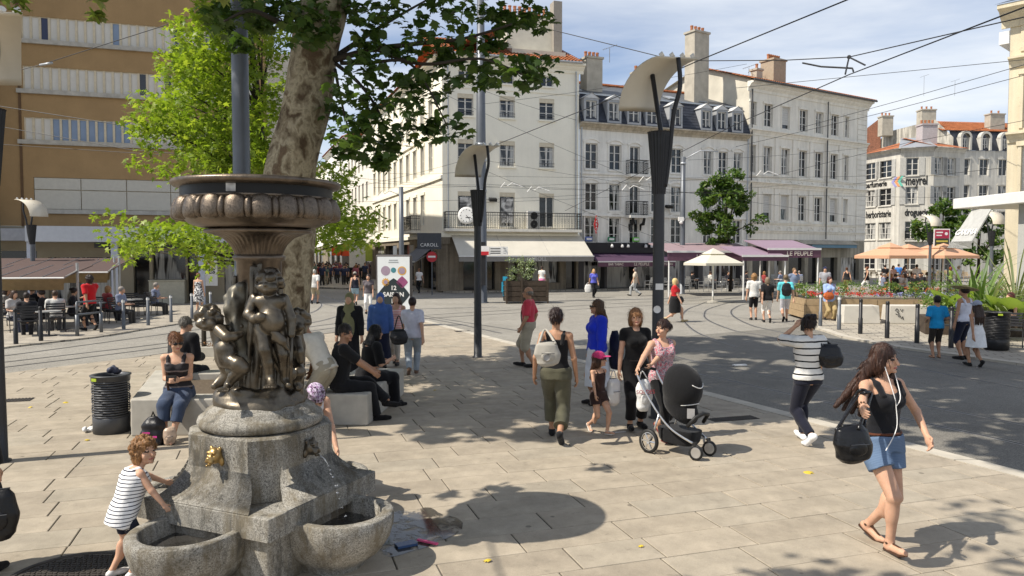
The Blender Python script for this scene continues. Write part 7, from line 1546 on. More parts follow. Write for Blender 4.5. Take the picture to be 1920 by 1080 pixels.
    J = {'wr': {k: root @ Vector(v*s) for k, v in wr.items()}, 'sh': {k: root @ Vector(v*s) for k, v in sh_j.items()}, 'el': {k: root @ Vector(v*s) for k, v in el.items()}, 'root': root, 'head': root @ Vector(hc*s), 'tp': lambda x, y, z: root @ Vector(tp_(x, y, z)*s), 'hp': lambda x, y, z: root @ Vector(hp(x, y, z)*s)}
    if far:
        U = Fld(); names = list(Gp); ml = [mats[n_] for n_ in names]
        for i, n_ in enumerate(names):
            for p in Gp[n_].pr:
                if p[4] == 'u': U.pr.append(p[:5]+(i,))
        pos, q = U.mesh(vox); ctr = pos[q].mean(1); o = link(name, np_mesh('person', pos, q, ml, U.tags(ctr))); o.location = base; o.rotation_euler = (0,0,-R(hd)); tag(o, label, 'person', group); return o, J
    o = thing(name, label, 'person', base, -R(hd), group)
    PN = {'bottom': {'skirt': 'skirt'}.get((bot or {}).get('t'), 'trousers' if (bot or {}).get('len', 1) > .5 else 'shorts'), 'shoe_1': 'shoe', 'shoe_-1': 'shoe'}
    for n_, f in Gp.items():
        hv = vox*(.8 if n_ in ('hair','glasses') else 1)*(.75 if n_ == 'glasses' else 1); pos, q = f.mesh(hv)
        if not len(q): continue
        if n_ == 'body':
            ctr = pos[q].mean(1)/s-hc; Lc = (ctr @ T2)/hs; x, y, z = np.abs(Lc[:,0]), Lc[:,1], Lc[:,2]; mi = np.zeros(len(q), int); fr = y > .055
            mi[fr & (x < .024) & (np.abs(z+.057) < .008)] = 1; mi[fr & (np.abs(x-.034) < .014) & (np.abs(z-.009) < .0075)] = 2; mi[fr & (np.abs(x-.035) < .021) & (np.abs(z-.032) < .005)] = 3
            me = np_mesh('body', pos, q, [SK[skin], m_lips, m_eye, m_brow], mi)
        else: me = np_mesh(PN.get(n_, n_), pos, q, mats[n_])
        hh = link(PN.get(n_, n_), me, o)
        if n_ == 'hair' and hk != 'bald':
            r_ = np.random.RandomState(5); vi = r_.randint(0, len(pos), 520 if hk != 'curly' else 700); p_ = pos[vi]; nn_ = p_-hc*s; nn_ /= np.maximum(np.linalg.norm(nn_, axis=1), 1e-6)[:,None]; dn = A3(0,0,-1)+r_.normal(0,.22 if hk != 'curly' else 1.0,(len(p_),3)); dn = dn-nn_*((dn*nn_).sum(1))[:,None]*.9+nn_*.12; dn /= np.linalg.norm(dn, axis=1)[:,None]
            L_ = ({'short':.03,'bun':.035,'updo':.045,'curly':.028}.get(hk, .085)*s)*r_.uniform(.5,1.2,len(p_)); sd_ = np.cross(dn, nn_); sd_ /= np.maximum(np.linalg.norm(sd_, axis=1), 1e-6)[:,None]; wd = .0028*s; rows = []
            for t_, w2 in ((-.1,.8),(.5,1.0),(1.0,.15)): c_ = p_+dn*(L_*t_)[:,None]+nn_*(.003+.010*t_*(1-t_*.6))*s; rows += [c_-sd_*wd*w2, c_+sd_*wd*w2]
            VV = np.stack(rows, 1).reshape(-1,3); bs_ = (np.arange(len(p_))*6)[:,None]; QQ = np.concatenate([bs_+np.array([[0,1,3,2]]), bs_+np.array([[2,3,5,4]])]); stuff(link('hair_strands', np_mesh('hair_strands', VV, QQ, mats['hair']), hh))
    return o, J
def bagm(c, r=.45): return M('bag_%02x%02x%02x' % c, lin(*c), r, var=.2, vs=12, bump=.5, bs=14, bd=.02)
def bag(name, lab, p, size, mat, strap_pts=None, rz=0, cat='bag', soft=.35, sw=.012, seed=1):
    w, d, h = size; o = thing(name, lab, cat, p, rz); f = Fld(); f.loft((0,0,-h/2), np.eye(3), [0,h*.12,h*.5,h*.88,h], [w*.26,w*.44,w*.52,w*.42,w*.28], [d*.3,d*.48,d*.5,d*.34,d*.12], pw=2.3); f.wr = wrinkle(.022*soft, 34, 7, (1,1,.6), seed); link('pouch', np_mesh('pouch', *f.mesh(max(.008, h/34)), mat), o)
    if soft > .25 and h < .5:
        f = Fld(); f.ell((0,-d*.44,-h*.08), (w*.27,.02,h*.2), None, .01); link('pocket', np_mesh('pocket', *f.mesh(.007), mat), o); b = MB(); b.tube([(x*w*.3, -d*.04*(1-x*x), h*.5+.004) for x in (-1,-.5,0,.5,1)], .006, 5); b.build('zip', m_darkpost, o); b = MB(); b.tube([(x*w*.26, -d*.44-.021, h*.05) for x in (-1,0,1)], .004, 4); b.build('pocket_zip', m_darkpost, o)
    if strap_pts:
        for sp in strap_pts: b = MB(); b.tube(smooth([Vector(q) for q in sp], 5), sw, 6, flat=1); b.build('strap', mat, o, True, True)
    return o
Gz = lambda px, py: G(px, py, Z0)
# ---- near people
_, J = person('curly haired toddler in a striped sleeveless top leaning on the fountain basin', Gz(242,1080), 1.05, 48, 'm', 1.0, .98, top=dict(c=stripes('child_stripes', (225,225,225), (40,42,60), .027, .25), sl=0, hem=-.30, neck=.93, lo=.05, strap=.075, sw=.03), bot=dict(c=(28,32,48), len=.34, lo=.008), hair=('curly',(136,98,60)), shoes=(225,222,218),
  lean=20, feet=((.12,.0,.085,0),(-.1,-.16,.085,0)), pelvis=(.0,-.05,.80), arms=(('w', P(316,958,5.45)), ('w', P(322,908,5.8))), head=(70,-8), vox=.0075)
_, J = person('woman in black tank top and denim shorts striding past with a black handbag', Gz(1648,1022), 1.69, 164, 'f', top=dict(c=(22,23,28), sl=0, hem=.02, lo=.012, neck=.78, sw=.026), bot=dict(c=stripes('denim', (92,112,140), (104,124,150), .012, .5), len=.22, lo=.022, waist=.14), belt=(90,52,35), hair=('wind',(60,38,28),.40), shoes=('sandal',(66,42,26)), feet=((.03,.15,.088,6),(-.045,-.17,.12,-24)), pelvis=(0,0,.862),
  arms=(('w', P(1618,768,5.55)), ('w', P(1738,818,5.95))), hints=((1,-.8,-.6),(-.6,-.6,.1)), head=(-24,4), vox=.0065)
el_ = J['el'][1]; ct = P(1598,832,5.45); bag('handbag', 'slouchy black leather handbag hanging from the forearm of the striding woman', ct, (.285,.16,.28), bagm((20,20,22), .3), [[ct+V(-.12,0,.1), el_+V(-.05,-.02,.0), el_+V(.0,-.05,.05), el_+V(.06,-.01,.02), ct+V(.02,-.05,.12)], [ct+V(-.08,.05,.1), el_+V(-.06,.03,-.02), el_+V(0,.02,.06), el_+V(.07,.04,0), ct+V(.10,.03,.12)]], .2, soft=.7, sw=.014)
b = MB(); e1, e2 = J['hp'](.07,.03,-.03), J['hp'](-.07,.03,-.03); m_ = J['tp'](0,.15,.33); b.tube(smooth([e1, J['tp'](.03,.16,.42), m_, J['tp'](.0,.16,.15), J['tp'](.10,.16,-.02)],5), .004, 4); b.tube(smooth([e2, J['tp'](-.03,.16,.42), m_],5), .004, 4); tag(b.build('earphones', m_lwhite), 'thin white earphone cable down the front of the striding woman', 'earphones')
b = MB(); w_ = J['wr'][1]; 
for k in range(10): a = 2*pi*k/10; b.sph(w_+(J['el'][1]-w_).normalized()*.04+V(.034*math.cos(a), .01*math.sin(a), .034*math.sin(a)), .009, 6, 4)
tag(b.build('bracelet', M('bead', (.12,.07,.04), .4)), 'beaded bracelet on the wrist of the striding woman', 'bracelet')
_, J = person('woman in black and white striped top phoning with her back turned', Gz(1513,832), 1.68, -14, 'f', 0, 1.04, top=dict(c=stripes('bw_stripes', (215,213,208), (18,18,22), .082, .22), sl=.62, hem=.0, lo=.03), bot=dict(c=(26,28,42), lo=.010, len=.98), hair=('bun',(38,26,24),(0,-.09,.10)), shoes=(228,228,228), walk='R', stride=.17, arms=((.24,.12,.80),(-.115,.13,1.50)), hints=(None,(-.5,1,-.6)), vox=.0075)
p = P(1556,668,9.3); bag('shoulder_bag', 'black shoulder bag of the woman in the striped top', p, (.30,.15,.29), bagm((22,22,25), .35), [[p+V(-.1,0,.1), J['sh'][1]+V(-.02,-.02,.07), p+V(.1,.06,.08)]], -.2, soft=.6, sw=.016)
b = MB(); b.cbox(J['hp'](-.085,.0,-.02), .02,.05,.12, .2); tag(b.build('phone', m_black), 'dark phone at the ear of the woman in the striped top', 'phone')
_, J = person('woman in black vest and olive cropped trousers walking away', Gz(1042,826), 1.76, 8, 'f', 0, 1.0, 'm', top=dict(c=(20,20,22), sl=0, hem=.05, neck=.80, sw=.024), bot=dict(c=(84,82,66), lo=.026, len=.86, fl=.012), hair=('updo',(44,28,26)), shoes=(28,28,30), walk='L', stride=.26, arms=((.25,.05,.80),(-.27,.02,.82)), vox=.0075)
p = P(1026,664,9.1); bag('tote_bag', 'grey canvas tote bag on the shoulder of the woman in olive trousers', p, (.31,.13,.30), M('canvas_grey', lin(165,160,150), .9, var=.1, bump=.4, bs=20), [[p+V(-.1,0,.13), J['sh'][-1]+V(.03,-.03,.08), p+V(.10,-.02,.13)]], .1, soft=.6, sw=.017); b = MB(); b.lathe([(.001,0),(.04,0),(.04,.01)], 14); o = b.build('tag', m_grey_l, bpy.data.objects['tote_bag']); o.location = (-.02,-.085,-.03); o.rotation_euler = (pi/2,0,0)
_, J = person('little girl with a pink cap and brown romper walking', Gz(1122,812), 1.13, 150, 'f', .75, .92, top=dict(c=(58,40,36), sl=0, hem=.05, neck=.84, strap=.08, sw=.012), bot=dict(c=(54,38,36), len=.2, lo=.03), hair=('long',(64,42,30),.28), hat=dict(t='cap', c=(205,62,120)), shoes=('sandal',(215,208,198)), walk='L', stride=.2, head=(-45,0), glasses=True, vox=.0075)
_, J = person('woman in a black jumpsuit with a fringe standing beside the pushchair', Gz(1190,803), 1.66, 172, 'f', 0, 1.02, top=dict(c=(15,15,17), sl=.28, hem=.0, neck=.93), bot=dict(c=(15,15,17), lo=.022, len=.9), belt=(52,48,46), hair=('bob',(150,108,72),0,1), shoes=(20,18,18), feet=((.10,.10,.085,6),(-.10,-.06,.085,0)), arms=((.25,.05,.79),(-.24,.04,.80)), head=(6,4), vox=.0075)
HM = Matrix.Translation(Gz(1268,848)) @ Matrix.Rotation(R(-46), 4, 'Z') @ Matrix.Diagonal((.87,.87,.96,1)); HND = [HM @ V(-.56,s_*.14,1.03) for s_ in (-1,1)]
_, J = person('woman in a patterned sleeveless top pushing the pushchair', Gz(1240,822), 1.60, 160, 'f', 0, 1.06, top=dict(c=None, sl=0, hem=-.12, neck=.82, lo=.018, sw=.028) if False else dict(c=(205,170,172), sl=0, hem=-.12, neck=.82, lo=.018, sw=.03), bot=dict(c=(18,18,20), lo=.010, len=.78), hair=('bun',(52,34,28),(0,-.13,.02)), shoes=('sandal',(120,40,40)), walk='R', stride=.18, arms=(('w', HND[0]), ('w', HND[1])), head=(70,0), vox=.0075)
n = NT('print_top'); co = n.coord(); v_ = n.vor(co, 48); n.col(n.ramp(n.noise(co, 55, 2), (.42, (.42,.06,.10)), (.5, (.62,.52,.52)), (.62, (.10,.07,.10)))); n.set(.9)
for o in bpy.data.objects:
    if o.name.startswith('top') and o.parent and 'pushing' in o.parent.get('label', ''): o.data.materials[0] = n.mat
p = HND[0]+V(.06,-.04,-.33); bag('plastic_bag', 'white plastic carrier bag with red print hanging from the pushchair handle', p, (.20,.12,.40), M('white_plastic', (.66,.65,.63), .35, var=.1, bump=.5, bs=16, bd=.02), [[p+V(-.05,0,.2), p+V(-.02,-.02,.3), p+V(.05,0,.2)]], .2, soft=1.0, sw=.008); o = text(bpy.data.objects['plastic_bag'], 'SOLDES', 0, -.078, .05, .07, M('red_print2', (.45,.03,.05), .6), .001)
_, J = person('man in a red polo shirt and beige shorts standing in profile', Gz(991,688), 1.71, -78, 'm', 0, 1.06, 'm', top=dict(c=(196,62,78), sl=.6, hem=-.06, lo=.022), bot=dict(c=(168,158,138), len=.54, lo=.035), hair=('bald',(120,112,100)), shoes=(32,30,30), feet=((.08,.14,.085,5),(-.08,-.12,.085,0)), arms=((.23,-.05,.86),(-.22,.12,.86)), glasses=None, vox=.011)
b = MB(); b.tube(smooth([J['tp'](.12,.02,.5), J['tp'](.0,.155,.3), J['tp'](-.16,.10,.0)],4), .014, 5); tag(b.build('bag_strap', m_black), 'dark strap across the red polo shirt', 'strap')
_, J = person('woman in a bright blue shirt and white skirt looking left', Gz(1120,758), 1.68, -105, 'f', 0, 1.03, 'm', top=dict(c=(30,52,190), sl=1, hem=-.02, lo=.034), bot=dict(t='skirt', c=(212,212,216), len=.30, fl=.22), hair=('long',(86,62,42),.30), glasses=True, shoes=(40,36,34), vox=.010)
p = J['tp'](-.08,-.26,.0); bag('jacket', 'dark navy jacket hanging over the arm of the woman in blue', p, (.16,.26,.62), cloth((24,26,48)), None, .3, 'jacket', .9)
p = P(1150,735,10.0); bag('carrier_bag', 'crumpled pale carrier bag held by the woman in blue', p, (.20,.16,.36), bpy.data.materials['white_plastic'], [[p+V(-.05,0,.15), p+V(0,0,.3), p+V(.05,0,.15)]], .4, soft=1.0, sw=.008, seed=5)
# ---- seated and bending people round the fountain and bench
c = G(655,800); sit = lambda x, y: V(x, y, 0)
_, J = person('bearded man in black sitting on the stone block with crossed legs', V(c.x-.20,c.y+.22,.0), 1.76, 66, 'm', 0, 1.04, 'm', top=dict(c=(20,20,22), sl=.55, hem=.0, lo=.02), bot=dict(c=(20,20,23), lo=.022), hair=('short',(46,40,36)), shoes=(24,22,22), pelvis=(0,.0,.56), lean=8, feet=((.10,.50,.09,0),(.10,.66,.28,-10)), arms=((.10,.50,.66),(-.02,.54,.68)), head=(50,2), vox=.0085, z0=0)
_, J = person('woman in an off shoulder black dress sitting with her back turned', V(c.x+.02,c.y+1.15,0), 1.66, 52, 'f', 0, 1.12, top=dict(c=(14,14,16), sl=.8, hem=-.02, neck=.84, lo=.026), bot=dict(c=(14,14,18), lo=.035), hair=('long',(18,15,16),.22), shoes=(24,22,22), pelvis=(0,0,.55), lean=14, feet=((.10,.45,.085,0),(-.06,.48,.085,0)), arms=((.16,.36,.80),(-.16,.34,.72)), vox=.0095)
_, J = person('woman with sunglasses and camera sitting on the planter bench', V(*(bA_+ux*.62+uy*.16)[:2],0), 1.66, 168, 'f', 0, 1.05, top=dict(c=stripes('grey_stripes', (48,46,48), (120,112,110), .11, .18), sl=0, hem=.02, neck=.76, sw=.026), bot=dict(c=(58,70,92), lo=.022, len=.76), hair=('updo',(108,70,44)), glasses=True, shoes=('sandal',(30,28,28)), pelvis=(0,0,.60), lean=10, feet=((.09,.44,.085,0),(-.02,.52,.085,0)), arms=((.07,.30,.80),(-.07,.30,.80)), head=(-28,10), vox=.0085)
b = MB(); b.cbox((J['wr'][1]+J['wr'][-1])/2+V(.0,-.07,.03), .12,.05,.07, .1); tag(b.build('camera', m_black), 'small black camera in the hands of the seated woman', 'camera')
b = MB(); b.tube(smooth([J['tp'](.10,-.02,.52), J['tp'](.115,.11,.38), J['tp'](.10,.15,.05)],4), .018, 5); tag(b.build('bag_strap', bagm((60,34,20))), 'brown strap over the shoulder of the seated woman', 'strap')
person('grey haired man in a black jacket sitting behind with his back turned', V(*(bA_+ux*.44+uy*2.35)[:2],0), 1.72, 18, 'm', 0, 1.1, top=dict(c=(20,20,24), sl=1, hem=-.05, lo=.035), bot=dict(c=(30,30,34), lo=.02), hair=('short',(92,88,82)), shoes=(24,22,22), pelvis=(0,0,.58), lean=12, feet=((.1,.45,.085,0),(-.1,.45,.085,0)), arms=((.14,.34,.72),(-.14,.34,.72)), head=(22,6), vox=.011)
n = NT('plaid_cloth'); co = n.coord(); sx_ = n.n('ShaderNodeSeparateXYZ'); n.l(co, sx_.inputs[0]); f1 = n.math('LESS_THAN', n.math('FRACT', n.math('MULTIPLY', sx_.outputs[0], 24)), .4); f2 = n.math('LESS_THAN', n.math('FRACT', n.math('MULTIPLY', sx_.outputs[2], 24)), .4); n.col(n.mix(n.math('MULTIPLY', n.math('ADD', f1, f2), .5), (.62,.52,.66), (.34,.20,.36))); n.set(.9)
person('woman with a pink plaid headscarf bending to drink at the fountain', V(-2.12,7.42,0), 1.62, 148, 'f', 0, 1.0, top=dict(c=(214,212,210), sl=0, hem=.0, sw=.03), bot=dict(c=(150,150,155), lo=.02), hair=('short',(44,28,24)), hat=dict(t='kerchief', c=n.mat), shoes=(60,55,50), lean=68, pelvis=(0,-.12,.84), feet=((.10,.02,.085,0),(-.1,-.02,.085,0)), arms=((.18,.62,.78),(-.16,.66,.62)), head=(0,18), vox=.009)
person('old man in a loose white shirt stooping beside the bench', V((598-960)/1400*10.4,10.4,0), 1.66, -70, 'm', 0, 1.04, 'm', top=dict(c=(206,200,186), sl=.65, hem=-.12, lo=.03), bot=dict(c=(158,150,132), lo=.03), hair=('short',(150,146,140)), shoes=(50,45,40), lean=34, pelvis=(0,-.1,.86), feet=((.1,.0,.085,0),(-.1,.05,.085,0)), arms=((.24,.36,.62),(-.22,.38,.62)), head=(0,14), vox=.010)
person('person in black cropped by the left edge of the picture', V(-4.05,5.45,Z0), 1.72, 20, 'm', 0, 1.1, top=dict(c=(18,18,20), sl=1, hem=-.1, lo=.03), bot=dict(c=(18,18,22), lo=.03), vox=.011)
p = P(0,965,5.2); bag('messenger_bag', 'black messenger bag poking in at the left edge', p, (.22,.14,.36), bagm((16,16,18)), [[p+V(-.05,.0,.16), p+V(-.2,.05,.6)]], .4, soft=.5)
bp = G(290,834); t = thing('backpack', 'black and pink backpack on the ground before the stone bench', 'bag', bp+V(0,-.02,0), .1); f = Fld(); f.loft((0,0,.01), np.eye(3), [0,.05,.18,.30,.36], [.13,.15,.15,.11,.05], [.09,.11,.10,.07,.04], pw=2.5); f.wr = wrinkle(.02, 40, 7, (1,1,1), 9); link('body', np_mesh('pack', *f.mesh(.009), bagm((24,22,26))), t)
for x, z, w_, r_ in ((-.05,.18,.09,.2),(.05,.13,.06,-.4),(-.02,.08,.12,.1)): b = MB(); b.cbox((x,-.112,z), w_,.008,.022, r_*.2, 0); b.build('pink_print', M('pink_print', (.65,.05,.28), .6), t)
b = MB(); b.tube([(-.03,0,.34),(0,-.01,.43),(.03,0,.34)], .012, 6); b.build('loop', m_black, t)
p = G(318,836); bag('snack_bag', 'small clear bag with red food packet beside the backpack', p+V(.0,.0,.12), (.16,.12,.22), M('snack_plastic', (.45,.33,.24), .4, var=.5, vs=10, bump=.4), None, .4, 'bag', .9)
# ---- pushchair
ps = thing('pushchair', 'black pushchair with silver frame and wide hood', 'pushchair', Gz(1268,848), R(-46)); ps.scale = (.87,.87,.96); m_fab = cloth((20,20,22)); m_silver = M('silver_tube', (.62,.62,.62), .28, .9, var=.05)
# local +x points forward
f = Fld(); f.ell((.08,0,.84), (.30,.25,.29), rotm(0,R(34),0), .03); f.ell((-.22,0,.86), (.22,.205,.25), rotm(0,R(34),0), .02, op='s'); f.ell((.06,0,.60), (.30,.19,.17), rotm(0,R(34),0), .04); f.cap((-.12,0,.75),(-.26,0,.52),.10,.08,.05, op='s'); link('hood', np_mesh('hood', *f.mesh(.012), m_fab), ps)
def on_hood(y, z):
    xs = np.linspace(.7,-.3,260).astype(f32); dmin = np.min([p[0](xs, np.full_like(xs, y), np.full_like(xs, z)) for p in f.pr if p[4] == 'u'], 0); k = np.argmax(dmin < 0); return (float(xs[k])+.006, y, z)
b = MB(); b.tube([on_hood(y, .66-.6*y*y) for y in np.linspace(-.17,.17,15)], .006, 5); b.build('hood_piping', m_lwhite, ps, True); b = MB(); b.tube([on_hood(y, .86+2.6*y*y) for y in np.linspace(-.13,.13,13)], .006, 5); b.build('reflective_arc', m_lwhite, ps, True)
for s_ in (-1, 1):
    b = MB(); b.tube(smooth([(-.52,s_*.23,.98),(-.40,s_*.24,.80),(-.12,s_*.25,.50),(.10,s_*.24,.33),(.38,s_*.17,.20)],4), .015, 7); b.tube([(-.12,s_*.25,.50),(-.24,s_*.26,.16)], .015, 7); b.build('frame_tube', m_silver, ps, True)
    b = MB(); b.lathe([(.115,-.02),(.15,-.022),(.152,.022),(.115,.02)], 28); o = b.build('rear_wheel', m_black, ps, True); o.location = (-.25,s_*.30,.15); o.rotation_euler = (pi/2,0,0)
    b = MB(); b.lathe([(.112,.012),(.118,.018),(.105,.02)], 28); b.lathe([(.001,.02),(.03,.025),(.03,-.02)], 12)
    for k in range(6): a = k*pi/3; b.tube([(.02*math.cos(a),.02*math.sin(a),.01),(.112*math.cos(a),.112*math.sin(a),.012)], .011, 5)
    b.build('rim', m_silver, o)
    b = MB(); b.lathe([(.07,-.017),(.095,-.018),(.095,.018),(.07,.017)], 22); o = b.build('front_wheel', m_black, ps, True); o.location = (.42,s_*.17,.095); o.rotation_euler = (pi/2,0,.25)
    b = MB(); b.lathe([(.001,.012),(.066,.014),(.07,.012)], 18); b.lathe([(.001,-.012),(.066,-.014),(.07,-.012)], 18); b.build('rim', m_silver, o); b = MB(); b.tube([(.40,s_*.17,.22),(.41,s_*.17,.17)], .03, 8); b.build('wheel_fork', m_black, ps)
b = MB(); b.tube(smooth([(-.52,-.23,.98),(-.56,-.15,1.0),(-.57,0,1.0),(-.56,.15,1.0),(-.52,.23,.98)],4), .02, 8); b.build('handle', m_black, ps, True)
f = Fld(); f.loft((.05,0,.13), np.eye(3), [0,.05,.16,.19], [.24,.28,.30,.30], [.14,.16,.18,.18], pw=4); link('basket', np_mesh('basket', *f.mesh(.014), m_fab), ps)
b = MB(); b.tube([(.30,-.2,.40),(.40,-.16,.52),(.42,0,.55),(.40,.16,.52),(.30,.2,.40)], .025, 7); b.build('bumper_bar', m_black, ps, True); b = MB(); b.cbox((.33,-.16,.56), .10,.01,.12, .6); b.build('label_plate', m_grey_l, ps)
# ---- people in the middle distance and beyond: one mesh each
def far(label, px, py, h, hd, sex='f', top=None, bot=None, hair=('short',(40,30,24)), walk=None, z=0.0, **k):
    d = G(px, py, z).y; k.setdefault('vox', max(.013, d*.00075)); return person(label, G(px, py, z), h, hd, sex, top=top, bot=bot, hair=hair, walk=walk, far=True, **k)
T = lambda c, sl=.5, **k: dict(c=c, sl=sl, lo=.024, **k)
B_ = lambda c, ln=1.0, **k: dict(c=c, len=ln, lo=.010, **k)
SKT = lambda c, ln=.45, fl=.24: dict(t='skirt', c=c, len=ln, fl=fl)
WHT, BLK, NAV, BEI = (215,213,208), (22,22,25), (34,38,60), (170,158,132)
far('woman in an olive headscarf and black robe facing the camera', 657, 706, 1.66, 184, 'm', fat=.95, top=T((24,24,28),1,hem=-.2), bot=SKT((24,24,28),.12,.24), hair=('none',), scarf=dict(c=(122,120,88), len=.55, w=.13))
far('woman in a long blue veil over dark robe', 714, 690, 1.60, 172, 'm', top=T((70,100,158),1,hem=-.1), bot=SKT((26,30,52),.22,.26), hair=('none',), scarf=dict(c=(68,98,160), len=.62, w=.19))
far('long haired woman in a pink striped top between the veiled woman and the white shirt', 744, 684, 1.62, 188, top=T(stripes('pink_stripes', (225,160,155), (235,200,195), .05, .5),0), bot=B_((200,190,178),.9), hair=('long',(50,32,26),.3), walk='L', stride=.18)
o, J = far('short haired woman in white shirt and pale jeans seen from behind', 774, 703, 1.60, -6, fat=1.12, top=T((200,200,214),.5,hem=-.05), bot=B_((150,158,166),1.0), hair=('short',(42,26,26)), walk='R', stride=.14, shoes=(110,86,70))
p = P(748,632,14.6); bag('handbag', 'black handbag of the short haired woman in white', p, (.34,.15,.30), bagm((24,24,28)), [[p+V(-.1,0,.1), p+V(0,0,.42), p+V(.1,0,.1)]], .1, soft=.4)
far('waiter in a red shirt walking along the left terrace', 170, 620, 1.78, -66, 'm', T((190,24,32),.55,hem=-.05), B_((26,26,28),.72), ('curly',(40,28,22)), 'L', .045, stride=.14, skin='m', shoes=(20,20,20), arms=((.1,.34,1.0),None))
n = NT('floral_print'); co = n.coord(); n.col(n.ramp(n.noise(co, 16, 2), (.46, (.68,.67,.66)), (.52, (.06,.06,.07)))); n.set(.9)
far('woman in a white floral dress at the serving counter', 373, 586, 1.62, 4, dress=dict(c=n.mat, len=.45, fl=.21), hair=('short',(120,74,50)), z=.045)
far('grey haired man in white shirt and beige shorts walking up the street', 590, 570, 1.74, 6, 'm', T(WHT,.55,hem=-.08), B_(BEI,.5), ('short',(190,186,178)), 'R', stride=.16, fat=1.1)
far('man in lilac shirt and blue jeans beside the trunk', 557, 556, 1.72, 10, 'm', T((150,146,185)), B_((44,58,96)), ('short',(50,40,34)))
far('woman with a grey cap and dark vest in the street mouth', 666, 572, 1.64, -4, top=T((36,38,52),0), bot=B_((150,176,190),.32), hair=('short',(60,48,40)), hat=dict(t='cap', c=(150,146,138)), walk='L', stride=.15)
far('woman in a dark shiny top and white trousers', 691, 588, 1.66, 176, top=T((92,86,90),.3), bot=B_((222,220,216),.86), hair=('long',(50,34,28),.28), walk='R', stride=.14)
far('woman in white with a dark waist bag under the side awning', 786, 550, 1.62, -30, top=T((220,216,212),.4), bot=B_(BLK), hair=('short',(120,80,50)), walk='R', stride=.16)
far('woman in white top and pink skirt at the shop window', 1016, 549, 1.62, 20, top=T(WHT,.4), bot=SKT((220,130,170),.5,.2), hair=('short',(60,44,36)), z=.1)
o, J = far('blonde woman in a violet top with a white shopping bag', 1113, 558, 1.66, 168, top=T((92,96,190),.4), bot=B_(BLK), hair=('long',(190,150,96),.2), walk='R', stride=.14)
p = J['wr'][1]+V(-.05,0,-.3); bag('shopping_bag', 'white paper shopping bag held by the woman in violet', p, (.4,.14,.48), m_white, [[p+V(-.1,0,.22), p+V(0,0,.34), p+V(.1,0,.22)]], 0, soft=.05)
far('grey haired person in beige shirt walking left past the bar', 1191, 555, 1.72, -80, 'm', T((196,182,164),.55,hem=-.15), B_((170,172,172)), ('bob',(96,92,90)), 'R', stride=.27)
o, J = far('blonde woman in red top and black skirt striding right', 1265, 604, 1.62, 96, top=T((178,26,34),.45), bot=SKT((22,22,24),.36,.24), hair=('bob',(214,186,130)), walk='L', stride=.30, fat=1.16, skin='l', shoes=(190,170,130))
p = J['tp'](-.12,.2,.0); bag('handbag', 'black handbag of the blonde woman in red', p, (.3,.12,.24), bagm((20,20,22)), None, .3)
far('curly haired boy in white shirt and black shorts', 1413, 600, 1.72, 8, 'm', T(WHT,.5,hem=-.05), B_((26,26,28),.46), ('curly',(150,112,70)), None, fat=.92)
far('woman in black shirt and white cropped trousers', 1438, 605, 1.66, 6, top=T((24,24,27),.5,hem=-.05), bot=B_((216,212,206),.7), hair=('bob',(128,112,92)), walk='L', stride=.16)
o, J = far('man in turquoise shirt with a black backpack', 1472, 603, 1.74, 12, 'm', T((96,196,204),.5,hem=-.05), B_((200,198,204),.55), ('short',(110,92,70)), 'R', stride=.16)
p = J['tp'](0,-.22,.30); bag('backpack', 'black backpack on the man in turquoise', p, (.34,.2,.46), bagm((22,22,26)), [[J['tp'](-.1,-.14,.42), J['tp'](-.1,.0,.52), J['tp'](-.1,.14,.35)], [J['tp'](.1,-.14,.42), J['tp'](.1,0,.52), J['tp'](.1,.14,.35)]], 0, soft=.3, sw=.02)
far('man in blue grey shirt scratching his chin behind the turquoise shirt', 1488, 572, 1.78, 170, 'm', T((120,132,156),.5), B_((120,104,84)), ('short',(120,96,70)), arms=((.02,.2,1.42),None))
o, J = far('woman in pale blue shirt and khaki trousers with an orange bag', 1554, 603, 1.66, 172, fat=1.18, top=T((150,172,214),.8,hem=-.15), bot=B_((178,156,112),.95), hair=('bob',(74,34,30)), walk='L', stride=.13)
p = J['tp'](.14,.2,.12); bag('handbag', 'orange leather handbag of the woman in pale blue', p, (.38,.15,.26), bagm((176,88,40)), [[p+V(-.1,0,.1), J['sh'][-1]+V(0,-.05,.06), p+V(.1,0,.1)]], 0, soft=.5, sw=.014)
far('man in a navy cap behind the woman in pale blue', 1546, 566, 1.80, -160, 'm', T((150,150,156)), B_((60,60,66)), ('short',(80,66,50)), hat=dict(t='cap', c=(30,36,70)))
far('woman in dark vest and khaki shorts walking away', 1587, 549, 1.66, 8, top=T((40,40,42),0), bot=B_((140,124,78),.3), hair=('bun',(90,58,40)), walk='R', stride=.12)
far('woman in black vest and white leggings striding left', 1625, 546, 1.68, -84, top=T((22,22,25),0,hem=-.2), bot=B_((224,222,218),.72), hair=('bun',(110,66,44)), walk='R', stride=.32)
far('man in black shirt and white trousers', 1659, 540, 1.74, 14, 'm', T((26,26,28)), B_((214,210,204)), ('short',(40,30,26)), 'L', stride=.14)
far('woman in pale pink top and black trousers', 1674, 545, 1.70, 178, top=T((216,186,180),.4), bot=B_((24,24,27)), hair=('long',(54,36,28),.24))
far('person in bright blue shirt behind the pink top', 1684, 537, 1.72, 10, 'm', T((70,130,205)), B_((90,80,70)), ('short',(60,44,34)))
far('woman in grey blue dungarees', 1695, 546, 1.70, 172, top=T((110,120,138),0), bot=B_((104,114,132),.9), hair=('long',(78,54,40),.26), walk='R', stride=.12)
far('man in white shirt and grey shorts, left of two', 1718, 546, 1.78, 4, 'm', T((226,226,226)), B_((116,116,110),.45), ('short',(36,28,24)))
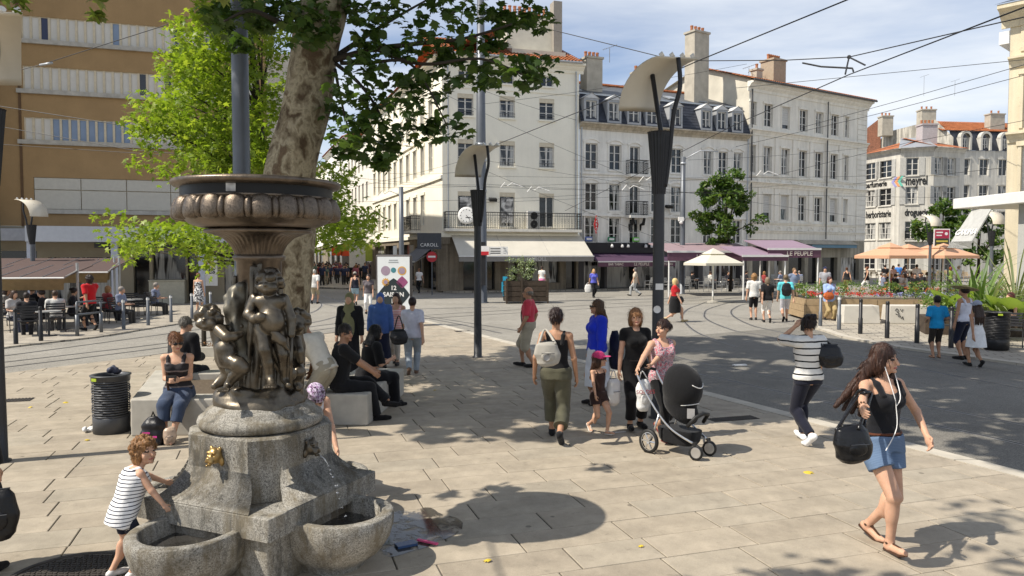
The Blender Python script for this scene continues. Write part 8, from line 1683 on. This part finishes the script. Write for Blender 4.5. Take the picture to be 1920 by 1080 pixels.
far('man in white shirt with a small shoulder bag and light shorts', 1747, 545, 1.74, -6, 'm', T((222,222,224)), B_((176,176,176),.45), ('short',(40,32,28)))
far('red haired woman in lime green top near the plants', 1781, 548, 1.64, -20, top=T((150,170,84),.4), bot=B_((90,80,70)), hair=('bob',(120,62,34)))
far('white haired man in white shirt near the plants', 1797, 545, 1.70, -30, 'm', T((220,220,218)), B_((150,150,150)), ('short',(170,160,146)))
far('boy in a bright blue shirt and dark shorts', 1755, 671, 1.46, 8, 'm', T((28,140,196),.55,hem=-.08), B_((50,44,38),.52), ('short',(26,20,18)), None, kid=.25, skin='m', shoes=('sandal',(40,34,30)), arms=((.2,.16,1.0),(-.2,.16,1.0)))
far('woman in white camisole with a wide sun hat', 1806, 674, 1.70, -18, top=T((206,208,220),0), bot=B_((30,34,52),.6), hair=('short',(40,26,22)), hat=dict(t='wide', c=(150,140,90)), skin='m', head=(-30,0))
far('girl in a white dress and grey cap with long hair', 1829, 688, 1.46, -4, kid=.35, dress=dict(c=(222,222,222), len=.5, fl=.25), hair=('long',(50,34,26),.36), hat=dict(t='cap', c=(150,156,170)), skin='m', walk='L', stride=.12)
seat = dict(pelvis=(0,0,.56), feet=((.09,.42,.085,0),(-.09,.44,.085,0)), arms=((.16,.34,.76),(-.16,.34,.76)), lean=6)
far('woman in black vest seated at the cafe table on the right', 1898, 640, 1.66, -90, top=T((24,20,22),0), bot=B_((30,28,30)), hair=('bob',(84,44,36)), z=.05, **seat)
far('dark haired boy seated behind the girl in white', 1842, 628, 1.5, 160, 'm', T((40,40,48)), B_((30,30,34)), ('short',(30,22,20)), z=.05, **seat)
# seated guests of the terraces and the crowd up the street: shared figures
SM = []
for i, (sx, tc_, bc, hr) in enumerate((('m',(30,30,34),(40,40,44),('short',(40,30,26))), ('f',(180,176,172),(50,54,70),('long',(60,42,32),.2)), ('m',(120,128,150),(60,58,56),('short',(140,132,124))), ('f',(150,60,60),(40,40,44),('bob',(150,108,66))), ('f',(40,38,44),(50,48,50),('bun',(40,28,24))), ('m',(200,198,192),(70,70,74),('short',(70,54,42))))):
    o, _ = person('tmp', V(0,0,-50), 1.7, 0, sx, top=T(tc_), bot=B_(bc), hair=hr, far=True, vox=.026, **seat); SM.append(o.data); bpy.data.objects.remove(o)
for i, (p, rz) in enumerate(SEATS):
    left = p.x < 0; o = link('person', SM[(i*5+i//3) % 6]); o.location = p-V(0,0,.10); o.rotation_euler = (0,0,rz); tag(o, 'guest seated on the shaded left terrace' if left else 'guest seated on the purple bar terrace', 'person', 'seated guests of the left terrace' if left else 'seated guests of the purple bar terrace')
SW = []
for i, (sx, tc_, bc, hr) in enumerate((('m',(120,40,44),(44,44,50),('short',(40,30,26))), ('f',(190,186,182),(60,70,96),('long',(60,42,32),.2)), ('m',(54,60,84),(50,48,46),('short',(60,48,40))), ('f',(160,90,100),(40,40,44),('bob',(150,108,66))), ('m',(30,30,34),(70,66,60),('short',(30,24,22))), ('f',(96,110,96),(150,140,120),('bun',(50,34,26))))):
    o, _ = person('tmp', V(0,0,-50), 1.7, 0, sx, top=T(tc_), bot=B_(bc), hair=hr, far=True, vox=.03, walk='R', stride=.16); SW.append(o.data); bpy.data.objects.remove(o)
r7 = random.Random(12)
for i in range(70):
    d = r7.uniform(56,92); px = r7.uniform(566,706)-(d-56)*.6; o = link('person', SW[i % 6]); o.location = V((px-960)/1400*d, d, 0); o.rotation_euler = (0,0,r7.choice((0,pi))+r7.uniform(-.4,.4)); o.scale = (1,1,r7.uniform(.92,1.06)); tag(o, 'pedestrian in the distant crowd up the shopping street', 'person', 'crowd in the shopping street')
for i in range(18):
    d = r7.uniform(44,50); px = r7.uniform(1640,1790); o = link('person', SM[i % 6]); o.location = V((px-960)/1400*d, d, -.1); o.rotation_euler = (0,0,r7.uniform(0,6)); tag(o, 'guest seated under the peach parasols', 'person', 'guests under the peach parasols')
bpy.context.view_layer.update()
